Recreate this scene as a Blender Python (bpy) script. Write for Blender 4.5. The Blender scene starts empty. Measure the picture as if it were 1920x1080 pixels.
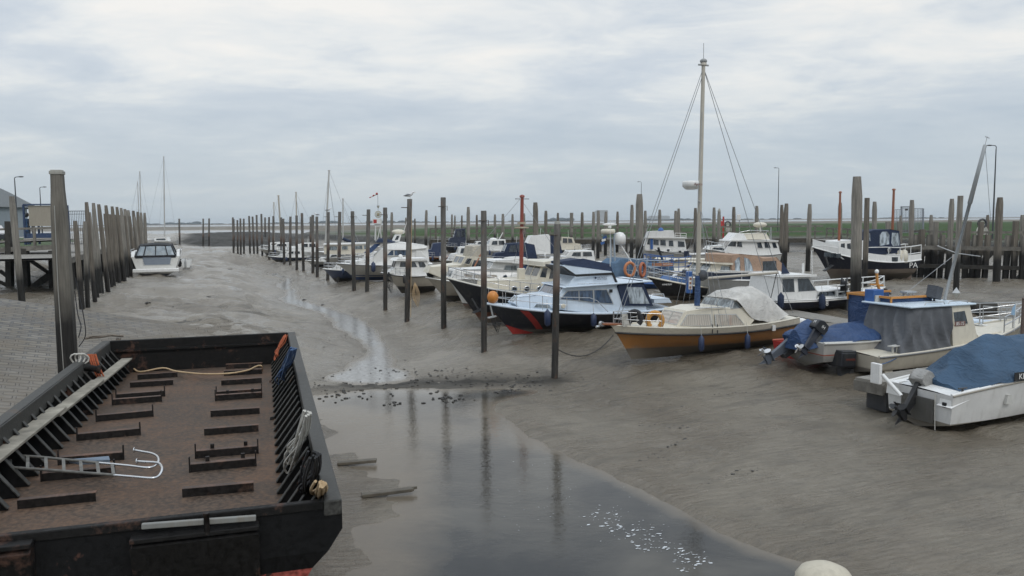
import bpy, math, random
import numpy as np
from mathutils import Vector, Matrix
random.seed(7)
R = math.radians
SC = bpy.context.scene
COL = SC.collection
# ------------------------------------------------------------------ camera
EYE = Vector((0.0, 0.0, 5.0)); FPX = 1500.0
PITCH = math.atan((540 - 413.5) / FPX); ROLL = math.atan(12.5 / 1450)
_f = Vector((0, math.cos(PITCH), -math.sin(PITCH))); _u = Vector((0, math.sin(PITCH), math.cos(PITCH))); _r = Vector((1, 0, 0))
CUP = _u * math.cos(ROLL) + _r * math.sin(ROLL); CRT = _r * math.cos(ROLL) - _u * math.sin(ROLL)
cam_d = bpy.data.cameras.new("camera"); cam = bpy.data.objects.new("camera", cam_d); COL.objects.link(cam)
cam_d.sensor_width = 36; cam_d.lens = 36 * FPX / 1920; cam_d.clip_end = 9000; cam_d.clip_start = 0.1
m3 = Matrix((CRT, CUP, -_f)).transposed()
cam.matrix_world = Matrix.Translation(EYE) @ m3.to_4x4()
SC.camera = cam
# ------------------------------------------------------------------ world: overcast sky
W = bpy.data.worlds.new("World"); SC.world = W; W.use_nodes = True
nt = W.node_tree; nt.nodes.clear()
def wn(t, **k):
    n = nt.nodes.new(t)
    for a, b in k.items(): setattr(n, a, b)
    return n
def wmath(op, a, b=None, c=None):
    n = wn('ShaderNodeMath', operation=op)
    for i, v in enumerate((a, b, c)):
        if v is None: continue
        if isinstance(v, (int, float)): n.inputs[i].default_value = v
        else: nt.links.new(v, n.inputs[i])
    return n.outputs[0]
out = wn('ShaderNodeOutputWorld'); bg = wn('ShaderNodeBackground'); bg.inputs[1].default_value = 0.1
nt.links.new(bg.outputs[0], out.inputs[0])
sky = wn('ShaderNodeTexSky', sky_type='NISHITA', sun_disc=False, sun_elevation=R(48), sun_rotation=R(-25), air_density=1.2, dust_density=2.0)
tc = wn('ShaderNodeTexCoord'); sep = wn('ShaderNodeSeparateXYZ'); nt.links.new(tc.outputs['Generated'], sep.inputs[0])
zc = wmath('MAXIMUM', sep.outputs[2], 0.0)
den = wmath('ADD', zc, 0.16)
cx = wmath('DIVIDE', sep.outputs[0], den); cy = wmath('DIVIDE', sep.outputs[1], den)
cmb = wn('ShaderNodeCombineXYZ'); nt.links.new(cx, cmb.inputs[0]); nt.links.new(cy, cmb.inputs[1])
def wnoise(scale, detail, rough, dist, off=0.0, sx=1.0, sy=1.0):
    mp = wn('ShaderNodeMapping'); mp.inputs['Location'].default_value = (off, off * 0.7, off * 0.3); mp.inputs['Scale'].default_value = (sx, sy, 1)
    nt.links.new(cmb.outputs[0], mp.inputs[0])
    n = wn('ShaderNodeTexNoise'); nt.links.new(mp.outputs[0], n.inputs['Vector'])
    n.inputs['Scale'].default_value = scale; n.inputs['Detail'].default_value = detail; n.inputs['Roughness'].default_value = rough; n.inputs['Distortion'].default_value = dist
    return n.outputs[0]
n1 = wnoise(0.50, 7, 0.54, 0.25, 5.3, 0.8, 1.25); n2 = wnoise(1.7, 8, 0.6, 0.5, 7.7, 0.8, 1.1)
n3_ = wnoise(5.5, 6, 0.6, 0.6, 2.2, 0.7, 1.0)
mixn = wmath('ADD', wmath('ADD', wmath('MULTIPLY', n1, 0.54), wmath('MULTIPLY', n2, 0.34)), wmath('MULTIPLY', n3_, 0.12))
rmp = wn('ShaderNodeValToRGB'); nt.links.new(mixn, rmp.inputs[0])
cr = rmp.color_ramp; cr.elements[0].position = 0.41; cr.elements[0].color = (4.65, 5.35, 6.2, 1); cr.elements[1].position = 0.63; cr.elements[1].color = (8.3, 8.2, 7.95, 1)
e = cr.elements.new(0.50); e.color = (5.7, 6.25, 6.85, 1)
e = cr.elements.new(0.565); e.color = (7.25, 7.5, 7.6, 1)
hz = wn('ShaderNodeMapRange'); nt.links.new(zc, hz.inputs[0]); hz.inputs[1].default_value = 0.0; hz.inputs[2].default_value = 0.17; hz.inputs[3].default_value = 0.92; hz.inputs[4].default_value = 0.0
mh = wn('ShaderNodeMix', data_type='RGBA'); nt.links.new(hz.outputs[0], mh.inputs[0]); nt.links.new(rmp.outputs[0], mh.inputs[6]); mh.inputs[7].default_value = (4.4, 5.15, 5.72, 1)
ms = wn('ShaderNodeMix', data_type='RGBA'); ms.inputs[0].default_value = 0.95; nt.links.new(sky.outputs[0], ms.inputs[6]); nt.links.new(mh.outputs[2], ms.inputs[7])
zg = wn('ShaderNodeMapRange'); nt.links.new(zc, zg.inputs[0]); zg.inputs[1].default_value = 0.3; zg.inputs[2].default_value = 1.0; zg.inputs[3].default_value = 1.0; zg.inputs[4].default_value = 2.1
vm = wn('ShaderNodeVectorMath', operation='SCALE'); nt.links.new(ms.outputs[2], vm.inputs[0]); nt.links.new(zg.outputs[0], vm.inputs['Scale'])
nt.links.new(vm.outputs[0], bg.inputs[0])
sun_d = bpy.data.lights.new("sun", 'SUN'); sun_d.energy = 0.9; sun_d.angle = R(18); sun_d.color = (1.0, 0.96, 0.9)
sun = bpy.data.objects.new("sun", sun_d); COL.objects.link(sun)
sun.rotation_euler = (R(42), 0, R(25 + 0))
SC.view_settings.view_transform = 'Standard'; SC.view_settings.look = 'None'; SC.view_settings.exposure = 0.12; SC.view_settings.gamma = 1.0
# ------------------------------------------------------------------ pixel rays (measuring the place)
def ray(px, py):
    return _f + CRT * ((px - 960) / FPX) + CUP * ((540 - py) / FPX)
def Z(px, py, z=0.0):
    d = ray(px, py); s = (z - EYE.z) / d.z
    return EYE + d * s
def D(px, py, y):
    d = ray(px, py); return EYE + d * (y / d.y)
# ------------------------------------------------------------------ numpy noise / terrain
def _hash(ix, iy, seed):
    h = (ix.astype(np.int64) * 374761393 + iy.astype(np.int64) * 668265263 + seed * 974711) & 0xffffffff
    h = ((h ^ (h >> 13)) * 1274126177) & 0xffffffff
    h = h ^ (h >> 16)
    return (h & 0xffff) / 65535.0
def vnoise(x, y, seed=0):
    x = np.asarray(x, float); y = np.asarray(y, float)
    ix = np.floor(x); iy = np.floor(y); fx = x - ix; fy = y - iy
    fx = fx * fx * fx * (fx * (fx * 6 - 15) + 10); fy = fy * fy * fy * (fy * (fy * 6 - 15) + 10)
    a = _hash(ix, iy, seed); b = _hash(ix + 1, iy, seed); c = _hash(ix, iy + 1, seed); d = _hash(ix + 1, iy + 1, seed)
    return (a * (1 - fx) + b * fx) * (1 - fy) + (c * (1 - fx) + d * fx) * fy * 1.0
def fbm(x, y, seed=0, o=4):
    s = 0; a = 0.5
    for i in range(o):
        s = s + a * (vnoise(x, y, seed + i * 17) - 0.5) * 2; x = x * 2.03; y = y * 2.03; a *= 0.5
    return s
def sst(a, b, v):
    t = np.clip((v - a) / (b - a), 0, 1); return t * t * (3 - 2 * t)
def polysd(pts, x, y):
    P = np.array(pts, float); n = len(P); d = np.full(np.shape(x), 1e9); inside = np.zeros(np.shape(x), bool)
    for i in range(n):
        a = P[i]; b = P[(i + 1) % n]; e = b - a
        wx = x - a[0]; wy = y - a[1]; t = np.clip((wx * e[0] + wy * e[1]) / (e @ e + 1e-12), 0, 1)
        d = np.minimum(d, np.hypot(wx - e[0] * t, wy - e[1] * t))
        c = ((a[1] > y) != (b[1] > y)) & (x < (b[0] - a[0]) * (y - a[1]) / (b[1] - a[1] + 1e-12) + a[0])
        inside ^= c
    return np.where(inside, -d, d)
WL = -0.6
def _w(l): return [tuple(Z(a, b, WL)[:2]) for a, b in l]
POOL = _w([(560, 742), (700, 722), (860, 726), (965, 728), (1022, 734), (975, 744), (935, 756), (928, 768), (945, 788), (1000, 820), (1060, 850), (1120, 882), (1200, 918), (1300, 968), (1400, 1015), (1500, 1056), (1560, 1082), (1700, 1180), (900, 1400), (640, 1150), (700, 1010), (668, 900), (610, 800), (520, 770)])
CREEK = [(462, 498, 2), (500, 508, 6), (535, 520, 9), (537, 540, 13), (550, 562, 16), (600, 582, 26), (648, 598, 30), (684, 620, 27), (698, 650, 28), (704, 690, 42), (708, 706, 75), (720, 716, 40)]
CRK = [(*Z(a, b, WL)[:2], w * Z(a, b, WL).y / FPX) for a, b, w in CREEK]
LAND_R = [(80, 30), (52, 70), (45.5, 114), (25, 115), (-4, 124), (-30, 150), (-58, 205), (-105, 420), (-160, 720), (2500, 720), (2500, 30)]
def creek_sd(x, y):
    d = np.full(np.shape(x), 1e9)
    for (ax, ay, aw), (bx, by, bw) in zip(CRK[:-1], CRK[1:]):
        ex, ey = bx - ax, by - ay; t = np.clip(((x - ax) * ex + (y - ay) * ey) / (ex * ex + ey * ey), 0, 1)
        wv = 0.55 * np.sin(y * 0.55 + x * 0.3)
        d = np.minimum(d, np.hypot(x - ax - ex * t + wv * 0.5, y - ay - ey * t) - (aw + (bw - aw) * t) * (1.0 + 0.35 * wv))
    return d
def terrain(x, y, full=False):
    x = np.asarray(x, float); y = np.asarray(y, float)
    wob = 0.35 * fbm(x * 0.9, y * 0.9, 5, 3)
    sp = polysd(POOL, x, y); sc = creek_sd(x, y) + wob * 0.6
    sp2 = sp + wob * 0.35 + 0.5 * fbm(x * 0.5, y * 0.5, 31, 2) * (x < 0.5) + 0.16 * fbm(x * 1.6, y * 1.6, 33, 4)
    sd = np.minimum(sp2, sc)
    near = 1 - sst(22, 31, y)
    leftside = sst(2.5, -2.5, x) if False else (1 - sst(-2.5, 2.5, x))
    amp = 1.0 * (1 - near) + near * (0.20 + 0.25 * leftside)
    ln = leftside * near
    lip = np.clip(sd * (0.045 * ln + 0.32 * (1 - ln)), -0.3, 0.075) + ln * 0.05 * fbm(x * 0.8, y * 0.8, 37, 4)
    z = WL + lip + amp * (0.75 * sst(0.1, 5.5, sd) + 0.25 * sst(3, 13.0, sd))
    k = sst(0.0, 4.0, sd)
    z = z + k * (0.14 * fbm(x / 9 + 3, y / 14, 11, 4) * (1 - 0.6 * near)) + sst(0, 1.2, sd) * (1 - 0.75 * near) * (0.13 * fbm((x + 0.5 * y) / 2.6, (y - 0.5 * x) / 1.2, 21, 4) + 0.05 * (1 - sst(50, 90, y)) * fbm((x + 0.6 * y) / 0.9, (y - 0.6 * x) / 0.42, 23, 3))
    ter = fbm(x / 9.0 + 0.25 * y / 9.0, y / 4.5, 45, 4)
    far_l = (1 - near) * (1 - sst(-0.30 * y + 2, -0.30 * y + 8, x + 4.0)) 
    z = z + (1 - near) * (0.04 + 0.15 * far_l) * (sst(-0.05, 0.015, ter) + sst(0.14, 0.2, ter) + sst(-.25, -.18, ter)) * sst(0.6, 4, sd)
    sa = -0.39 * x + 0.92 * y; ca_ = 0.92 * x + 0.39 * y; wb = 1.3 * fbm(sa / 5, ca_ / 5, 46, 2)
    rl = fbm((sa * 0.87 + ca_ * 0.35 + wb) / 1.5, (ca_ - 0.3 * sa) / 7.0, 47, 4)
    z = z + (1 - near) * 0.20 * np.minimum(rl, 0.25) * sst(0.2, 2.0, sd) * (1 - 0.75 * sst(6, 14, sd)) * (1 - 0.5 * far_l)
    # drainage rills running down the banks towards the creek
    rr = np.abs(fbm((x * 0.35 + y * 0.9) / 2.3, (x * 0.9 - y * 0.35) / 9.0, 41, 3))
    z = z - (1 - near) * 0.2 * np.clip(0.22 - rr, 0, 1) / 0.22 * sst(0.1, 3, sd)
    z = z + near * sst(0.5, 3, sd) * 0.03 * fbm(x / 2.2, y / 1.3, 51, 4)
    r2_ = np.abs(fbm(x / 4.2 + 0.4 * y / 5, y / 2.2, 55, 3)); z = z - near * 0.07 * np.clip(0.07 - r2_, 0, 1) / 0.07 * sst(0.4, 1.6, sd) + near * 0.035 * np.clip(fbm((x + y * .5) / 1.1, (y - x * .4) / 0.55, 57, 3), -.1, .4) * sst(0.2, 1.2, sd)
    # debris bar across the head of the pool
    bar = np.exp(-((y - 27.3 - 0.03 * x - 0.5 * fbm(x / 2.0, y * 0, 63, 2)) / 0.75) ** 2) * sst(-7.6, -6.8, x) * (1 - sst(1.6, 3.2, x))
    z = z * (1 - 0.6 * bar) + 0.6 * bar * (WL + 0.02) + bar * (0.02 + 0.16 * fbm(x * 1.3, y * 1.6, 61, 4))
    # slipway ramp on the left bank
    slip = np.clip((-x - 9.6) * 0.21, 0, 2.4) * (1 - sst(33, 38, y - 0.25 * (x + 10)))
    z = np.where(slip > 0.02, np.maximum(z, 0.05 + slip), z)
    # left quay land
    s = (-31 - 0.39 * (y - 46)) - x
    lp = sst(0, 9, s + 1.2 * fbm(x / 4, y / 4, 71, 3)) * sst(55, 64, y) * (1 - sst(118, 135, y))
    z = z * (1 - lp) + 3.1 * lp
    # right salt marsh behind the jetty
    sr = polysd(LAND_R, x, y) + 1.5 * fbm(x / 7, y / 7, 81, 3)
    rp = 1 - sst(-7, 1.0, sr)
    top = 2.55 + 0.12 * fbm(x / 15, y / 15, 91, 3) - 0.9 * sst(240, 700, y) - 0.5 * (1 - sst(-70, 0, x)) * sst(140, 220, y)
    z = z * (1 - rp) + top * rp
    # rough dark groyne on the far left
    g = np.exp(-((x + 0.335 * y) / (0.045 * y + 6)) ** 2) * sst(120, 170, y) * (1 - sst(300, 360, y))
    z = z + g * (0.35 + 0.5 * np.abs(fbm(x / 5, y / 5, 101, 4)))
    # estuary: flats drop under the water, sandbank, far shore
    sea = sst(300, 345, y + 0.25 * x + 20 * fbm(x / 60, y / 60, 111, 3)) * (1 - rp)
    z = z * (1 - sea) + sea * (-1.2)
    bank = sst(480, 640, y + 60 * fbm(x / 300, y / 300, 121, 3)) * (1 - sst(1150, 1300, y + 90 * fbm(x / 200, y / 200, 131, 3)))
    z = np.where(rp < 0.5, z + bank * 1.5, z)
    fs = sst(2300, 2500, y)
    z = z * (1 - fs) + 1.5 * fs
    if full: return z, rp, lp, g, sd, bank, sr, near
    return z
def G(px, py, dz=0.0):
    z = 0.0; p = None
    for i in range(8):
        p = Z(px, py, z); zz = float(terrain(np.array([p.x]), np.array([p.y]))[0]) + dz
        z = 0.5 * z + 0.5 * zz
    return Vector((p.x, p.y, z))
def H(x, y): return float(terrain(np.array([x]), np.array([y]))[0])
# ------------------------------------------------------------------ materials
MATS = {}
class NB:
    def __init__(s, name):
        s.m = bpy.data.materials.new(name); s.m.use_nodes = True; s.t = s.m.node_tree; s.b = s.t.nodes['Principled BSDF']
    def n(s, t, **k):
        x = s.t.nodes.new(t)
        for a, b in k.items(): setattr(x, a, b)
        return x
    def l(s, a, b): s.t.links.new(a, b)
    def coord(s, kind='Object', scale=(1, 1, 1)):
        c = s.n('ShaderNodeTexCoord'); mp = s.n('ShaderNodeMapping'); mp.inputs['Scale'].default_value = scale; s.l(c.outputs[kind], mp.inputs[0]); return mp.outputs[0]
    def pos(s, scale=(1, 1, 1)):
        c = s.n('ShaderNodeNewGeometry'); mp = s.n('ShaderNodeMapping'); mp.inputs['Scale'].default_value = scale; s.l(c.outputs['Position'], mp.inputs[0]); return mp.outputs[0]
    def noise(s, vec, scale, detail=4, rough=0.55, dist=0.0):
        n = s.n('ShaderNodeTexNoise'); s.l(vec, n.inputs['Vector']); n.inputs['Scale'].default_value = scale; n.inputs['Detail'].default_value = detail; n.inputs['Roughness'].default_value = rough; n.inputs['Distortion'].default_value = dist
        return n.outputs[0]
    def rng(s, v, a, b, c=0.0, d=1.0):
        n = s.n('ShaderNodeMapRange'); s.l(v, n.inputs[0]); n.inputs[1].default_value = a; n.inputs[2].default_value = b; n.inputs[3].default_value = c; n.inputs[4].default_value = d
        return n.outputs[0]
    def math(s, op, a, b):
        n = s.n('ShaderNodeMath', operation=op)
        for i, v in enumerate((a, b)):
            if isinstance(v, (int, float)): n.inputs[i].default_value = v
            else: s.l(v, n.inputs[i])
        return n.outputs[0]
    def mix(s, f, a, b):
        n = s.n('ShaderNodeMix', data_type='RGBA')
        for i, v in ((0, f), (6, a), (7, b)):
            if isinstance(v, (int, float)): n.inputs[i].default_value = v
            elif isinstance(v, tuple): n.inputs[i].default_value = (*v[:3], 1)
            else: s.l(v, n.inputs[i])
        return n.outputs[2]
    def col(s, c):
        if isinstance(c, tuple): s.b.inputs['Base Color'].default_value = (*c, 1)
        else: s.l(c, s.b.inputs['Base Color'])
    def rough(s, v):
        if isinstance(v, (int, float)): s.b.inputs['Roughness'].default_value = v
        else: s.l(v, s.b.inputs['Roughness'])
    def bump(s, h, strength=0.3, dist=0.02):
        n = s.n('ShaderNodeBump'); n.inputs['Strength'].default_value = strength; n.inputs['Distance'].default_value = dist; s.l(h, n.inputs['Height']); s.l(n.outputs[0], s.b.inputs['Normal'])
    def sep(s, vec):
        n = s.n('ShaderNodeSeparateXYZ'); s.l(vec, n.inputs[0]); return n.outputs
def mul(c, k): return tuple(min(1, v * k) for v in c)
def paint(name, c, rough=0.35, dirt=0.25, dirtc=(0.16, 0.14, 0.11), metal=0.0, bump=0.0, scale=3.0):
    """weathered painted or moulded surface: blotches, grime, faint streaks"""
    if name in MATS: return MATS[name]
    b = NB(name); v = b.coord('Object'); n = b.noise(v, scale, 5, 0.6); st = b.noise(b.coord('Object', (6, 6, 0.5)), 2.0, 4, 0.6)
    c1 = b.mix(b.rng(n, 0.35, 0.7), mul(c, 0.86), c); f = b.rng(b.math('MULTIPLY', st, n), 0.24, 0.42, 0.0, dirt)
    b.col(b.mix(f, c1, dirtc)); b.rough(b.rng(n, 0.3, 0.7, rough + 0.12, max(0.05, rough - 0.08))); b.b.inputs['Metallic'].default_value = metal
    if bump: b.bump(n, bump, 0.02)
    MATS[name] = b.m; return b.m
def fabric(name, c, rough=0.85, fold=0.35):
    if name in MATS: return MATS[name]
    b = NB(name); v = b.coord('Object'); n = b.noise(v, 1.6, 5, 0.6, 0.6); f = b.noise(v, 45, 2, 0.5)
    b.col(b.mix(b.rng(n, 0.3, 0.72), mul(c, 0.72), mul(c, 1.12))); b.rough(rough)
    w = b.noise(b.coord('Object', (1.0, 1.0, 2.2)), 2.6, 4, 0.6, 1.6)
    cz = b.math('ABSOLUTE', b.math('SUBTRACT', b.noise(b.coord('Object', (1.6, 1.1, 1.8)), 1.7, 3, 0.55, 0.8), 0.5), 0); h = b.math('ADD', b.math('ADD', b.math('MULTIPLY', w, 0.8), b.math('MULTIPLY', b.rng(cz, 0, 0.09, 0.5, 0), 0.6)), b.math('MULTIPLY', f, 0.04)); b.bump(h, fold, 0.09)
    MATS[name] = b.m; return b.m
def glass(name, c=(0.02, 0.025, 0.03), rough=0.06):
    if name in MATS: return MATS[name]
    b = NB(name); n = b.noise(b.coord('Object', (5, 5, 1.2)), 1.4, 3, 0.6); b.col(b.mix(b.rng(n, 0.4, 0.62), mul(c, 0.6), mul(c, 2.0))); b.rough(rough)
    b.b.inputs['Coat Weight'].default_value = 0.5; b.b.inputs['Coat Roughness'].default_value = 0.03
    MATS[name] = b.m; return b.m
def clear(name, c, alpha):
    if name in MATS: return MATS[name]
    b = NB(name); b.col(c); b.rough(0.12); n = b.noise(b.coord('Object'), 3, 3, 0.6, 1.0); a = b.rng(n, 0.3, 0.7, alpha - 0.12, alpha + 0.12); b.l(a, b.b.inputs['Alpha'])
    MATS[name] = b.m; return b.m
def hullmat(name, top, bottom, zb, stripe=None, mud=0.5, boot=None):
    """top paint, bottom paint below zb (boat space), optional stripe band, dried mud on the lowest part"""
    if name in MATS: return MATS[name]
    b = NB(name); v = b.coord('Object'); z = b.sep(v)[2]; n = b.noise(v, 2.2, 5, 0.6); n2 = b.noise(b.coord('Object', (1.2, 1.2, 0.35)), 5, 4, 0.65)
    ct = b.mix(b.rng(n, 0.35, 0.7), mul(top, 0.88), top); ct = b.mix(b.rng(n2, 0.52, 0.75, 0, 0.22), ct, (0.17, 0.15, 0.12))
    cb = b.mix(b.rng(n, 0.4, 0.62), bottom, mul(bottom, 0.7))
    fz = b.rng(z, zb - 0.006, zb + 0.006)
    c = b.mix(fz, cb, ct)
    if stripe:
        s0, s1, sc = stripe; f = b.math('MULTIPLY', b.rng(z, s0 - 0.005, s0 + 0.005), b.rng(z, s1 + 0.005, s1 - 0.005)); c = b.mix(f, c, sc)
    mz = b.math('ADD', z, b.math('MULTIPLY', b.math('SUBTRACT', n, 0.5), mud * 0.9)); fm = b.rng(mz, mud * 0.45, mud * 1.05, 0.9, 0.0)
    c = b.mix(fm, c, (0.135, 0.118, 0.095)); b.col(c); b.rough(b.mix(fm, (0.28, 0.28, 0.28), (0.62, 0.62, 0.62)))
    MATS[name] = b.m; return b.m
def wood(name, c, dark=None, zdark=None, grain=(14, 14, 0.8), rough=0.8, wet=0.45):
    """weathered timber with vertical grain; tide-stained below world height zdark"""
    if name in MATS: return MATS[name]
    b = NB(name); n = b.noise(b.coord('Object', grain), 1.0, 6, 0.65, 0.3); n2 = b.noise(b.coord('Object', (2, 2, 1)), 1.0, 4)
    cc = b.mix(b.rng(n, 0.3, 0.7), mul(c, 0.5), mul(c, 1.25)); cc = b.mix(b.rng(n2, 0.45, 0.75, 0, 0.5), cc, mul(c, 0.55)); rg = rough
    if dark:
        p = b.sep(b.pos())[2]; f = b.rng(b.math('ADD', p, b.math('MULTIPLY', b.math('SUBTRACT', n2, 0.5), 1.3)), zdark - 0.5, zdark + 0.45, 1, 0)
        cc = b.mix(f, cc, b.mix(b.rng(n, 0.35, 0.65), mul(dark, 0.5), mul(dark, 1.4))); rg = b.rng(f, 0, 1, rough, wet)
    b.b.inputs['Specular IOR Level'].default_value = 0.25; b.col(cc); b.rough(rg); b.bump(n, 0.6, 0.02); MATS[name] = b.m; return b.m
def boards(name, c, axis=0, w=0.14):
    if name in MATS: return MATS[name]
    b = NB(name); v = b.coord('Object'); s = b.sep(v)[axis]; fr = b.math('FRACT', b.math('DIVIDE', s, w), 0); gap = b.math('LESS_THAN', fr, 0.09)
    ids = b.n('ShaderNodeTexWhiteNoise', noise_dimensions='1D'); b.l(b.math('FLOOR', b.math('DIVIDE', s, w), 0), ids.inputs[1])
    n = b.noise(b.coord('Object', (2, 14, 14) if axis else (14, 2, 14)), 1.0, 5, 0.6)
    cc = b.mix(b.rng(n, 0.3, 0.7), mul(c, 0.6), mul(c, 1.15)); cc = b.mix(b.rng(ids.outputs[0], 0, 1, 0, 0.4), cc, mul(c, 0.55)); cc = b.mix(gap, cc, (0.012, 0.011, 0.01))
    b.col(cc); b.rough(0.75); MATS[name] = b.m; return b.m
WHITE = paint('white_gelcoat', (0.78, 0.77, 0.74), 0.3, 0.18)
COOL = paint('cool_white_gelcoat', (0.62, 0.70, 0.78), 0.3, 0.12)
CREAM = paint('cream_gelcoat', (0.66, 0.61, 0.50), 0.35, 0.22)
GREYW = paint('greyish_white_paint', (0.56, 0.55, 0.51), 0.4, 0.3)
BEIGE = paint('beige_paint', (0.46, 0.42, 0.35), 0.4, 0.25)
NAVY = paint('navy_paint', (0.016, 0.024, 0.05), 0.3, 0.1)
BLUE = paint('blue_paint', (0.03, 0.11, 0.33), 0.4, 0.2)
RED = paint('red_paint', (0.42, 0.035, 0.03), 0.4, 0.2)
ORANGE = paint('orange_paint', (0.62, 0.23, 0.04), 0.45, 0.25)
BLACK = paint('black_rubber', (0.014, 0.014, 0.015), 0.6, 0.15)
DKGREY = paint('dark_grey_plastic', (0.05, 0.052, 0.056), 0.45, 0.2)
STEEL = paint('stainless_steel', (0.62, 0.62, 0.62), 0.22, 0.15, metal=0.85)
ALU = paint('dull_aluminium', (0.45, 0.46, 0.46), 0.4, 0.2, metal=0.6)
VARN = paint('varnished_wood', (0.30, 0.11, 0.05), 0.35, 0.25)
FNAVY = fabric('navy_canvas', (0.018, 0.03, 0.065)); FBLUE = fabric('blue_tarpaulin', (0.022, 0.058, 0.15), 0.6, 0.6); FSLATE = fabric('faded_blue_tarpaulin', (0.036, 0.078, 0.135), 0.75, 0.6)
FGREY = fabric('grey_canvas', (0.125, 0.13, 0.14), 0.85, 0.22); FTAN = fabric('tan_canvas', (0.38, 0.255, 0.18)); FPALE = fabric('pale_canvas', (0.55, 0.53, 0.49), 0.8, 0.45); FMID = fabric('mid_grey_hood', (0.33, 0.32, 0.30), 0.7, 0.6)
GLS = glass('dark_glass'); GLB = glass('blue_glass', (0.03, 0.05, 0.085)); VIN = glass('clear_vinyl', (0.24, 0.27, 0.29), 0.2); CLR = clear('clear_window', (0.55, 0.6, 0.64), 0.42)
SLIPGL = glass('pale_windscreen', (0.13, 0.15, 0.16), 0.08)
PILE = wood('weathered_pile_timber', (0.25, 0.23, 0.198), (0.020, 0.019, 0.017), 2.75)
PILEB = wood('brown_pile_timber', (0.175, 0.153, 0.125), (0.022, 0.02, 0.018), 2.3)
TIMB = wood('grey_beam_timber', (0.19, 0.175, 0.15), None, None, (3, 3, 3))
DTIMB = wood('dark_wet_timber', (0.05, 0.046, 0.04), None, None, (4, 4, 2))
DECKB = boards('pontoon_boards', (0.27, 0.25, 0.215), 0, 0.15)
ROPE_W = fabric('white_rope_fibre', (0.52, 0.50, 0.45)); ROPE_B = fabric('blue_rope_fibre', (0.085, 0.15, 0.28)); ROPE_O = fabric('orange_rope_fibre', (0.42, 0.11, 0.045)); ROPE_T = fabric('tan_rope_fibre', (0.50, 0.36, 0.21)); ROPE_K = fabric('dark_rope_fibre', (0.03, 0.03, 0.032))
def curtain():
    b = NB('curtained_window'); v = b.coord('Object'); x = b.sep(v)[0]
    w = b.math('SINE', b.math('MULTIPLY', b.math('ADD', x, b.math('MULTIPLY', b.noise(v, 3, 2), 0.12)), 75.0), 0); n = b.noise(b.coord('Object', (9, 1, 0.4)), 1.0, 3)
    c = b.mix(b.rng(w, -1, 1), (0.28, 0.25, 0.21), (0.44, 0.40, 0.34)); c = b.mix(b.rng(n, 0.55, 0.68, 0, 0.5), c, (0.33, 0.18, 0.13)); b.col(c); b.rough(0.5)
    b.b.inputs['Coat Weight'].default_value = 1.0; b.b.inputs['Coat Roughness'].default_value = 0.03; return b.m
CURT = curtain()
def steelpost():
    b = NB('rusty_steel_post'); p = b.sep(b.pos())[2]; n = b.noise(b.coord('Object', (7, 7, 1.5)), 1.0, 5, 0.65); n2 = b.noise(b.coord('Object', (3, 3, 2)), 1.3, 4)
    top = b.mix(b.rng(n, 0.35, 0.65), (0.075, 0.069, 0.062), (0.155, 0.143, 0.126)); low = b.mix(b.rng(n, 0.35, 0.65), (0.016, 0.015, 0.013), (0.048, 0.043, 0.036))
    pz = b.math('ADD', p, b.math('MULTIPLY', b.math('SUBTRACT', n2, 0.5), 0.9)); c = b.mix(b.rng(pz, 2.5, 3.0), low, top)
    rb = b.math('MULTIPLY', b.rng(pz, 2.3, 2.65), b.rng(pz, 3.35, 2.95)); c = b.mix(b.math('MULTIPLY', rb, 0.3), c, (0.16, 0.07, 0.035)); c = b.mix(b.math('MULTIPLY', b.rng(n2, 0.56, 0.68), 0.5), c, (0.13, 0.062, 0.032))
    b.col(c); b.rough(0.7); b.bump(n, 0.35, 0.02); return b.m
SPOST = steelpost()
def rusty(name, base, rust, lo=0.56, hi=0.66, rough=0.65, scale=1.6, bump=0.3):
    b = NB(name); v = b.coord('Object'); n = b.noise(v, scale, 6, 0.62, 0.4); n2 = b.noise(v, 14, 4, 0.6); f = b.rng(b.math('ADD', n, b.math('MULTIPLY', b.math('SUBTRACT', n2, 0.5), 0.18)), lo, hi)
    c = b.mix(f, b.mix(b.rng(n2, 0.35, 0.65), mul(base, 0.6), mul(base, 1.7)), b.mix(b.rng(n2, 0.35, 0.65), mul(rust, 0.6), rust)); b.b.inputs['Specular IOR Level'].default_value = 0.2; b.col(c); b.rough(b.rng(n2, 0.3, 0.7, rough - 0.15, rough + 0.2)); b.bump(n2, bump, 0.02); MATS[name] = b.m; return b.m
TAR = rusty('tarred_black_steel', (0.005, 0.005, 0.0052), (0.085, 0.042, 0.03), 0.63, 0.68, 0.65)
TARR = rusty('rusty_black_steel', (0.008, 0.0075, 0.007), (0.085, 0.046, 0.033), 0.57, 0.67, 0.65, 2.0)
GUNW = rusty('grey_worn_steel', (0.045, 0.044, 0.04), (0.12, 0.08, 0.055), 0.60, 0.72, 0.55, 2.0)
FLOORM = rusty('rusty_hold_floor', (0.064, 0.046, 0.034), (0.145, 0.088, 0.057), 0.43, 0.70, 0.7, 0.9, 0.25)
REDLEAD = rusty('faded_red_bottom', (0.28, 0.07, 0.055), (0.045, 0.03, 0.026), 0.56, 0.6, 0.6, 2.0)
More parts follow.
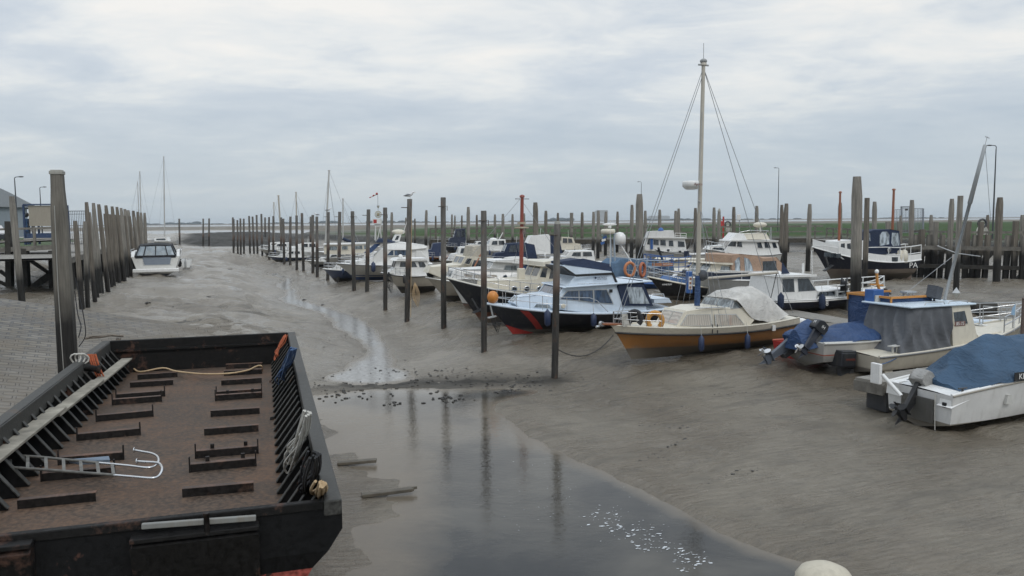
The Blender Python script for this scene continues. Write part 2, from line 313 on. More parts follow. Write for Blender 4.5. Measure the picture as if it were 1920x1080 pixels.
# ------------------------------------------------------------------ mesh builder
class MB:
    def __init__(s): s.v = []; s.f = []; s.mi = []; s.sm = []
    def face(s, pts, mi=0, sm=False):
        b = len(s.v); s.v += [tuple(p) for p in pts]; s.f.append(tuple(range(b, b + len(pts)))); s.mi.append(mi); s.sm.append(sm)
    def grid(s, rows, mi=0, sm=True, close=False):
        b = len(s.v); m = len(rows[0])
        for r in rows: s.v += [tuple(p) for p in r]
        for i in range(len(rows) - 1):
            for j in range(m if close else m - 1):
                k = (j + 1) % m; s.f.append((b + i * m + j, b + i * m + k, b + (i + 1) * m + k, b + (i + 1) * m + j)); s.mi.append(mi); s.sm.append(sm)
    def box(s, c, d, mi=0, rz=0.0, M=None):
        q = []
        for sx in (-1, 1):
            for sy in (-1, 1):
                for sz in (-1, 1):
                    p = Vector((sx * d[0] / 2, sy * d[1] / 2, sz * d[2] / 2))
                    if M: p = M @ p
                    elif rz: p = Matrix.Rotation(rz, 3, 'Z') @ p
                    q.append(p + Vector(c))
        b = len(s.v); s.v += [tuple(p) for p in q]
        for f in ((0, 1, 3, 2), (4, 6, 7, 5), (0, 4, 5, 1), (2, 3, 7, 6), (0, 2, 6, 4), (1, 5, 7, 3)):
            s.f.append(tuple(b + i for i in f)); s.mi.append(mi); s.sm.append(False)
    def beam(s, a, b, w, h, mi=0, up=(0, 0, 1)):
        a = Vector(a); b = Vector(b); d = (b - a); L = d.length
        if L < 1e-6: return
        d.normalize(); u = Vector(up)
        if abs(d.dot(u)) > 0.98: u = Vector((0, 1, 0))
        sd = d.cross(u).normalized(); u = sd.cross(d)
        s.box((a + b) / 2, (L, w, h), mi, M=Matrix((d, sd, u)).transposed())
    def tube(s, pts, r, n=6, mi=0, cap=True, sm=True):
        P = [Vector(p) for p in pts]; m = len(P); rr = r if isinstance(r, (list, tuple)) else [r] * m; rows = []; up = None
        for i in range(m):
            t = (P[min(i + 1, m - 1)] - P[max(i - 1, 0)])
            if t.length < 1e-9: t = Vector((0, 0, 1))
            t.normalize()
            if up is None: up = Vector((0, 0, 1)) if abs(t.z) < 0.9 else Vector((1, 0, 0))
            a = t.cross(up)
            if a.length < 1e-4: a = t.cross(Vector((0.3, 1, 0.2)))
            a.normalize(); up = a.cross(t).normalized()
            rows.append([P[i] + (a * math.cos(2 * math.pi * k / n) + up * math.sin(2 * math.pi * k / n)) * rr[i] for k in range(n)])
        s.grid(rows, mi, sm, True)
        if cap:
            s.face(rows[0][::-1], mi); s.face(rows[-1], mi)
    def lathe(s, prof, n=12, mi=0, axis=(0, 0, 1), o=(0, 0, 0), sm=True):
        ax = Vector(axis).normalized(); a = ax.orthogonal().normalized(); b = ax.cross(a); o = Vector(o)
        rows = [[o + ax * z + (a * math.cos(2 * math.pi * k / n) + b * math.sin(2 * math.pi * k / n)) * r for k in range(n)] for r, z in prof]
        s.grid(rows, mi, sm, True); s.face(rows[0][::-1], mi, sm); s.face(rows[-1], mi, sm)
    def prism(s, poly, y0, y1, mi=0):
        """polygon in (x,z) extruded from y0 to y1"""
        a = [(x, y0, z) for x, z in poly]; b = [(x, y1, z) for x, z in poly]
        s.face(a[::-1], mi); s.face(b, mi)
        for i in range(len(poly)):
            j = (i + 1) % len(poly); s.face([a[i], a[j], b[j], b[i]], mi)
    def ell(s, c, r, n=10, m=7, mi=0):
        rows = []
        for i in range(m + 1):
            th = math.pi * (0.02 + 0.96 * i / m); rows.append([(c[0] + r[0] * math.sin(th) * math.cos(2 * math.pi * k / n), c[1] + r[1] * math.sin(th) * math.sin(2 * math.pi * k / n), c[2] - r[2] * math.cos(th)) for k in range(n)])
        s.grid(rows, mi, True, True); s.face(rows[0][::-1], mi, True); s.face(rows[-1], mi, True)
    def build(s, name, mats, parent=None, loc=None, bevel=0.0):
        me = bpy.data.meshes.new(name)
        v = s.v if loc is None else [(p[0] - loc[0], p[1] - loc[1], p[2] - loc[2]) for p in s.v]
        me.from_pydata(v, [], s.f)
        for m in (mats if isinstance(mats, (list, tuple)) else [mats]): me.materials.append(m)
        me.polygons.foreach_set('material_index', s.mi); me.polygons.foreach_set('use_smooth', s.sm); me.update()
        import bmesh
        bm = bmesh.new(); bm.from_mesh(me); bmesh.ops.recalc_face_normals(bm, faces=bm.faces); bm.to_mesh(me); bm.free()
        o = bpy.data.objects.new(name, me); COL.objects.link(o)
        if loc is not None: o.location = loc
        if parent: o.parent = parent
        if bevel:
            md = o.modifiers.new('edge', 'BEVEL'); md.width = bevel; md.segments = 2; md.limit_method = 'ANGLE'; md.angle_limit = R(35)
            w = o.modifiers.new('weld', 'WELD'); w.merge_threshold = 0.0008
            o.modifiers.move(1, 0)
        return o
LABELS = set()
def tag(o, label, cat, group=None, kind=None):
    o['label'] = label; o['category'] = cat
    if group: o['group'] = group
    if kind: o['kind'] = kind
    return o
def thing(name, label, cat, loc, rz=0.0, group=None):
    o = bpy.data.objects.new(name, None); COL.objects.link(o); o.location = loc; o.rotation_euler = (0, 0, rz); o.empty_display_size = 0.3
    return tag(o, label, cat, group)
ORD = 'first second third fourth fifth sixth seventh eighth ninth tenth eleventh twelfth thirteenth fourteenth fifteenth sixteenth seventeenth eighteenth nineteenth twentieth twenty-first twenty-second twenty-third twenty-fourth twenty-fifth twenty-sixth twenty-seventh twenty-eighth twenty-ninth thirtieth'.split()
def text(s, size, mat, parent, M, ext=0.002, name='lettering'):
    c = bpy.data.curves.new(name, 'FONT'); c.body = s; c.size = size; c.extrude = ext; c.align_x = 'CENTER'; c.align_y = 'CENTER'
    t = bpy.data.objects.new(name, c); me = bpy.data.meshes.new_from_object(t); bpy.data.objects.remove(t)
    o = bpy.data.objects.new(name, me); COL.objects.link(o); me.materials.clear(); me.materials.append(mat); o.parent = parent; o.matrix_local = M
    return o
def sag(a, b, drop, n=10):
    a = Vector(a); b = Vector(b); return [a.lerp(b, i / n) - Vector((0, 0, drop * 4 * (i / n) * (1 - i / n))) for i in range(n + 1)]
def smooth_path(pts, k=4):
    P = [Vector(p) for p in pts]; o = []
    for i in range(len(P) - 1):
        p0, p1, p2, p3 = P[max(i - 1, 0)], P[i], P[i + 1], P[min(i + 2, len(P) - 1)]
        for j in range(k):
            t = j / k; o.append(0.5 * ((2 * p1) + (p2 - p0) * t + (2 * p0 - 5 * p1 + 4 * p2 - p3) * t * t + (3 * p1 - p0 - 3 * p2 + p3) * t ** 3))
    o.append(P[-1]); return o
# ================================================================== ground, water
def mudmat():
    b = NB('wet_mud'); at = b.n('ShaderNodeVertexColor', layer_name='cover'); ch = b.n('ShaderNodeSeparateColor'); b.l(at.outputs[0], ch.inputs[0])
    grass, rock, sand = ch.outputs[0], ch.outputs[1], ch.outputs[2]
    P = b.pos(); n1 = b.noise(b.pos((1, 0.6, 1)), 0.22, 5, 0.6, 0.5); n2 = b.noise(b.pos((1.0, 1.0, 1)), 1.7, 6, 0.65, 0.4); n3 = b.noise(P, 14, 4, 0.6)
    rot = b.n('ShaderNodeMapping', vector_type='TEXTURE'); rot.inputs['Rotation'].default_value = (0, 0, R(24)); rot.inputs['Scale'].default_value = (3.6, 0.62, 1); g = b.n('ShaderNodeNewGeometry'); b.l(g.outputs['Position'], rot.inputs[0])
    st = b.noise(rot.outputs[0], 0.9, 6, 0.6, 1.2)
    kb = b.rng(b.sep(b.pos())[1], 21, 29, 0.5, 1.0); mud = b.mix(b.rng(n1, 0.35, 0.65), (0.138, 0.115, 0.085), (0.198, 0.171, 0.132)); mud = b.mix(b.rng(n2, 0.5, 0.75, 0, 0.45), mud, (0.085, 0.076, 0.062)); mud = b.mix(b.math('MULTIPLY', kb, b.rng(st, 0.53, 0.66, 0, 0.6)), mud, (0.062, 0.054, 0.043))
    rot2 = b.n('ShaderNodeMapping', vector_type='TEXTURE'); rot2.inputs['Rotation'].default_value = (0, 0, R(18)); rot2.inputs['Scale'].default_value = (2.4, 0.42, 1); b.l(g.outputs['Position'], rot2.inputs[0]); st2 = b.noise(rot2.outputs[0], 4.2, 6, 0.68, 0.8)
    mud = b.mix(b.math('MULTIPLY', kb, b.rng(st2, 0.53, 0.68, 0, 0.55)), mud, (0.055, 0.048, 0.038)); mud = b.mix(b.rng(n3, 0.58, 0.75, 0, 0.3), mud, (0.2, 0.185, 0.155))
    wet_sheen = at.outputs[1]; mud = b.mix(b.rng(wet_sheen, 0.25, 1.0, 0, 0.5), mud, (0.262, 0.238, 0.200))  # wet left mud painted lighter to carry the reflected sky sheen
    gn = b.noise(P, 0.5, 6, 0.7); gr = b.mix(b.rng(gn, 0.35, 0.65), (0.022, 0.05, 0.013), (0.048, 0.085, 0.024)); gr = b.mix(b.rng(n1, 0.5, 0.7, 0, 0.5), gr, (0.09, 0.082, 0.04))
    rk = b.mix(b.rng(n2, 0.4, 0.6), (0.018, 0.017, 0.015), (0.05, 0.046, 0.038)); sd = b.mix(b.rng(n1, 0.35, 0.65), (0.13, 0.112, 0.088), (0.20, 0.175, 0.14))
    c = b.mix(rock, mud, rk); c = b.mix(sand, c, sd); c = b.mix(grass, c, gr); b.col(c)
    wet = b.math('ADD', b.math('MULTIPLY', n1, 0.55), b.math('MULTIPLY', st, 0.45)); rg = b.math('SUBTRACT', b.rng(wet, 0.38, 0.62, 0.21, 0.44), b.math('MULTIPLY', wet_sheen, 0.18))
    dry = b.math('MAXIMUM', grass, b.math('MAXIMUM', sand, b.math('MULTIPLY', rock, 0.7))); rg = b.math('ADD', rg, b.math('MULTIPLY', dry, 0.5)); b.rough(rg)
    b.b.inputs['IOR'].default_value = 1.4; spec = b.rng(dry, 0, 1, 0.42, 0.1); b.l(spec, b.b.inputs['Specular IOR Level'])
    h = b.math('ADD', b.math('ADD', b.math('MULTIPLY', n2, 0.55), b.math('MULTIPLY', st2, 0.5)), b.math('ADD', b.math('MULTIPLY', n3, 0.16), b.math('MULTIPLY', st, 0.6)))
    b.bump(h, b.rng(wet_sheen, 0, 1, 0.6, 0.42) if False else 0.9, 0.13); return b.m
MUD = mudmat()
def build_ground():
    NR, NC = 860, 560
    ys = np.concatenate([[-6, -3, 0], 2.0 * (3500 / 2.0) ** (np.arange(NR) / (NR - 1))]); us = np.linspace(-1, 1, NC)
    hw = 9 + 1.02 * np.maximum(ys, 0)
    X = hw[:, None] * us[None, :]; Y = np.repeat(ys[:, None], NC, 1)
    z, rp, lp, g, sd, bank, sr, near = terrain(X, Y, True)
    n = X.size; me = bpy.data.meshes.new('mudflat_ground')
    me.vertices.add(n); co = np.stack([X, Y, z], -1).reshape(-1).astype(np.float32); me.vertices.foreach_set('co', co)
    nr = len(ys); ii, jj = np.meshgrid(np.arange(nr - 1), np.arange(NC - 1), indexing='ij'); a = (ii * NC + jj).ravel(); q = np.stack([a, a + 1, a + NC + 1, a + NC], -1)
    m = len(q); me.loops.add(m * 4); me.loops.foreach_set('vertex_index', q.ravel().astype(np.int32)); me.polygons.add(m); me.polygons.foreach_set('loop_start', (np.arange(m) * 4).astype(np.int32)); me.polygons.foreach_set('loop_total', np.full(m, 4, np.int32)); me.polygons.foreach_set('use_smooth', np.ones(m, bool))
    me.update(); me.validate()
    nz = fbm(X / 9, Y / 9, 201, 4)
    grass = sst(0.75, 1.0, rp) * (1 - sst(260, 640, Y + 60 * nz)) * sst(-70, -20, X + 12 * nz); grass = np.maximum(grass, sst(0.45, 0.8, lp + 0.25 * nz) * 0.9)
    rock = np.clip(np.maximum(sst(0.06, 0.35, rp) * (1 - grass) * (Y < 260), sst(0.12, 0.5, g)), 0, 1)
    sand = np.clip(np.maximum(sst(0.5, 0.9, bank), (rp > 0.9) * (1 - grass) * sst(160, 330, Y)), 0, 1); sand = np.maximum(sand, Y > 2300)
    bar = np.exp(-((Y - 27.2 - 0.03 * X) / 0.95) ** 2) * sst(-7.8, -6.8, X) * (1 - sst(1.4, 2.6, X)) * sst(-0.35, 0.15, fbm(X * .8, Y * .8, 203, 3)); rock = np.maximum(rock, bar * 0.9)
    wet_sheen_mask = np.clip(sst(26, 32, Y) * (1 - sst(-2.5, 6, X + 0.37 * (Y - 25))) * sst(-0.5, 0.45, nz + 0.25) * (1 - rock) + 0.25, 0, 1)
    ca = me.color_attributes.new('cover', 'FLOAT_COLOR', 'POINT'); ca.data.foreach_set('color', np.stack([grass, rock, sand, wet_sheen_mask], -1).reshape(-1).astype(np.float32))
    me.materials.append(MUD); o = bpy.data.objects.new('mudflat_ground', me); COL.objects.link(o); o['kind'] = 'structure'; o['label'] = 'wet grey brown tidal mud of the drained harbour'; o['category'] = 'ground'
build_ground()
def watermat():
    b = NB('murky_water'); n = b.noise(b.pos((1, 1.8, 1)), 5.0, 4, 0.6, 0.3); n2 = b.noise(b.pos((1, 1.3, 1)), 0.35, 4, 0.6, 0.5); py = b.sep(b.pos())[1]
    at = b.n('ShaderNodeVertexColor', layer_name='depth'); dp = b.math('ADD', at.outputs[0], b.math('MULTIPLY', b.math('SUBTRACT', b.noise(b.pos(), 1.6, 5, 0.65), 0.5), 0.10))
    deep = b.mix(b.rng(n2, 0.35, 0.68), (0.024, 0.023, 0.021), (0.080, 0.073, 0.060)); flow_sheen = b.mix(b.rng(n, 0.35, 0.65), (0.15, 0.145, 0.135), (0.29, 0.29, 0.28)); deep = b.mix(b.rng(py, 25, 28), deep, flow_sheen)  # paler creek and far water: turbid flow plus sky reflection put into colour
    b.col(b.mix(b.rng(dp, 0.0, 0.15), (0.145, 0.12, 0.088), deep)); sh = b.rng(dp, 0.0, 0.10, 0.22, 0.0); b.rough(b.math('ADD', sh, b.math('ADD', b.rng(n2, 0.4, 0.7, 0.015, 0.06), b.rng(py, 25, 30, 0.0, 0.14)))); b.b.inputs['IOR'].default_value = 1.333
    b.bump(n, 0.085, 0.05); return b.m
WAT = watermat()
def build_water():
    NR, NC = 300, 240; ys = np.concatenate([5.0 * (140 / 5.0) ** (np.arange(NR) / (NR - 1)), [150, 4200]]); us = np.linspace(-1, 1, NC); hw = 9 + 1.02 * ys; hw[-1] = 4500; X = hw[:, None] * us[None, :]; Y = np.repeat(ys[:, None], NC, 1); dep = np.clip(WL - terrain(X, Y), 0, 1); dep[-2:] = 0.6
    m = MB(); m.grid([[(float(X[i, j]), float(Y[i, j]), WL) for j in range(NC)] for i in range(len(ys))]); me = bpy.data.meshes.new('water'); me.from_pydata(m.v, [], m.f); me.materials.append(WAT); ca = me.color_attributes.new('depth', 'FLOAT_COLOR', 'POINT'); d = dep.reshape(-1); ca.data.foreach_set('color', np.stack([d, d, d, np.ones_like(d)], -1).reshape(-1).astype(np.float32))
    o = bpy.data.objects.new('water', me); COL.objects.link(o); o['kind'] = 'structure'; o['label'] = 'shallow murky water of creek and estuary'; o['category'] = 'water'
build_water()
# far shore: low tree belts and sheds
def far_shore():
    tm = paint('far_tree_foliage', (0.045, 0.06, 0.06), 0.9, 0.0); wm = paint('far_shed_wall', (0.4, 0.42, 0.42), 0.8, 0.0)
    m = MB(); rng = random.Random(5)
    for x0, x1, h in [(262, 330, 12), (345, 372, 16), (520, 560, 9), (590, 625, 12), (690, 790, 12), (1030, 1075, 17), (1205, 1330, 10), (800, 1000, 6), (1340, 1500, 6), (1640, 1760, 7), (380, 520, 5)]:
        a = D(x0, 415, 2650).x; b_ = D(x1, 415, 2650).x; x = a
        while x < b_:
            w = rng.uniform(8, 26); hh = h * rng.uniform(0.45, 1.1) * (1.0 if rng.random() < 0.85 else 0.3); m.ell((x, 2650 + rng.uniform(-40, 40), 1.5 + hh * 0.25), (w * 0.8, 12, hh * 0.38), 7, 5); x += w * rng.uniform(0.4, 0.9) if h > 8 else w * rng.uniform(0.6, 2.2)
    o = m.build('distant_treeline', tm); tag(o, 'hazy distant belt of low trees along the far shore', 'treeline', kind='stuff')
    for px, w, h, l in [(1128, 40, 32, 'pale square silo block far away on the horizon'), (1235, 70, 12, 'long low pale shed far away on the horizon')]:
        p = D(px, 413, 2640); m = MB(); m.box((0, 0, h / 2), (w, 20, h)); m.prism([(-w / 2 - 1, h), (w / 2 + 1, h), (w / 2 - 4, h + 3), (-w / 2 + 4, h + 3)], -10, 10); o = m.build('distant_building', wm); o.location = (p.x, p.y, 1.4); tag(o, l, 'building')
far_shore()
# foam on the pool, lumps of mud and stone, dark dots as footprint shade
def bits():
    fm = paint('white_foam', (0.62, 0.64, 0.65), 0.7, 0.0); m = MB(); rng = random.Random(3)
    path = [(1120, 960), (1150, 985), (1200, 1000), (1235, 1025), (1290, 1045), (1330, 1062)]
    def fleck(px, py, s):
        p = Z(px, py, WL + 0.006); n = 9; ph = rng.uniform(0, 6.28); el = rng.uniform(1.0, 2.4) * (1.5 if s < .012 else 1); rot = rng.uniform(-0.5, 0.9)
        pts = []
        for k in range(n):
            a = 2 * math.pi * k / n; r = s * rng.uniform(0.45, 1.25); x = r * el * math.cos(a); y = r * math.sin(a); pts.append((p.x + x * math.cos(rot) - y * math.sin(rot), p.y + x * math.sin(rot) + y * math.cos(rot), p.z))
        m.face(pts)
    for i in range(190):
        t = rng.random() * (len(path) - 1); k = int(t); f = t - k; a = path[k]; b = path[min(k + 1, len(path) - 1)]
        fleck(a[0] + (b[0] - a[0]) * f + rng.gauss(0, 22), a[1] + (b[1] - a[1]) * f + rng.gauss(0, 9), rng.choice([0.004, 0.005, 0.007, 0.010, 0.016, 0.026]))
    for i in range(70): fleck(rng.uniform(930, 1260), rng.uniform(860, 1000), rng.uniform(0.003, 0.007))
    o = m.build('foam', fm); tag(o, 'scattered white foam flecks drifting on the dark pool', 'foam', kind='stuff')
    cm = paint('dark_lump_and_footprint', (0.035, 0.032, 0.028), 0.45, 0.2); m = MB()
    def clod(p, s):
        b = len(m.v); m.ell((0, 0, 0), (s * rng.uniform(0.8, 1.7), s * rng.uniform(0.7, 1.2), s * rng.uniform(0.45, 0.8)), 7, 4)
        for q in range(b, len(m.v)):
            v = m.v[q]; k = rng.uniform(0.78, 1.2); m.v[q] = (p[0] + v[0] * k, p[1] + v[1] * k, p[2] + v[2] * k)
    for i in range(330):
        px = rng.uniform(588, 1040); py = 716 + rng.gauss(0, 11) + 6 * math.sin(px * 0.013); p = G(px, py); clod((p.x, p.y, max(p.z, WL)), rng.choice([0.010, 0.014, 0.020, 0.028, 0.045]))
    for cx_, cy_, n, sx, sy in [(838, 748, 22, 14, 3), (950, 735, 14, 10, 2), (738, 758, 10, 8, 2), (640, 745, 16, 30, 8), (690, 735, 14, 40, 8), (780, 740, 10, 60, 8)]:
        for i in range(n): p = Z(cx_ + rng.gauss(0, sx), cy_ + rng.gauss(0, sy), WL); clod((p.x, p.y, WL + 0.01), rng.uniform(0.02, 0.055))
    for pts in ([(1195, 868), (1240, 845), (1285, 822), (1300, 805)], [(1190, 800), (1235, 795), (1290, 800), (1300, 815)], [(1290, 845), (1270, 858), (1225, 858)], [(1290, 750), (1268, 770), (1210, 770)], [(1330, 905), (1390, 880), (1440, 880)], [(1060, 700), (1140, 725), (1230, 740), (1380, 738), (1500, 738)]):  # flattened dark clods imitate the shaded dots of footprint trails
        for a, b_ in zip(pts[:-1], pts[1:]):
            nn = int(math.dist(a, b_) / 7)
            for k in range(nn): p = G(a[0] + (b_[0] - a[0]) * k / nn + rng.gauss(0, 2), a[1] + (b_[1] - a[1]) * k / nn + rng.gauss(0, 1.5)); clod((p.x, p.y, p.z - .012), rng.uniform(.018, .04))
    for px, py, s in [(362, 548, 0.10), (371, 541, 0.06), (390, 556, 0.07), (275, 565, 0.08), (430, 505, 0.12), (325, 575, 0.04), (570, 563, 0.12), (605, 572, 0.09)]:
        p = G(px, py); clod(p, s); clod(p + Vector((s * 1.5, 0.1, 0)), s * 0.7)
    for i in range(90): p = G(rng.uniform(600, 760), rng.uniform(560, 690)); clod((p.x, p.y, p.z), rng.uniform(0.01, 0.03))
    o = m.build('lumps_and_footprint_dots', cm); tag(o, 'dark mud and stone lumps across the head of the pool, and dark dots imitating shaded footprints', 'mud lumps', kind='stuff')
bits()
# brick paved slipway on the left
def slipway():
    b = NB('slipway_brick'); br = b.n('ShaderNodeTexBrick'); mp = b.n('ShaderNodeMapping'); mp.inputs['Rotation'].default_value = (0, 0, R(-28)); g = b.n('ShaderNodeNewGeometry'); b.l(g.outputs['Position'], mp.inputs[0])
    nz = b.noise(b.pos(), 0.9, 3); b.l(mp.outputs[0], br.inputs['Vector']); br.inputs['Scale'].default_value = 0.85; br.inputs['Mortar Size'].default_value = 0.045; br.inputs['Mortar Smooth'].default_value = 0.4; br.inputs['Color1'].default_value = (0.135, 0.115, 0.082, 1); br.inputs['Color2'].default_value = (0.05, 0.042, 0.031, 1); br.inputs['Mortar'].default_value = (0.035, 0.033, 0.028, 1)
    n = b.noise(b.pos(), 0.8, 6, 0.65); b.col(b.mix(b.math('MAXIMUM', b.rng(n, 0.46, 0.60, 0, 0.9), b.rng(b.math('ADD', b.sep(b.pos())[0], b.math('MULTIPLY', n, 6.0)), -13.5, -9.5, 0, 0.95)), br.outputs['Color'], (0.125, 0.102, 0.072))); b.rough(b.rng(n, 0.35, 0.65, 0.4, 0.7)); b.bump(b.math('MULTIPLY', br.outputs['Fac'], -1.0), 1.0, 0.09)
    m = MB(); rows = []
    for y in np.linspace(9, 37, 60):
        rows.append([(x, y, 0) for x in np.linspace(-34, -9.75, 50)])
    for r in rows:
        zz = terrain(np.array([p[0] for p in r]), np.array([p[1] for p in r]))
        edge = [(p[0], p[1], float(q) + (0.012 if (0.05 < np.clip((-p[0] - 9.6) * 0.21, 0, 2.4) * (1 - sst(33, 38, p[1] - 0.25 * (p[0] + 10)))) else -0.12)) for p, q in zip(r, zz)]
        r[:] = edge
    m.grid(rows); o = m.build('slipway', b.m); o['kind'] = 'structure'; o['label'] = 'mud stained brick paved slipway beside the barge'; o['category'] = 'slipway'
slipway()
# ================================================================== posts
def post(name, xt, yt, xb, yb, w, kind, label, group, dpt=None, cat='post', parent=None, deep=0.8, cap=None, ring=False):
    base = G(xb, yb) if dpt is None else None
    if base is None:
        q = D(xb, yb, dpt); base = Vector((q.x, q.y, H(q.x, q.y)))
    top = D(xt, yt, base.y); r = w / 2 * base.y / FPX; L = top - base; m = MB(); rng = random.Random(hash((xt, yt)) & 0xffff)
    n = 8 if kind != 'steel' else 10; ph = rng.uniform(0, 1)
    prof = [(-deep / max(L.length, .1), 1.0), (0, 1.0), (0.3, 1.0), (0.6, 0.97), (0.86, 0.95)]
    prof += [(0.93, 0.86), (1.0, 0.70)] if kind == 'pile' else ([(1.0, 0.93)] if kind == 'flat' else [(0.995, 0.95), (1.0, 0.85)])
    rows = []
    for t, k in prof:
        c = base + L * t; rows.append([c + Vector((math.cos(ph + 2 * math.pi * j / n), math.sin(ph + 2 * math.pi * j / n), 0)) * r * k * (1 + rng.uniform(-0.05, 0.05)) for j in range(n)])
    m.grid(rows, 0, kind == 'steel', True); m.face(rows[-1]); m.face(rows[0][::-1])
    mat = SPOST if kind == 'steel' else (PILE if rng.random() < 0.65 else PILEB)
    o = m.build(name, mat, None, tuple(base)); tag(o, label, cat, group); o['_r'] = r
    if cap:
        c = MB(); c.lathe([(r * 0.82, -0.05), (r * 0.85, 0.03), (r * 0.2 if cap == 'cone' else r * 0.72, 0.35 * r * 4 if cap == 'cone' else 0.10)], 10); co = c.build('cap', paint('pale_post_cap', (0.36, 0.35, 0.31), 0.7, 0.4), o); co.location = L
    if ring:
        c = MB(); z0 = L.length * 0.93
        c.tube([(r * 1.25 * math.cos(a), r * 1.25 * math.sin(a), z0) for a in np.linspace(0, 2 * math.pi, 13)], 0.02, 5); c.tube([(r * 1.3, 0, z0), (r * 1.9, 0, z0 + 0.03), (r * 1.9, 0, z0 - 0.2)], 0.015, 5)
        c.build('mooring_ring', paint('rusty_ring', (0.07, 0.05, 0.04), 0.7, 0.3), o)
    return o
STEEL_L = [(1045, 420, 1040, 708, 13.5), (907, 395, 907.5, 660, 11.5), (831, 370, 832, 613, 10.5), (768, 373, 763, 603, 10), (722, 389, 722.5, 581, 8), (691, 392.5, 688, 555, 7.5), (660.7, 396, 664, 543, 7.2), (637, 397, 635, 533, 6.5), (615.7, 397.5, 614.5, 525.5, 6), (594, 406, 595, 519.5, 5.6), (586.5, 403, 586.5, 512, 5.4), (566, 399.5, 569, 507, 5.2), (556, 404, 556.5, 506, 5), (544.5, 406, 544, 497, 4.8), (531, 410, 533, 494, 4.6), (527, 407.5, 527.2, 489.5, 4.2), (512.5, 405, 512.5, 486.5, 4.2), (504.5, 407, 504.5, 486, 4), (490, 401, 492, 482.5, 4), (481, 403, 483, 478, 3.7), (473.5, 406, 476.5, 478, 3.6), (467, 405, 469, 477.5, 3.6), (457, 410, 457.5, 477, 3.6), (450.7, 409.5, 451.5, 477, 3.6), (445, 412.6, 446, 477, 3.4), (436.5, 407.5, 438, 473, 3.6)]
PG = 'thin rusty mooring posts along the creek'
for i, (a, b, c, d, w) in enumerate(STEEL_L):
    lab = {0: 'nearest thin rusty mooring post at the edge of the pool, with pale cap', 1: 'thin rusty mooring post just left of the blue striped flybridge cruiser bow', 3: 'thin rusty mooring post with a gull perched on its top'}.get(i, 'thin rusty mooring post in the creek row, %s counting back from the nearest' % ORD[i])
    post('mooring_post', a, b, c, d, w, 'steel', lab, PG, cap='flat' if i == 0 else None, ring=i < 9)
for i, (a, b, c, d, w) in enumerate([(381, 410, 381, 463, 3.2), (392, 409.5, 392, 462, 3.2), (336, 410, 337, 459, 3.4), (497, 407.6, 497, 447, 3.6), (583, 406, 583, 470, 5), (438.5, 411, 439, 465, 3)]):
    post('mooring_post', a, b, c, d, w, 'steel', ['thin post alone on the far mud, left of a close pair', 'thin post alone on the far mud, right of a close pair', 'single thin post on the far mud right of the aground white cruiser', 'short thin post standing far out near the shoreline', 'thick thin-topped post behind the creek row, near the leaning white mast', 'faint far post behind the end of the creek row'][i] if i != 4 else 'dark post behind the creek row near the leaning white mast', 'outlying mooring posts')
# tall timber piles between the berths and along the far jetty
MID = [(734.6, 398, 734, 470, 5.5), (761, 408, 761, 470, 3.5), (778, 410, 778, 470, 3.5), (799.5, 394, 798, 474, 6), (817, 404.7, 817, 470, 3.6), (847.5, 402, 847, 470, 4), (853, 404, 853, 470, 3.6), (866, 404, 866, 470, 3.6), (878, 388, 878, 478, 7), (894, 403, 894, 462, 4.4), (928, 402, 928, 462, 5), (943, 401, 943, 462, 6.2), (961, 401.5, 961, 462, 5), (982.5, 400, 982.5, 462, 5), (1004, 379.5, 1005, 497, 11), (1023.6, 395, 1023, 464, 6.5), (1046, 399, 1046, 464, 5), (1071.7, 399, 1071, 470, 7), (1091.7, 398, 1091, 466, 6), (1113, 397, 1112, 480, 6), (1122, 394.7, 1121, 484, 6.5), (1136, 396.7, 1135, 479, 6.5), (1158, 396.7, 1157, 472, 5.5), (1185, 384, 1184, 484, 7), (1199, 364, 1199, 498, 14.5), (1210, 395, 1210, 472, 6), (1237, 393, 1237, 470, 6.5), (1267, 395, 1267, 487, 7), (1272.5, 391, 1272, 480, 6), (1304, 390, 1304, 482, 7), (1339, 389, 1338, 478, 7), (1348.5, 396, 1347, 492, 7.5), (1376, 388, 1375, 480, 7), (1419, 386, 1418, 480, 7.5), (1466, 384, 1464, 498, 7), (1474.5, 381.5, 1471, 502, 9), (1518.5, 382.5, 1514, 507, 8.5), (1575.5, 380, 1574, 478, 8), (1607, 331, 1604, 590, 20), (1626, 371, 1621, 537, 10), (1640, 378, 1638, 490, 9), (1710, 375, 1707, 505, 9.5), (1785, 372.7, 1778, 524, 10), (1801, 367, 1792, 548, 10.5), (1875, 370, 1868, 527, 13)]
SPEC = {8: 'tall grey pile behind the cream coach roof and left of the red mast group', 14: 'tall thick grey pile just right of the red mast', 24: 'tallest grey pile left of the tan sloop mast, beside the orange life rings', 31: 'grey pile with pale cone cap in front of the white flybridge yacht', 38: 'tallest thick cracked timber pile standing in front of the navy lugger', 39: 'square topped pile close behind the thick cracked pile', 36: 'grey pile off the bow of the navy lugger', 43: 'flat topped pile crossed by the leaning aluminium mast', 44: 'thick grey pile beside the street lamp at far right'}
for i, (a, b, c, d, w) in enumerate(MID):
    post('timber_pile', a, b, c, d, w, 'flat' if i in (39, 43, 17) else 'pile', SPEC.get(i, 'weathered grey timber pile among the berths, %s from the left%s' % (ORD[i % 30], '' if i < 30 else ' of those right of the tan mast')) if i < 30 or i in SPEC else 'weathered grey timber pile right of the tan mast, %s from that mast' % ORD[i - 30], 'timber piles among the berths', cap='cone' if i == 31 else None, cat='pile')
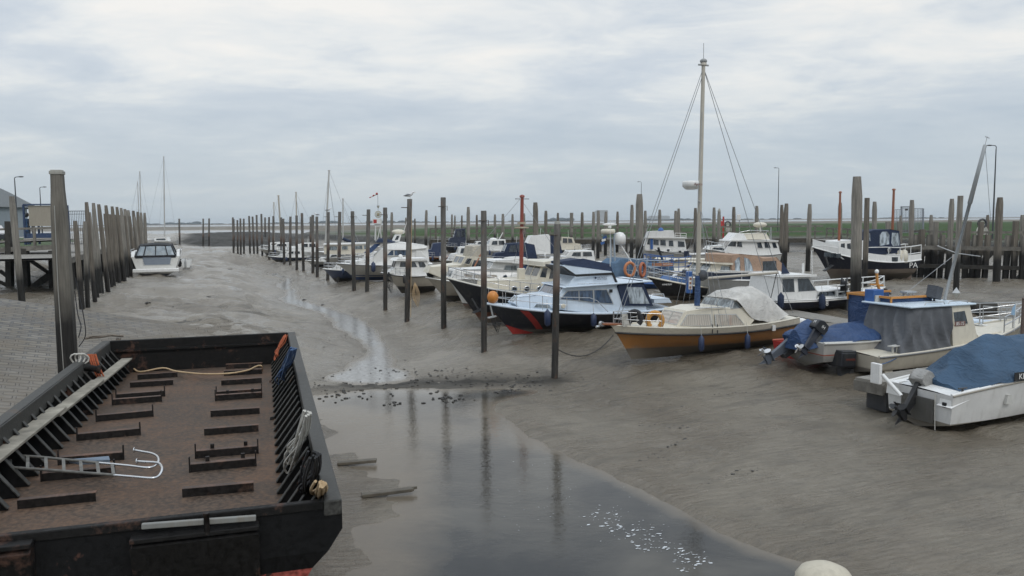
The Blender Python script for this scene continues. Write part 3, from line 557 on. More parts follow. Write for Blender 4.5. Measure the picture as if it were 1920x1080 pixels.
# ------------------------------------------------------------------ left wharf
WP = [(141, 414, 154, 580, 10), (159, 415, 164.5, 575.5, 8.5), (162, 379, 178, 565, 8.5), (175, 380.6, 188, 555, 8), (185, 383, 203, 547, 8), (198.5, 385, 214, 538.5, 7.5), (210, 387, 224, 531, 7.2), (219, 388, 234, 528, 7), (227, 390, 239.5, 519, 7), (234, 392, 247, 513, 7), (240, 394, 252, 508, 7.5), (250, 395, 258, 500, 6.5), (258, 397, 264, 495, 6), (264, 398.5, 269.5, 492, 6), (271, 399, 275, 490, 6)]
for i, t in enumerate(WP):
    post('wharf_pile', *t, 'pile', 'leaning dark footed wharf pile, %s back from the big foreground pile on the left' % ORD[i], 'timber piles of the left wharf', cat='pile')
for i in range(11):
    x0, y0, x1, y1 = 168 + i * 9.4, 398 + i * .9, 183 + i * 9.0, 556 - i * 5.6
    post('wharf_pile', x0, y0, x1, y1, 6.5 - i * .12, 'pile', 'shorter dark pile of the second wharf row, %s back from the pier end' % ORD[i], 'second row piles of the left wharf', cat='pile')
def big_left():
    p = D(128, 690, 20.2); base = Vector((p.x, p.y, H(p.x, p.y))); top = D(107, 324, 20.2); m = MB(); L = top - base; rows = []
    rng = random.Random(2)
    for t, k in [(-.15, .205), (0, .205), (.25, .20), (.5, .192), (.7, .18), (.84, .165), (.93, .142), (.985, .135), (1, .13)]:
        c = base + L * t; r = []
        for sx, sy in ((-1, -.72), (-.72, -1), (.72, -1), (1, -.72), (1, .72), (.72, 1), (-.72, 1), (-1, .72)): r.append(c + Matrix.Rotation(R(14), 3, 'Z') @ Vector((sx * k * (1 + rng.uniform(-.03, .03)), sy * k * (1 + rng.uniform(-.03, .03)), 0)))
        rows.append(r)
    m.grid(rows, 0, False, True); m.face(rows[-1]); o = m.build('mooring_pile', wood('big_pile_timber', (0.17, 0.155, 0.13), (0.024, 0.022, 0.02), 3.0), None, tuple(base)); tag(o, 'big square grey mooring pile in the left foreground beside the barge', 'pile')
    c = MB(); c.box((0, 0, 0), (0.30, 0.30, 0.09), rz=R(14)); c.box((0, 0, 0.055), (0.25, 0.25, 0.03), rz=R(14)); c.build('cap', paint('pale_pile_cap', (0.33, 0.32, 0.28), 0.7, 0.4), o, bevel=0.015).location = L
    c = MB(); q = L.copy(); c.tube([(0.03, -0.25, 0.1) , Vector((0.0, -0.25, 0)) + L * 0.5, Vector((0, -0.20, 0)) + L * 0.86], 0.012, 5); c.build('cable', paint('pale_cable', (0.32, 0.31, 0.28), 0.6, 0.2), o)
    for k, pts in enumerate([[(141, 520), (150, 560), (158, 600), (160, 630), (148, 650)], [(140, 545), (146, 590), (152, 612), (147, 633)]]):
        m = MB(); P = [D(a, b, 20.0) for a, b in pts]; m.tube(smooth_path(P), 0.013, 5); o2 = m.build('mooring_rope', ROPE_K); tag(o2, ['long dark rope hanging in a loop beside the big left pile', 'short dark rope hanging close against the big left pile'][k], 'rope')
big_left()
post('mooring_pile', 22, 368, 44, 596, 12.5, 'pile', 'rough round grey pile in front of the pier at far left', None, cat='pile')
def pier():
    d = 53.0; o = thing('timber_pier', 'old grey timber pier with cross braces at the far left', 'pier', (-33, d, 0)); O = Vector((-33, d, 0))
    def seg(mb, a, b, w, h, da=d, db=d): mb.beam(D(*a, da) - O, D(*b, db) - O, w, h)
    m = MB(); seg(m, (-60, 472), (105, 463), 0.35, 0.32); m.build('edge_beam', TIMB, o)
    m = MB(); seg(m, (-60, 456), (100, 450), 0.12, 0.2, d + 2, d + 2); m.build('deck_edge', TIMB, o)
    m = MB(); q = [D(-80, 458, d) - O, D(105, 449, d) - O]; q2 = [D(-80, 458, d) - O + Vector((0, 4.2, 0.1)), D(105, 449, d) - O + Vector((0, 4.2, 0.1))]; up = Vector((0, 0, -0.02)); m.face([q[0] + up, q[1] + up, q2[1] + up, q2[0] + up]); m.face([p + Vector((0, 0, -0.1)) for p in (q[0], q[1], q2[1], q2[0])]); m.build('deck', DECKB, o)
    m = MB(); seg(m, (-60, 432), (100, 427), 0.08, 0.14); m.build('handrail', TIMB, o)
    for x in (66, -10): m = MB(); seg(m, (x, 470), (x - 2, 428), 0.14, 0.14); m.build('rail_post', TIMB, o)
    for (a, b, w) in [((17, 415), (19, 560), 0.38), ((47, 466), (51, 556), 0.36), ((98, 470), (100, 555), 0.36), ((-30, 470), (-28, 575), 0.36)]: m = MB(); seg(m, a, b, w, w); m.build('leg', DTIMB, o)
    for (a, b) in [((55, 487), (92, 512)), ((54, 541), (100, 507)), ((54, 546), (100, 516)), ((0, 508), (18, 521)), ((-20, 520), (18, 537)), ((55, 481), (100, 480))]: m = MB(); seg(m, a, b, 0.16, 0.2); m.build('brace', DTIMB, o)
pier()
def wharf():
    base = Vector((-25.6, 47, 0)); a = np.array([-27.3, 47.5]); e = np.array([-0.39, 1.0]); o = thing('wharf_deck', 'long timber wharf deck running behind the left row of leaning piles', 'wharf', tuple(base))
    p0 = Vector((-26.0, 47, 3.05)) - base; p1 = Vector((-26.0 - 0.39 * 59, 106, 3.05)) - base; side = Vector((-0.93, -0.36, 0))
    m = MB(); m.beam(p0 - Vector((0, 0, .15)), p1 - Vector((0, 0, .15)), 0.3, 0.34); m.build('edge_beam', TIMB, o)
    m = MB(); m.face([p0, p1, p1 + side * 6, p0 + side * 6]); m.face([v - Vector((0, 0, 0.12)) for v in (p0, p1, p1 + side * 6, p0 + side * 6)]); m.build('deck', DECKB, o)
    for k in range(26):
        t = k / 25; q = p0.lerp(p1, t) + side * 0.6; m = MB(); m.beam(q - Vector((0, 0, .3)), q - Vector((0, 0, 3.2)), 0.3, 0.3); m.build('support_leg', DTIMB, o)
    m = MB(); m.face([p0 + side * 0.9 - Vector((0, 0, .3)), p1 + side * 0.9 - Vector((0, 0, .3)), p1 + side * 0.9 - Vector((0, 0, 3.4)), p0 + side * 0.9 - Vector((0, 0, 3.4))]); m.build('back_planking', DTIMB, o)
wharf()
def quay_things():
    # hall
    d = 128.0; p = D(-60, 420, d); o = thing('storage_hall', 'grey hall with long sloping roof on the left quay', 'building', (p.x, p.y, 3.0), R(31)); O = Vector((p.x, p.y, 3.0))
    w = MB(); hs = lambda x, y: Vector(((D(x, y, d) - O).x * .857, 0, (D(x, y, d) - O).z)); A = hs(-240, 388); B = hs(50, 384); w.box(((A.x + B.x) / 2, 8, (B.z) / 2), (B.x - A.x, 16, B.z)); w.build('wall', paint('grey_hall_cladding', (0.22, 0.26, 0.29), 0.6, 0.15), o)
    rf = MB(); prof = [(-240, 384), (-235, 350), (-40, 344), (0, 352), (20, 361), (45, 374), (70, 386), (70, 389), (50, 388)]
    pts = [hs(x, y) for x, y in prof]; rf.prism([(q.x, q.z) for q in pts], -0.6, 16.6); rf.build('roof', paint('grey_hall_roof', (0.27, 0.29, 0.31), 0.6, 0.15), o)
    m = MB(); q = hs(52, 388); m.box((q.x + .6, -0.2, q.z / 2), (0.5, 0.5, q.z)); m.build('downpipe', DKGREY, o)
    # container
    d = 80; p = D(75, 462, d); o = thing('storage_container', 'beige container with dark blue frame on the left quay', 'container', (p.x, p.y, 3.0)); O = Vector((p.x, p.y, 3.0)); s = d / FPX
    m = MB(); m.box((0.2, 1.2, (462 - 408) * s), (44 * s, 2.3, 38 * s)); m.build('panel_box', paint('beige_container_panel', (0.34, 0.30, 0.24), 0.6, 0.35, bump=0.2), o)
    m = MB(); x0 = -22 * s; x1 = 24 * s; zt = (462 - 388) * s; zb = (462 - 436) * s - .2
    for x in (x0 - .25, x1 + .35): m.box((x, 0, zt / 2), (0.16, 0.16, zt)); m.box((x, 2.4, zt / 2), (0.16, 0.16, zt))
    for x in (x0 - .25, x1 + .35): m.box((x, 1.2, zt - .07), (.12, 2.5, .12))
    m.box((0.25, 0, zt + .05), (x1 - x0 + .9, .2, .12)); m.box((0.25, 0.0, 0.9), (x1 - x0 + .44, .22, .45)); m.box((0.25, 2.4, 0.9), (x1 - x0 + .44, .22, .45)); m.build('frame', paint('dark_blue_frame', (0.02, 0.045, 0.11), 0.5, 0.2), o)
    m = MB(); m.box((.25, 0.1, .5), (x1 - x0 + .3, 1.8, .3)); m.build('base', paint('pale_plinth', (0.42, 0.4, 0.36), 0.7, 0.3), o)
    p = D(52, 450, 81); o = thing('fuel_pump', 'tall blue pump cabinet left of the beige container', 'pump', (p.x, p.y, 3.0)); m = MB(); m.box((0, 0, 1.3), (0.42, 0.5, 2.6)); m.build('cabinet', paint('blue_pump_paint', (0.02, 0.07, 0.17), 0.5, 0.3), o, bevel=0.03)
    m = MB(); m.ell((0, 0, 3.0), (0.24, 0.22, 0.26)); m.build('float_ball', DKGREY, o); m = MB(); m.tube(smooth_path([(0.25, -.2, 2.2), (0.45, -.3, 1.2), (0.3, -.3, .7), (0.1, -.27, 1.3)]), 0.04, 6); m.build('hose', BLACK, o)
    # railing
    d = 78; A = D(124, 416, d); o = thing('railing', 'dark metal railing with thin bars on the left quay', 'railing', (A.x, A.y, 3.0)); s = d / FPX; m = MB(); wd = 36 * s; z1 = (416 - 396) * s; zz = A.z - 3.0
    m.beam((0, 0, zz + z1), (wd, 0, zz + z1), .06, .06); m.beam((0, 0, zz + z1 - .3), (wd, 0, zz + z1 - .3), .04, .04); m.beam((0, 0, 0.1), (wd, 0, 0.1), .05, .05)
    for k in range(12): m.beam((wd * k / 11, 0, 0), (wd * k / 11, 0, zz + z1), .03, .03)
    m.build('bars', paint('dark_rail_steel', (0.06, 0.065, 0.075), 0.5, 0.1), o)
    # parked van seen between the piles
    p = D(-16, 440, 92); o = thing('parked_van', 'dark van with white top parked behind the pier at far left', 'van', (p.x, p.y, 3.0)); m = MB(); m.prism([(-1.6, .35), (1.9, .35), (1.95, .9), (1.3, 1.0), (-1.7, 1.0)], -.85, .85); m.build('body', paint('dark_car_paint', (.03, .033, .04), .3, .1), o, bevel=.05)
    m = MB(); m.prism([(-1.65, 1.003), (1.2, 1.003), (0.7, 1.9), (-1.6, 1.95)], -.8, .8); m.build('cab', WHITE, o, bevel=.06); m = MB(); m.prism([(-.2, 1.1), (0.95, 1.1), (0.6, 1.7), (-.2, 1.7)], -.82, .82); m.build('window', GLS, o)
    for x in (-1.0, 1.2):
        for y in (-.8, .8): m = MB(); m.lathe([(.32, -.1), (.33, 0), (.32, .1)], 14, axis=(0, 1, 0), o=(x, y, .33)); m.build('wheel', BLACK, o)
quay_things()
def lamp(px, ytop, ybase, d, label, zb, side=1, sock=False):
    p = D(px, ybase, d); o = thing('street_lamp', label, 'street lamp', (p.x, p.y, zb), group='street lamps around the harbour'); t = D(px, ytop, d); h = t.z - zb
    m = MB(); m.tube([(0, 0, 0), (0, 0, h * .5), (0, 0, h - .35)], [.09, .075, .05], 8); m.tube(smooth_path([(0, 0, h - .36), (0, 0, h - .12), (side * .15, 0, h), (side * .45, 0, h + .02)]), .04, 6); m.build('pole', paint('dark_lamp_pole', (.05, .055, .06), .5, .1), o)
    m = MB(); m.ell((side * .68, 0, h + .03), (.3, .12, .07)); m.build('lamp_head', DKGREY, o)
lamp(33, 332, 430, 84, 'dark curved street lamp left of the container, the taller one', 3.0)
lamp(79, 351, 430, 112, 'dark curved street lamp right of the hall roof', 3.0)
lamp(1202, 341, 440, 190, 'street lamp behind the tallest pile left of the tan mast', 2.4, -1)
lamp(1458, 315, 440, 150, 'dark street lamp on the green bank between tan mast and thick pile', 2.5, -1)
lamp(1861, 273, 440, 82, 'tall dark street lamp beside the leaning mast at far right', 2.5, -1)
# ------------------------------------------------------------------ jetty and palisade on the right
def jetty(pts, label, zd=2.35, rail=True, hgt=1.15):
    o = thing('timber_jetty', label, 'jetty', (*pts[0], 0)); O = Vector((*pts[0], 0)); rng = random.Random(9)
    dk = MB(); ed = MB(); rl = MB(); rp = MB(); lg = MB(); bt = MB(); brs = []
    for (ax, ay), (bx, by) in zip(pts[:-1], pts[1:]):
        a = Vector((ax, ay, zd)) - O; b = Vector((bx, by, zd)) - O; dv = (b - a); L = dv.length; u = dv.normalized(); nrm = Vector((-u.y, u.x, 0))
        if nrm.y > 0: nrm = -nrm
        back = -nrm * 2.2; dk.face([a + Vector((0, 0, .01)), b + Vector((0, 0, .01)), b + back + Vector((0, 0, .01)), a + back + Vector((0, 0, .01))]); ed.beam(a - Vector((0, 0, .3)) + nrm * .1, b - Vector((0, 0, .3)) + nrm * .1, .22, .6)
        bt.face([v - Vector((0, 0, .42)) for v in (a, b, b + back, a + back)])
        if rail:
            for q in (hgt, hgt * .55): rl.beam(a + back * .06 + Vector((0, 0, q)), b + back * .06 + Vector((0, 0, q)), .08, .2 if q > 1 else .15)
        k = 0.0
        while k < L:
            c = a + u * k
            if rail: rp.beam(c + back * .1, c + back * .1 + Vector((0, 0, hgt + .05)), .16, .16)
            lg.beam(c - Vector((0, 0, .4)), c - Vector((0, 0, 3.2)), .28, .28); brs.append((c - Vector((0, 0, .45)) + u * 1.6 + nrm * .05, c - Vector((0, 0, 2.6)) - u * .1 + nrm * .35)); k += 3.6
    dk.build('deck', DECKB, o); ed.build('edge_beam', wood('dark_jetty_timber', (.085, .075, .06), None, None, (3, 3, 3)), o); bt.build('deck_underside', DTIMB, o)
    if rail: rl.build('handrail', TIMB, o); rp.build('rail_posts', TIMB, o)['kind'] = 'stuff'
    lg.build('support_legs', DTIMB, o)['kind'] = 'stuff'
    for i, (a, b) in enumerate(brs[::2]): m = MB(); m.beam(a, b, .34, .3); m.build('brace', DTIMB, o)
jetty([(-12, 118), (23, 109), (42, 108)], 'long dark timber jetty with handrail along the green bank', 2.3, hgt=1.6)
jetty([(42.3, 107), (39.6, 90), (40.5, 71), (62, 60)], 'near timber jetty with sloping rails behind the palisade at the right', 2.2, hgt=1.4)
def palisade():
    A = G(1722, 520); Bp = G(1935, 528); o = thing('timber_palisade', 'open timber palisade with horizontal wales at the far right mud edge', 'palisade', tuple(A)); dv = Bp - A; rng = random.Random(4)
    for xb, yt in [(1661, 415.5), (1683, 415.5), (1713, 440), (1725.5, 430), (1739, 440), (1751, 416), (1764, 440), (1778, 445), (1812, 415), (1825, 440), (1836, 416), (1849, 440), (1887, 441), (1901, 414.5), (1916, 442), (1930, 415), (1945, 441)]:
        t = (xb - 1722) / 213; b = A + dv * t; b.z = H(b.x, b.y); tp = D(xb + 4, yt, b.y); m = MB(); m.beam(b - Vector((0, 0, .5)) - A, tp - A, .30 + rng.uniform(-.04, .05), .26); m.build('picket', PILE if rng.random() < .6 else PILEB, o)
    for z in (0.95, 2.3): m = MB(); m.beam(Vector((-2.5, .25, z)), dv * 1.1 + Vector((0, .25, z - .05)), .2, .28); m.build('wale', DTIMB if z < 1.5 else TIMB, o)
    for t in (0.05, .5, .93): m = MB(); q = dv * t; m.beam(q + Vector((-.2, .3, .1)), q + Vector((1.8, .5, 2.2)), .3, .3); m.build('brace', DTIMB, o)
palisade()
for i, (a, b, w) in enumerate([(1746, 403, 7), (1852, 403, 7), (1917, 403, 8), (1689, 404, 5)]):
    post('jetty_pile', a, b, a - 3, 505, w, 'pile', ['grey jetty pile between the gate and the leaning mast', 'grey jetty pile left of the far right street lamp', 'grey jetty pile at the right edge of the picture', 'thin jetty pile beside the metal gate'][i], 'piles carrying the right jetty', dpt=78, cat='pile')
def gate():
    d = 80; p = D(1712, 440, d); O = Vector((p.x, p.y, 2.2)); o = thing('metal_gate', 'grey barred metal gate with side wings on the right jetty', 'gate', tuple(O)); gm = paint('grey_galvanised', (.25, .27, .3), .5, .1, metal=.4)
    def q(x, y): return D(x, y, d) - O
    m = MB(); 
    for a, b in [((1690, 440), (1690, 388)), ((1707, 440), (1707, 388)), ((1689, 388), (1708, 388))]: m.beam(q(*a), q(*b), .12, .12)
    m.build('frame', gm, o); m = MB(); m.beam(q(1731, 440), q(1731, 391), .12, .12); m.build('wing_post', gm, o)
    for x0, x1, yt, n in ((1678, 1689, 393, 5), (1692, 1706, 391, 6), (1709, 1731, 391, 9)):
        m = MB(); m.beam(q(x0, yt), q(x1, yt), .05, .05); m.beam(q(x0, 436), q(x1, 436), .05, .05)
        for k in range(n): x = x0 + (x1 - x0) * k / (n - 1); m.beam(q(x, yt), q(x, 437), .035, .035)
        m.build('barred_panel', gm, o)
    m = MB(); c = q(1699, 393); m.box((c.x, c.y - .06, c.z), (.3, .03, .18)); m.build('sign_plate', DKGREY, o)
gate()
# beacon with windsock
def beacon():
    d = 150; p = D(707, 470, d); O = Vector((p.x, p.y, H(p.x, p.y))); o = thing('harbour_beacon', 'white and red harbour light beacon on thin legs', 'beacon', tuple(O)); q = lambda x, y: D(x, y, d) - O
    c = q(707, 414.5); s = d / FPX; m = MB(); m.box((c.x, 0, c.z), (14.5 * s, 1.4, 8.5 * s)); m.box((c.x, 0, c.z - 5 * s), (15.5 * s, 1.6, .1)); m.box((c.x + 1.5 * s, 0, c.z - 8 * s), (11 * s, 1.0, 4.5 * s)); m.build('housing', WHITE, o)
    m = MB(); c = q(704.5, 415); m.box((c.x, -.72, c.z), (6 * s, .06, 6.5 * s)); m.build('red_panel', RED, o)
    m = MB()
    for a, b, dy in [((705, 424), (706, 460), -.5), ((717, 412), (706, 450), -.5), ((712, 424), (716, 462), .5), ((703, 424), (701, 462), .5)]: m.tube([q(*a) + Vector((0, dy, 0)), q(*b) + Vector((0, dy, -1))], .09, 6)
    m.build('legs', WHITE, o); c = q(709, 402); m = MB()
    for k in range(5):
        a = math.pi * k / 5; m.tube([c + Vector((math.cos(a) * .62 * math.cos(t), math.sin(a) * .62 * math.cos(t), .62 * math.sin(t))) for t in np.linspace(0, 2 * math.pi, 17)], .035, 5)
    m.ell(tuple(c), (.3, .3, .35)); m.build('lantern_cage', paint('ochre_cage', (.42, .37, .25), .6, .3), o)
    m = MB(); c = q(709, 388); m.lathe([(.28, .25), (.1, -.25)], 8, o=tuple(c)); m.build('topmark', paint('pale_topmark', (.5, .48, .42), .6, .2), o)
    m = MB(); m.tube([q(709, 396), q(708, 362)], .03, 5); m.build('pole', DKGREY, o)
    t0, t1 = q(708, 362.5), q(692.5, 371); o2 = thing('windsock', 'red and white striped windsock flying above the harbour beacon', 'windsock', tuple(O)); N = 5
    for k in range(N):
        m = MB(); a = t0.lerp(t1, k / N); b = t0.lerp(t1, (k + 1) / N); r0 = .21 - .028 * k; m.tube([a, b], [r0, r0 - .028], 8); m.build('sleeve_band', RED if k % 2 == 0 else WHITE, o2)
beacon()
def gull(px, py, d, label, s=1.0, flip=1):
    p = D(px, py, d); o = thing('gull', label, 'gull', tuple(p), group='gulls on the posts'); m = MB(); f = flip
    m.tube([(-.24 * f, 0, .15), (-.12 * f, 0, .17), (0, 0, .2), (.10 * f, 0, .25), (.15 * f, 0, .33), (.2 * f, 0, .345), (.25 * f, 0, .335)], [.015, .05, .085, .065, .042, .045, .01], 8)
    m.tube([(0.02 * f, .025, .16), (.03 * f, .025, 0)], .008, 4); m.tube([(0.02 * f, -.025, .16), (.03 * f, -.025, 0)], .008, 4); m.build('body', paint('gull_white', (.7, .7, .69), .7, .1), o)
    m = MB(); 
    for sg in (-1, 1): m.tube([(.06 * f, sg * .06, .24), (-.08 * f, sg * .075, .22), (-.3 * f, sg * .03, .16)], [.02, .05, .008], 6)
    m.build('wings', paint('gull_grey', (.25, .26, .28), .7, .1), o); m = MB(); m.tube([(.235 * f, 0, .338), (.29 * f, 0, .328)], [.014, .003], 5); m.build('beak', paint('gull_beak', (.5, .3, .05), .5, .1), o); o.scale = (s, s, s)
gull(768, 373.6, G(763, 603).y, 'grey backed gull perched on the tall creek post', 1.1)
gull(615.7, 398, G(614.5, 525.5).y, 'tiny gull on the post right of the leaning white mast', 1.0)
gull(594, 406.3, G(595, 519.5).y, 'tiny gull on the shorter creek post left of the leaning white mast', 1.0, -1)
# red post and rope bundles on the jetty rail
def rails_bits():
    p = D(1356, 440, 112); o = thing('lifebuoy_post', 'red post with red lifebuoy cabinet on the far jetty', 'lifebuoy post', (p.x, p.y, 2.3)); t = D(1357, 406, 112); h = t.z - 2.3; m = MB(); m.box((0, 0, h / 2), (.2, .2, h)); m.build('post', RED, o)
    m = MB(); m.box((-.38, -.05, h * .66), (.5, .22, .8)); m.build('cabinet', paint('bright_red_box', (.5, .04, .04), .4, .15), o, bevel=.06)
    for px, d, top, bot, l in [(1364, 110, 417, 439, 'pale rope net bundle with dark top hanging on the far jetty rail'), (1840, 72, 414, 446, 'tangled pale rope bundle hanging on the right jetty rail')]:
        a = D(px, top, d); b = D(px, bot, d); h = a.z - b.z; o = thing('rope_bundle', l, 'rope bundle', tuple(b)); rng = random.Random(px); m = MB()
        for k in range(8): x = rng.uniform(-.4, .4); m.tube(smooth_path([(x * .5, 0, h * .8), (x - .12, -.1, h * .4), (x, -.12, rng.uniform(0, .2) * h), (x + .14, -.1, h * .4), (x * .5, 0, h * .8)]), .035, 5)
        m.build('rope', ROPE_W, o); m = MB(); m.tube([(.36 * math.cos(t), -.05, h * .85 + .36 * math.sin(t)) for t in np.linspace(0, 6.3, 13)], .1, 6); m.build('hose_coil', DKGREY, o)
    p = D(1384.5, 440, 118); o = thing('meter_box', 'white meter box on a thin post beside the far jetty', 'box', (p.x, p.y, 2.3)); t = D(1384.5, 402, 118); m = MB(); m.box((0, 0, t.z - 2.7), (.5, .4, .8)); m.build('box', WHITE, o, bevel=.03); m = MB(); m.tube([(.15, 0, 0), (.15, 0, t.z - 3.1)], .06, 6); m.build('post', ALU, o)
rails_bits()
def near_bits():
    p = D(1546, 1066, 9.0); o = MB(); h = p.z - WL; o.lathe([(.30, -1.0), (.30, h - .22), (.33, h - .2), (.325, h - .1), (.27, h - .02), (.16, h + .035), (.02, h + .05)], 20); ob = o.build('bollard', paint('pale_stone_bollard', (.52, .47, .37), .8, .3, bump=.3), None); ob.location = (p.x, p.y, WL); tag(ob, 'pale rounded bollard head at the bottom edge of the picture', 'bollard')
    for (a, b, l) in [((633, 869), (706, 863), 'shorter waterlogged plank lying by the barge, the farther one'), ((678, 929), (773, 917), 'longer split waterlogged plank in the pool, the nearer one')]:
        A = Z(*a, WL + .06); Bq = Z(*b, WL + .1); m = MB(); d = Bq - A; m.beam(Vector((0, 0, 0)), d, .17, .07); 
        if 'split' in l: m.beam(d * .98 + Vector((0, .05, 0)), d * 1.09 + Vector((0, .05, .01)), .05, .06); m.beam(d * .98 - Vector((0, .05, 0)), d * 1.04 - Vector((0, .05, -.01)), .05, .06)
        ob = m.build('plank', wood('waterlogged_plank', (.13, .115, .09), None, None, (2, 9, 9), .6), None, bevel=.012); ob.location = A; tag(ob, l, 'plank')
near_bits()
# ================================================================== the barge
def barge():
    zg = 1.9; NR_ = Z(641, 936, zg); FR = Z(553, 622, zg); FL = Z(195, 637, zg)
    eu = (FR - NR_); Lb = eu.length; eu.normalize(); ev = Vector((-eu.y, eu.x, 0)); Wd = (FL - FR).dot(ev)
    z0 = -0.3; O = Vector((NR_.x, NR_.y, z0)); rz = math.atan2(eu.y, eu.x); o = thing('open_barge', 'black steel open barge with rusty brown hold in the left foreground', 'barge', tuple(O), rz)
    M = Matrix.Translation(O) @ Matrix.Rotation(rz, 4, 'Z'); MI = M.inverted(); E = MI @ EYE
    def on(px, py, ax, val):
        d = MI.to_3x3() @ ray(px, py); s = (val - E[ax]) / d[ax]; return E + d * s
    zt = zg - z0; zf = zt - 0.86
    # hull shell: section profile (inset from side, height)
    prof = [(0.0, zt - .02), (0.0, zt - .34), (.16, zt - .58), (.34, zt - .78), (.78, zt - 1.6), (.9, -.3)]
    m = MB()
    rows = []
    for ins, z in prof:
        un = 0.02 + 0.28 * max(0, (zt - .6 - z)); uf = Lb - .02 - .28 * max(0, (zt - .6 - z)); rows.append([(un, ins, z), (uf, ins, z), (uf, Wd - ins, z), (un, Wd - ins, z)])
    for i in range(len(rows) - 1):
        for k in range(4): a, b = rows[i], rows[i + 1]; m.face([a[k], a[(k + 1) % 4], b[(k + 1) % 4], b[k]], 1 if i >= 3 else 0)
    m.build('hull', [TAR, REDLEAD], o)
    m = MB(); vr, vl = .62, Wd - .62; m.face([(.2, vr - .14, zf), (Lb - .2, vr - .14, zf), (Lb - .2, vl + .14, zf), (.2, vl + .14, zf)]); m.build('hold_floor', FLOORM, o)
    m = MB()
    m.face([(.1, .12, zt - .1), (Lb - .1, .12, zt - .1), (Lb - .1, .42, zf - .02), (.1, .42, zf - .02)]); m.face([(.1, Wd - .12, zt - .1), (Lb - .1, Wd - .12, zt - .1), (Lb - .1, Wd - .42, zf - .02), (.1, Wd - .42, zf - .02)])
    m.build('side_lining', TAR, o)
    m = MB(); m.face([(.16, .1, zt - .1), (.16, Wd - .1, zt - .1), (.16, Wd - .45, zf - .02), (.16, .45, zf - .02)]); m.build('end_wall', TARR, o)
    m = MB(); u = Lb - .16; m.face([(u, .1, zt - .1), (u, Wd - .1, zt - .1), (u, Wd - .45, zf - .02), (u, .45, zf - .02)]); m.box((u - .03, Wd / 2, zt - .27), (.08, Wd - .6, .05)); m.build('end_wall', TARR, o)
    # gunwale beams
    m = MB(); m.box((Lb / 2, .10, zt - .09), (Lb, .2, .18)); m.build('gunwale', GUNW, o, bevel=.02); m = MB(); m.box((Lb / 2, Wd - .10, zt - .09), (Lb, .2, .18)); m.box((Lb / 2, Wd - .215, zt - .16), (Lb - .5, .025, .3)); m.build('gunwale', GUNW, o, bevel=.012)
    m = MB(); m.box((Lb - .07, Wd / 2, zt - .06), (.14, Wd - .41, .12)); m.build('gunwale', TARR, o, bevel=.012); m = MB(); m.box((.05, Wd / 2, zt - .05), (.1, Wd - .41, .1)); m.build('gunwale', TARR, o, bevel=.012)
    # frames along both sides
    n = 27
    for k in range(n):
        u = .35 + (Lb - .75) * k / (n - 1)
        for sgn in (0, 1):
            f = (lambda v: v) if not sgn else (lambda v: Wd - v); m = MB(); t = .014
            poly = [(.13, zt - .2), (.22, zt - .2), (.68, zf + .03), (.68, zf + .003), (.4, zf + .003)]
            for du in (-t, t): m.face([(u + du, f(v), z) for v, z in poly])
            for i in range(len(poly)):
                a, b = poly[i], poly[(i + 1) % len(poly)]; m.face([(u - t, f(a[0]), a[1]), (u + t, f(a[0]), a[1]), (u + t, f(b[0]), b[1]), (u - t, f(b[0]), b[1])])
            m.build('frame', TAR, o); m = MB(); m.beam((u, f(.225), zt - .2), (u, f(.685), zf + .03), .1, .014); m.build('frame_flange', GUNW, o)
    # floor brackets measured on the floor
    BR = [(33, 955, 180, 940, 0), (78, 903, 215, 891, 1), (110, 872, 232, 862, 1), (145, 827, 263, 816, 1), (181, 791, 287, 781, 1), (211, 760, 303, 753, 1), (218, 750, 309, 743, 1), (244, 727, 325, 722, 0), (258, 712, 333, 707, 0), (268, 694, 344, 690, 0), (342, 933, 476, 921, 0), (356, 886, 480, 874, 2), (367, 860, 484, 850, 2), (383, 817, 485, 809, 0), (395, 782, 487, 776, 0), (404, 752, 491, 746, 2), (406, 745, 491, 739, 1), (415, 723, 491, 718, 0), (420, 705, 492, 701, 0), (424, 692, 492, 689, 0)]
    BRM = rusty('rusty_bracket_steel', (.013, .011, .010), (.085, .05, .036), .56, .7, .6, 2.5)
    BRT = rusty('rusty_bracket_top', (.07, .048, .038), (.16, .095, .068), .45, .6, .6, 2.5)
    for x0, y0, x1, y1, up in BR:
        a = on(x0, y0, 2, zf); b = on(x1, y1, 2, zf); a = Vector((a.x, a.y, zf + .004)); b = Vector((b.x, b.y, zf + .004)); m = MB(); m.beam(a + Vector((0, 0, .06)), b + Vector((0, 0, .06)), .014, .12); m.beam(a + Vector((.055, 0, .119)), b + Vector((.055, 0, .119)), .11, .012, 1)
        if up: 
            for q in (a, b): m.box((q.x, q.y, zf + .13), (.05, .02, .25))
        if up == 2:
            for t in (.26, .8): q = a.lerp(b, t); m.box((q.x + .12, q.y, zf + .1), (.06, .06, .2))
        m.build('floor_bracket', [BRM, BRT], o)
    m = MB()
    for px, py in [(508, 717), (510, 787)]: q = on(px, py, 2, zf); m.lathe([(.04, 0), (.035, .05), (.02, .06)], 8, o=(q.x, q.y, zf))
    m.build('floor_bolts', TARR, o)
    # pockets on the near end
    def nb(px, py, u=-.0): return on(px, py, 0, u)
    for x0, x1, yt, yl in [(247, 484, 986, 1004), (-60, 62, 1012, 1024)]:
        m = MB(); a = nb(x0, yt); b = nb(x1, yt - 10); zc = (a.z + b.z) / 2 - .03; v0, v1 = sorted((a.y, b.y)); m.prism([(-.16, zc - .12), (.05, zc), (.3, zc - .9), (.1, zc - .95)], v0, v1)
        m.box((-.075, (v0 + v1) / 2, zc - .045), (.17, v1 - v0 + .02, .05)); m.build('end_step', TARR, o, bevel=.01)
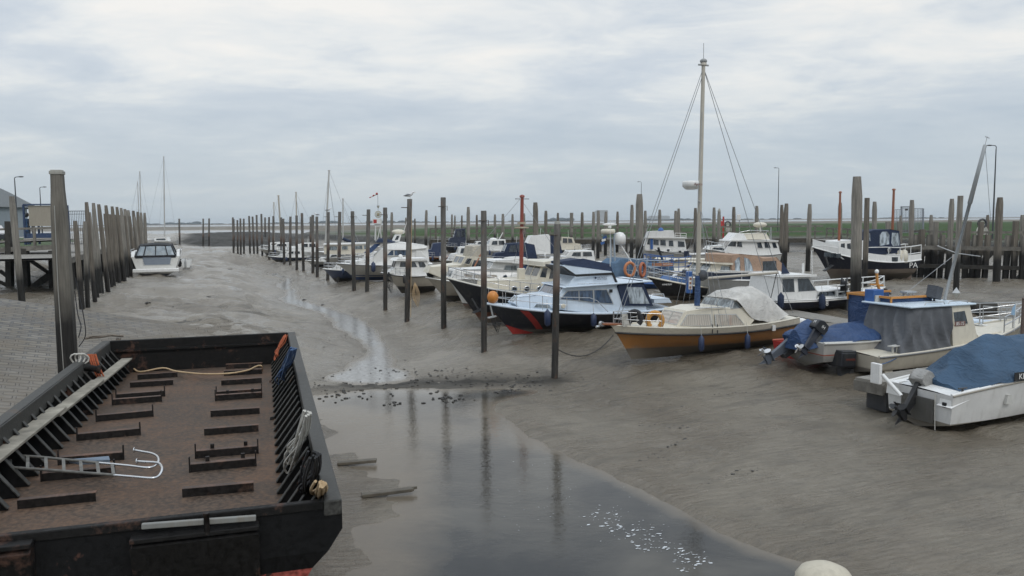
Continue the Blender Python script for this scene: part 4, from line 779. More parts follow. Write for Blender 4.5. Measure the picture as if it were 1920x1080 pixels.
    a = nb(265, 988, -.12); b = nb(480, 972, -.12); m = MB(); m.beam(Vector((-.1, a.y, a.z)), Vector((-.1, b.y, b.z)), .05, .06); m.build('white_bar', paint('chipped_white_bar', (.20, .2, .185), .7, .7, bump=.3), o, bevel=.01)
    c = nb(388, 978, -.1); m = MB(); m.lathe([(.03, -.12), (.03, .09), (.036, .09), (.034, .11)], 10, o=(-.14, c.y, c.z)); m.build('pin', BRM, o)
    for k, (px, py) in enumerate([(572, 800), (585, 868), (592, 965)]):
        q = on(px, py, 1, .22); m = MB(); m.lathe([(.085, 0), (.075, .14), (.1, .15), (.09, .2)], 10, axis=(0, 1, -.35), o=(q.x, .16, zt - .2)); m.build('rope_horn', TAR, o)
    q = on(150, 676, 1, Wd - .15); m = MB(); m.lathe([(.08, 0), (.07, .3), (.1, .31), (.1, .36)], 10, axis=(0, -1, -.2), o=(q.x, Wd - .2, zt - .12)); m.build('rope_horn', TARR, o)
    WM = M
    # ---- loose things in the barge (top level)
    def w(p): return WM @ Vector(p)
    pl = []
    A = on(240, 672, 1, Wd - .52); za = zf + .42
    f0 = on(238, 673, 2, za); f1 = on(-20, 880, 2, za + .02); m = MB(); d = f1 - f0; base = w(f0); N = 3; rng = random.Random(8)
    DM = WM.to_3x3()
    m.beam(Vector((0, 0, 0)), DM @ (d * .37), .26, .045); m.beam(DM @ (d * .33) + Vector((.02, -.03, .05)), DM @ (d * .68) + Vector((.0, -.02, .05)), .27, .05); m.beam(DM @ (d * .64) + Vector((-.02, .02, .1)), DM @ d + Vector((0, 0, .1)), .29, .05)
    po = m.build('plank_walkway', wood('bleached_plank', (.30, .275, .225), None, None, (2, 2, 12), .8), None, bevel=.01); po.location = base; tag(po, 'long bleached plank walkway laid along the left side of the barge', 'plank')
    # ladder with hooked handrails
    zl = zf + .30
    def lp(px, py, z=zl): return w(on(px, py, 2, z))
    root = lp(100, 870); lo = thing('boarding_ladder', 'long old aluminium ladder with shiny hooked rails lying in the barge', 'ladder', tuple(root))
    r1 = [(-40, 848), (0, 852), (75, 857), (186, 868)]; r2 = [(-40, 872), (0, 875), (100, 882), (216, 891)]
    lm = wood('worn_grey_ladder', (.15, .145, .13), None, None, (6, 6, 6), .6)
    for r_ in (r1, r2): m = MB(); m.tube([lp(*p) - root for p in r_], .022, 7); m.build('side_rail', lm, lo)
    for (a, b) in [((19, 854), (19, 874)), ((52, 855.5), (52, 879)), ((86, 858.5), (87, 881)), ((119, 861.5), (120, 884)), ((151, 864.5), (153, 886)), ((182, 867.5), (185, 888)), ((210, 869), (213, 890))]: m = MB(); m.beam(lp(*a) - root, lp(*b) - root, .045, .025); m.build('rung', lm, lo)
    h1 = [(186, 868), (240, 873), (275, 877), (290, 874), (297, 866), (295, 856), (284, 850), (268, 847), (252, 844)]; h2 = [(214, 891), (250, 894), (285, 896.5), (298, 892), (304, 880), (300, 870), (290, 867), (272, 866), (257, 865)]
    for h in (h1, h2): m = MB(); m.tube(smooth_path([lp(*p, zl + (0.0 if i < 4 else .05)) - root for i, p in enumerate(h)]), .019, 8); e = lp(*h[-1], zl + .05) - root; m.lathe([(.045, -.006), (.045, .006)], 10, axis=(1, .1, 0), o=tuple(e)); m.build('hooked_handrail', STEEL, lo)
    # tarp scrap
    m = MB(); P = [lp(129, 861, zf + .3), lp(204, 855, zf + .3), lp(206, 862, zf + .28), lp(150, 866, zf + .26)]; b0 = P[0]
    m.face([p - b0 for p in P]); m.face([p - b0 - Vector((0, 0, .05)) for p in P[::-1]])
    for i in range(4): a, b = P[i] - b0, P[(i + 1) % 4] - b0; dz = Vector((0, 0, .05)); m.face([a, b, b - dz, a - dz])
    ob = m.build('folded_tarp', fabric('grey_blue_sheet', (.16, .2, .25))); ob.location = b0; tag(ob, 'folded grey blue sheet lying behind the ladder in the barge', 'sheet')
    # rope coils hanging from the right gunwale
    def coil(top, bottom, wd, n, r, mat, label, lay=1):
        t = w(on(*top, 1, .20)); b = w(on(*bottom, 2, zf + .25)); rng = random.Random(n * 7 + int(top[0])); m = MB(); d = b - t; al = DM @ Vector((1, 0, 0)); up = Vector((0, 0, 1))
        for k in range(n):
            f = (k / (n - 1) - .5) if n > 1 else 0; s = rng.uniform(.72, 1.05); iv = DM @ Vector((0, 1, 0)); x0 = al * (f * wd * .7) + iv * (abs(f) * wd * .35); al2 = (al * .55 + iv * .8); sp = wd * rng.uniform(.3, .6); inn = iv * rng.uniform(0, .06)
            p = [x0 + up * .03, x0 - al2 * sp * .2 + d * .35 * s + inn * rng.uniform(0, 1), x0 + al2 * sp * .5 + d * .8 * s + inn, x0 + al2 * sp * .1 + d * s, x0 - al * sp * .6 + d * .82 * s + inn * 1.5, x0 - al * sp * .5 + d * .35 * s + inn * 2, x0 + al * .02 + up * .03 + inn]
            m.tube(smooth_path(p, 4), r * .8, 5)
        ob = m.build('rope_coil', mat); ob.location = t; tag(ob, label, 'rope coil', 'rope coils hung inside the barge')
    coil((540, 630), (520, 676), .34, 4, .016, ROPE_O, 'orange rope coil hung at the far right corner of the barge')
    coil((556, 656), (531, 722), .5, 7, .016, ROPE_B, 'blue rope coil hung on the right inside wall of the barge')
    coil((585, 778), (552, 878), .46, 6, .02, ROPE_W, 'pale grey rope coil hung midway on the right inside wall')
    coil((601, 856), (585, 930), .4, 7, .018, ROPE_K, 'black flecked rope coil beside the tan rope in the barge')
    coil((612, 912), (608, 932), .26, 6, .022, ROPE_T, 'short thick tan rope turns at the near right corner of the barge')
    q = w(on(172, 664, 1, Wd - .3)); m = MB(); rng = random.Random(6)
    for k in range(5): x = rng.uniform(-.1, .1); m.tube(smooth_path([(x, 0, 0), (x + .12, -.05, -.3), (x + .25, -.08, -.55), (x + .16, -.1, -.3), (x + .03, 0, 0)]), .014, 5)
    ob = m.build('rope_coil', ROPE_O); ob.location = q; tag(ob, 'small orange rope hank hung on the left inside wall of the barge', 'rope coil', 'rope coils hung inside the barge')
    # hose across the hold, mooring lines at the far left corner
    pts = [(222, 636, zt - .02), (228, 650, zt - .3), (236, 672, zt - .6), (250, 690, zf + .1), (264, 697, zf + .03), (305, 690, zf + .14), (330, 696, zf + .14), (380, 701, zf + .14), (430, 700, zf + .14), (465, 694, zf + .15), (480, 687, zf + .16), (490, 686, zf + .17), (492, 694, zf + .02)]
    P = [w(on(a, b, 2, z)) for a, b, z in pts]; m = MB(); b0 = P[3]; m.tube(smooth_path([p - b0 for p in P]), .022, 7); ob = m.build('rope_line', ROPE_T); ob.location = b0; tag(ob, 'single tan rope trailing over the floor of the barge', 'rope')
    P = [w(on(x, y, 2, zt + z)) for x, y, z in [(163, 637, .04), (172, 634, .05), (190, 633, .07), (210, 629, .08), (228, 632, .05)]]; m = MB(); b0 = P[0].copy()
    for k in range(4): m.tube(smooth_path([p - b0 + Vector((random.uniform(-.05, .05), random.uniform(-.08, .08), random.uniform(0, .05))) for p in P]), .018, 5)
    for px, l in ((222, .75), (219, .55), (226, .9)): q = w(on(px, 634, 2, zt)) - b0; m.tube(smooth_path([q, q + Vector((.05, -.12, -.05)), q + Vector((.06, -.16, -l * .6)), q + Vector((.04, -.15, -l))]), .016, 5)
    ob = m.build('mooring_rope', fabric('brown_rope_fibre', (.16, .13, .1))); ob.location = b0; tag(ob, 'knotted brown mooring rope over the far left corner of the barge', 'rope')
    q = w(on(147, 673, 1, Wd - .1)); m = MB()
    for k in range(3): m.tube([(math.cos(t) * .11 - .05 + .07 * k, -.02 + .03 * k + .04 * math.sin(t * 2 + k), math.sin(t) * .12) for t in np.linspace(0, 6.3, 12)], .02, 5)
    ob = m.build('mooring_rope', ROPE_W); ob.location = q; tag(ob, 'white rope turns round the horn on the left gunwale', 'rope')
barge()
# ================================================================== boats
class Boat:
    ALL = []
    """one boat: an Empty on the mud at midships; parts are children. Side outlines are measured on the near side plane."""
    def __init__(s, name, label, cat, px, py, head, z=None, group=None, sink=0.06, roll=0.0):
        g = G(px, py) if z is None else Z(px, py, z); s.ALL.append(s)
        s.o = thing(name, label, cat, tuple(g - Vector((0, 0, sink))), R(head), group); s.o.rotation_euler = (R(roll), 0, R(head))
        s.M = Matrix.Translation(g - Vector((0, 0, sink))) @ Matrix.Rotation(R(head), 4, 'Z') @ Matrix.Rotation(R(roll), 4, 'X'); s.I = s.M.inverted(); s.E = s.I @ EYE; s.I3 = s.I.to_3x3(); s.side = 1 if s.E.y > 0 else -1
    def p(s, px, py, y=0.0):
        """pixel -> boat (x,y,z) on the lengthwise plane at y (positive = near side)"""
        d = s.I3 @ ray(px, py); yy = y * s.side; t = (yy - s.E.y) / d.y; return s.E + d * t
    def xz(s, pts, y): return [(lambda q: (q.x, q.z))(s.p(a, b, y)) for a, b in pts]
    def hull(s, bow, stern, mid, B, mat, tw=.8, rake=.9, srake=0.1, k=.75, kb=.45, chine=.4, qr=1.0, top=None, deck=WHITE, dz=0.0, rail=None, rr=.035, tm=.45, keelz=0.0, bowp=2.2, bul=0.04, name='hull'):
        """bow, stern, mid: pixels of the sheer line at the stem, near stern corner and near midships"""
        b = s.p(*bow, 0); st = s.p(*stern, B / 2 * tw); md = s.p(*mid, B / 2); x0, x1 = st.x, b.x; L = x1 - x0; tmid = min(.75, max(.25, (md.x - x0) / L))
        s.L, s.x0, s.x1, s.B = L, x0, x1, B
        A = np.array([[1, 0, 0], [1, tmid, tmid ** 2], [1, 1, 1]]); cf = np.linalg.solve(A, np.array([st.z, md.z, b.z])); s.sheer = lambda t: cf[0] + cf[1] * t + cf[2] * t * t
        def f(t):
            return tw + (1 - tw) * math.sin(math.pi / 2 * min(1, t / tm)) if t < tm else max(0.0, 1 - ((t - tm) / (1 - tm)) ** bowp)
        def g(q, t):
            kk = k + (kb - k) * t ** 2; c = chine + .12 * t * t
            return q / c * kk if q < c else kk + (1 - kk) * ((q - c) / (1 - c)) ** .85
        def surf(t, q, sg, off=0.0):
            zs = s.sheer(t); zk = keelz + .25 * rake * max(0, t - .75) ** 2 * 4 * .3; z = zk + (zs - zk) * q
            x = x0 + L * t - rake * (1 - q) ** .9 * t ** 4 + srake * (1 - q) * (1 - t) ** 4
            return Vector((x, sg * (B / 2 * f(t) * g(q, t) + off), z))
        s.surf = surf; T = [i / 26 for i in range(27)]; T[-1] = .998; Q1 = [0, chine * .5, chine, chine]; Q2 = [chine + (qr - chine) * i / 5 for i in range(6)]
        m = MB()
        for Q in ([0, chine * .5, chine], Q2):
            for sg in (-1, 1): m.grid([[surf(t, q, sg) for q in Q] for t in T], 0, True)
        Qt = [0, chine] + Q2[1:]; m.face([surf(0, q, 1) for q in Qt] + [surf(0, q, -1) for q in Qt[::-1]])
        s.hullo = m.build(name, mat, s.o)
        if qr < 1:
            m = MB(); Q = [qr + (1 - qr) * i / 3 for i in range(4)]
            for sg in (-1, 1): m.grid([[surf(t, q, sg) for q in Q] for t in T], 0, True)
            m.face([surf(0, q, 1) for q in Q] + [surf(0, q, -1) for q in Q[::-1]]); m.build('topside', top or deck, s.o)
        m = MB(); rows = []
        for t in T:
            a = surf(t, 1, 1); z = a.z - dz; w = max(0.0, a.y - .02); rows.append([(a.x, w, z), (a.x, w * .55, z + .03 * B / 2.6), (a.x, 0, z + .05 * B / 2.6), (a.x, -w * .55, z + .03 * B / 2.6), (a.x, -w, z)])
        m.grid(rows, 0, True); m.build('deck', deck, s.o)
        if rail:
            for q in ([1.0] if qr >= 1 else [qr]):
                for sg in (-1, 1): m = MB(); m.tube([surf(t, q, sg, .012) for t in T], rr, 6); m.build('rub_rail', rail, s.o)
        if bul:
            m = MB()
            for sg in (-1, 1):
                m.tube([surf(t, 1, sg, -.04) + Vector((0, 0, .02)) for t in T], bul, 5)
            m.build('toe_rail', deck, s.o)
        return s
    def cabin(s, name, poly, y, hb, mat, tz=.14, tx=0.0, win=(), front=(), glass=GLS, frame=None, bevel=.03, back=(), fr=.035, far=True, xref=None):
        """poly: side outline in pixels (near plane y), walked from the lower front corner up, over the roof and down"""
        P = s.xz(poly, y); zm = min(q[1] for q in P); xr = max(q[0] for q in P) if xref is None else xref
        hw = lambda x, z: max(.04, hb - tz * (z - zm) - tx * (x - (xr - 10)) + tx * 10 - tx * 20 * 0)  if False else max(.04, hb - tz * (z - zm) - tx * max(0, x - (xr - 2.2)))
        m = MB(); A = [(x, hw(x, z), z) for x, z in P]; Bq = [(x, -hw(x, z), z) for x, z in P]; m.face(A); m.face(Bq[::-1]); n = len(P)
        for i in range(n): j = (i + 1) % n; m.face([A[i], A[j], Bq[j], Bq[i]])
        ob = m.build(name, mat, s.o, bevel=bevel); fm = frame or mat
        for w in win:
            gm = glass
            if isinstance(w, tuple) and len(w) == 2 and not isinstance(w[0], (int, float)) and hasattr(w[1], 'name'): w, gm = w
            Q = s.xz(w, y); cx_ = sum(q[0] for q in Q) / len(Q); cz_ = sum(q[1] for q in Q) / len(Q)
            for sg in ((1, -1) if far else (s.side,)):
                m = MB(); ring = []
                for x, z in Q:
                    dx, dz_ = x - cx_, z - cz_; dl = math.hypot(dx, dz_) + 1e-6; k = 1 + fr * 1.3 / dl; ring.append((cx_ + dx * k, cz_ + dz_ * k))
                o1 = [(x, sg * (hw(x, z) + .014), z) for x, z in ring]; i1 = [(x, sg * (hw(x, z) + .014), z) for x, z in Q]; i0 = [(x, sg * (hw(x, z) + .006), z) for x, z in Q]; o0 = [(x, sg * (hw(x, z) - .01), z) for x, z in ring]; k = len(Q)
                for i in range(k): j = (i + 1) % k; m.face([o1[i], o1[j], i1[j], i1[i]], 1); m.face([o0[i], o0[j], o1[j], o1[i]], 1); m.face([i1[i], i1[j], i0[j], i0[i]], 1)
                m.face(i0, 0); m.build('window', [gm, fm], s.o)
        for (i, panes) in list(front):
            j = (i + 1) % n; a0, a1 = Vector(A[i]), Vector(A[j]); b0, b1 = Vector(Bq[i]), Vector(Bq[j]); nm = (a1 - a0).cross(b0 - a0).normalized()
            if nm.z < -.05 or (abs(nm.z) < .05 and nm.x < 0): nm = -nm
            if i >= n // 2 + 1 and nm.x > 0 and nm.z < .3: nm = -nm
            for (u0, u1, v0, v1) in panes:
                def at(u, v, off): e = a0.lerp(a1, v); f_ = b0.lerp(b1, v); return e.lerp(f_, u) + nm * off
                c = [(u0, v0), (u1, v0), (u1, v1), (u0, v1)]; e = .012; c2 = [(u0 - e, v0 - e * 3), (u1 + e, v0 - e * 3), (u1 + e, v1 + e * 3), (u0 - e, v1 + e * 3)]
                m = MB(); i1 = [at(u, v, .014) for u, v in c]; i0 = [at(u, v, .006) for u, v in c]; o1 = [at(u, v, .014) for u, v in c2]; o0 = [at(u, v, -.01) for u, v in c2]
                for q in range(4): r_ = (q + 1) % 4; m.face([o1[q], o1[r_], i1[r_], i1[q]], 1); m.face([o0[q], o0[r_], o1[r_], o1[q]], 1)
                m.face(i0, 0); m.build('window', [glass, fm], s.o)
        return hw
    def slab(s, name, poly, y, hb, mat, bevel=.02):
        P = s.xz(poly, y); m = MB(); m.prism(P, -hb, hb); return m.build(name, mat, s.o, bevel=bevel)
    def rail(s, t0, t1, h, mat=STEEL, n=5, r=.016, close=True, mids=1, inset=.1, name='guard_rail'):
        T = [t0 + (t1 - t0) * i / n for i in range(n + 1)]; m = MB()
        def at(t, sg, hh): q = s.surf(t, 1, sg, -inset); q.y = sg * max(.02, abs(q.y)) if q.y * sg > 0 else sg * .02; return q + Vector((0, 0, hh))
        for hh in [h * (i + 1) / (mids + 1) for i in range(mids + 1)]:
            L = [at(t, 1, hh) for t in T]; Rr = [at(t, -1, hh) for t in T]
            if close: m.tube(L + Rr[::-1], r, 5)
            else: m.tube(L, r, 5); m.tube(Rr, r, 5)
        for t in T:
            for sg in (1, -1): m.tube([at(t, sg, -.02), at(t, sg, h)], r * .9, 5)
        return m.build(name, mat, s.o)
    def tube(s, name, pts, r, mat, n=6, y=None):
        P = [s.p(*q[:2], q[2] if len(q) > 2 else (y or 0)) for q in pts]; m = MB(); m.tube(P, r, n); return m.build(name, mat, s.o)
    def fender(s, px, py, h=.5, r=.1, mat=None, y=None, label=None):
        q = s.p(px, py, y if y is not None else s.B / 2 + .1); m = MB(); m.lathe([(.02, h * .62), (.04, h * .55), (r, h * .38), (r * 1.02, 0), (r, -h * .38), (.04, -h * .52), (.01, -h * .54)], 10, o=tuple(q)); ob = m.build('fender', mat or paint('blue_fender', (.02, .035, .085), .4, .2), s.o)
        m = MB(); m.tube([q + Vector((0, 0, h * .58)), q + Vector((0, -.06 * s.side, h * .58 + .4))], .01, 4); m.build('lanyard', ROPE_W, ob)
    def porthole(s, px, py, r, y):
        q = s.p(px, py, y); m = MB(); m.lathe([(r * 1.25, -.02), (r * 1.25, .015), (r, .02)], 14, 1, axis=(0, s.side, 0), o=tuple(q)); m.lathe([(r * .95, .012), (r * .9, .024)], 14, 0, axis=(0, s.side, 0), o=tuple(q)); m.build('porthole', [GLS, STEEL], s.o)
    def mast(s, base, top, r, mat, yb=0, name='mast', rt=.8):
        a = s.p(*base, yb); b = s.p(*top, yb); m = MB(); m.tube([a, a.lerp(b, .5), b], [r, r * .95, r * rt], 10); m.lathe([(r * 1.3, -.03), (r * 1.3, .05), (r * .5, .1)], 8, o=tuple(b)); s.m0, s.m1 = a, b; return m.build(name, mat, s.o)
    def wires(s, segs, r=.008, name='rigging'):
        for a, b in segs: m = MB(); m.tube([a, b], r, 4, cap=False); m.build(name, paint('rigging_wire', (.3, .31, .32), .4, .1, metal=.4), s.o)
    def tarp(s, name, secs, mat, folds=.03, n=20, seed=1):
        """secs: (x, half width, z edge, z ridge, squareness) from aft to fore"""
        rng = random.Random(seed); rows = []; N = 9; S = []
        for a, b in zip(secs[:-1], secs[1:]):
            for i in range(N): t = i / N; S.append([u + (v - u) * t for u, v in zip(a, b)])
        S.append(list(secs[-1]))
        for x, w, ze, zr, e in S:
            r = []
            for j in range(n * 2 + 1):
                u = j / n - 1; au = abs(u); sh = (1 - au ** e); yy = w * math.copysign(au ** (.75 if e > 2 else 1), u) if u else 0
                z = ze + (zr - ze) * sh; f1 = float(fbm(np.array([x * .9 + yy * .5 + seed]), np.array([yy * 1.3 - x * .3]), 300 + seed, 2)[0]); f2 = float(fbm(np.array([x * .5 + seed]), np.array([yy * 3.0 + x * 1.2]), 330 + seed, 3)[0]); d = folds * (0.9 - 4.2 * abs(f1) + 1.4 * f2); z += d * (0.4 + sh); yy += d * .5
                if j in (0, 2 * n): z += .05 * math.sin(x * 5 + seed)
                r.append((x + d * .4, yy, z))
            rows.append(r)
        m = MB(); m.grid(rows, 0, True); m.face(rows[0][::-1]); m.face(rows[-1])
        return m.build(name, mat, s.o)
def sphere_bag(b, name, px, py, y, r, mat):
    q = b.p(px, py, y); m = MB(); m.ell(tuple(q), r); return m.build(name, mat, b.o)
BG = 'boats berthed along the pontoons'
# ---- tan hulled sloop
def sloop():
    b = Boat('sailing_sloop', 'cream topped sloop with ochre hull, tall mast and pale cockpit hood', 'sailboat', 1338, 657, 205, group=BG)
    b.hull((1145, 611), (1500, 597), (1330, 617), 2.6, hullmat('ochre_hull', (.29, .13, .038), (.105, .08, .06), .42, mud=.5), tw=.55, rake=.85, srake=-.25, qr=.80, top=CREAM, deck=CREAM, rail=paint('black_rub_strake', (.03, .03, .03), .5, .2), rr=.04, bul=.03)
    fw = paint('pale_window_trim', (.5, .5, .48), .3, .2, metal=.4)
    b.cabin('coach_roof', [(1279, 616), (1296, 585), (1330, 578), (1395, 577), (1412, 600), (1400, 612)], .95, 1.0, CREAM, .16, .16, win=[([(1287, 611.5), (1300, 592.5), (1336, 591), (1337, 611)], CURT), ([(1346, 610.5), (1346, 591), (1379, 590), (1394, 609.5)], CURT)], front=[(0, [(.06, .48, .18, .86), (.53, .95, .18, .86)])], glass=CURT, frame=fw)
    b.cabin('windscreen', [(1371, 579), (1379, 563), (1384, 563), (1393, 579)], .9, .86, CLR, .2, 0, front=[(0, [(.04, .48, .08, .92), (.52, .96, .08, .92)])], glass=SLIPGL, frame=fw, bevel=0, win=[[(1374.5, 577.5), (1380.5, 567), (1383, 567), (1389, 577.5)]])
    P = b.xz([(1378, 564), (1396, 548), (1441, 545), (1466, 564), (1493, 590), (1486, 598), (1470, 602), (1443, 606), (1425, 604), (1408, 594), (1393, 579)], .9); zt = max(q[1] for q in P)
    def zat(x):  # upper outline and lower outline of the hood at x
        up = [P[0], P[1], P[2], P[3], P[4]]; lo = [P[0], P[10], P[9], P[8], P[7], P[6], P[5], P[4]]
        def ip(L):
            for (xa, za), (xb, zb) in zip(L[:-1], L[1:]):
                if min(xa, xb) - 1e-6 <= x <= max(xa, xb) + 1e-6: return za + (zb - za) * (x - xa) / (xb - xa + 1e-9)
            return L[-1][1]
        return ip(up), ip(lo)
    xs = np.linspace(P[4][0] + .03, P[0][0] - .02, 9); secs = []
    for x in xs: u, l = zat(float(x)); t = (x - xs[0]) / (xs[-1] - xs[0]); secs.append((float(x), .55 + .42 * min(1, t * 1.7), min(l, u - .02), u + .10 * math.sin(math.pi * min(1, t + .15)), 2.0 + 2.4 * t))
    b.tarp('cockpit_hood', secs, FPALE, .035, seed=3)
    b.mast((1307, 577), (1319, 121), .085, paint('buff_mast_paint', (.46, .42, .35), .4, .2)); a, t = b.m0, b.m1; L = t - a
    m = MB(); m.tube([a, a + L * .135], [.11, .105], 10); m.build('mast_wrap', FBLUE, b.o)
    m = MB(); q = a + L * .135; m.lathe([(.1, -.16), (.22, -.05), (.23, .12), (.1, .2)], 9, axis=(0, .3, 1), o=(q.x - .18, q.y, q.z - .02)); m.build('sail_bag', paint('dark_slate_cover', (.05, .055, .065), .7, .2), b.o)
    q = a + L * .498; m = MB(); m.lathe([(.16, -.16), (.22, -.13), (.28, -.06), (.30, -.05), (.30, .10), (.27, .15), (.05, .16)], 18, o=(q.x + .42, q.y, q.z + .1)); ro = m.build('radar_dome', WHITE, b.o); m = MB(); m.beam((q.x, q.y, q.z - .02), (q.x + .3, q.y, q.z - .02), .05, .06); m.build('bracket', ALU, ro)
    sd = b.side; text('Apelco', .13, paint('dark_red_lettering', (.15, .03, .02), .5, 0), b.o, Matrix.Translation((q.x + .32, q.y + sd * .302, q.z + .12)) @ Matrix.Rotation(math.pi, 4, 'Z') @ Matrix.Rotation(R(90), 4, 'X'))
    q = a + L * .44; hs = []
    for sg in (-1, 1): e = q + Vector((.55 * sg, .6 * sg * b.side, .03)); m = MB(); m.tube([q, e], [.03, .02], 6); m.build('spreader', ALU, b.o); hs.append(e)
    bow = b.surf(.98, 1, 0) + Vector((0, 0, .1)); st = Vector((b.x0 + .15, 0, b.sheer(0) + .2)); top = t - L * .012
    b.wires([(top, bow), (top - Vector((0, 0, .2)), bow + Vector((-.15, 0, 0))), (top, st + Vector((0, .5, 0))), (top, st + Vector((0, -.5, 0)))], .013)
    for e, sg in zip(hs, (-1, 1)):
        dk = b.surf(.52, 1, sg * b.side, -.08); b.wires([(a + L * .84, e), (e, dk), (q - Vector((0, 0, .1)), dk + Vector((.35, 0, 0))), (q - Vector((0, 0, .1)), dk + Vector((-.35, 0, 0)))], .010)
    m = MB(); m.ell(tuple(t + Vector((0, 0, .12))), (.13, .13, .09)); m.tube([t, t + Vector((0, 0, .75))], .012, 4); m.beam(t + Vector((-.22, 0, -.02)), t + Vector((.22, 0, -.02)), .05, .05); m.build('masthead_light', paint('masthead_grey', (.3, .3, .29), .4, .1), b.o)
    b.tube('boom', [(1312, 523, 0), (1458, 511, 0)], .055, paint('buff_mast_paint', (.46, .42, .35)))
    m = MB(); e = b.p(1456, 511.5, 0); m.tube([e, Vector((st.x + .3, .1, st.z + .4))], .012, 4); m.tube([e, Vector((st.x + .4, -.35, st.z + .2))], .02, 4); m.build('mainsheet', ROPE_K, b.o)
    b.rail(.80, .985, .5, n=3, inset=.06, name='pulpit')
    m = MB(); f0 = b.p(1128, 607, 0); m.beam(b.surf(.93, 1, 0) + Vector((0, 0, .06)), f0, .22, .06); m.build('bowsprit_plank', VARN, b.o); m = MB(); m.tube([f0, f0 + Vector((-.1, 0, -.05)), f0 + Vector((.22, 0, -.1))], .05, 6); m.lathe([(.09, -.06), (.09, .06)], 8, axis=(0, 1, 0), o=tuple(f0)); m.build('anchor_roller', STEEL, b.o)
    def horse(px, py, yy, mat, lab, cat='lifebuoy', s=.3):
        q = b.M @ b.p(px, py, yy); m = MB(); A = np.linspace(-.9, math.pi + .9, 15); m.tube([(s * math.cos(t), 0, s * math.sin(t) * 1.1) for t in A], .09, 8); ob = m.build('horseshoe_buoy' if cat == 'lifebuoy' else 'rope_coil', mat); ob.location = q; ob.rotation_euler = (0, 0, R(-12)); tag(ob, lab, cat)
    horse(1228, 601, .45, paint('faded_orange_foam', (.55, .27, .06), .6, .3), 'faded orange horseshoe buoy on the foredeck of the ochre sloop', s=.25)
    horse(1190, 597, .3, ROPE_K, 'dark coil of rope hung on the pulpit of the ochre sloop', 'rope coil', .22)
    m = MB(); q = b.p(1175, 588, .2)
    for k in range(6): m.tube(smooth_path([q + Vector((.05 * k - .1, 0, 0)), q + Vector((.05 * k - .12, .05, -.35)), q + Vector((.05 * k - .05, .07, -.42)), q + Vector((.05 * k - .07, 0, 0))]), .02, 5)
    m.build('white_line', ROPE_W, b.o)
    b.fender(1315, 645, .5, .10); b.fender(1401.5, 641, .5, .1); m = MB(); q = b.p(1503, 605, .1); m.lathe([(.03, -.3), (.17, -.22), (.18, 0), (.17, .22), (.03, .3)], 12, axis=(.3, 1, 0), o=(q.x, q.y, q.z)); m.build('stern_fender', WHITE, b.o)
    for x in (1335.5, 1345): b.tube('chain_plate', [(x, 608, 1.2), (x + .6, 625, 1.24)], .018, BLACK)
    m = MB(); q = b.p(1451, 615, 1.12); m.box(tuple(q + Vector((0, .0, 0))), (.14, .05, .2)); m.build('vent_plate', WHITE, b.o); m = MB()
    for sg in (-1, 1): m.tube([b.p(1305 + 14 * (sg < 0), 578, .85 * sg), b.p(1360 + 14 * (sg < 0), 576, .85 * sg)], .018, 5)
    m.build('grab_rail', STEEL, b.o)
sloop()
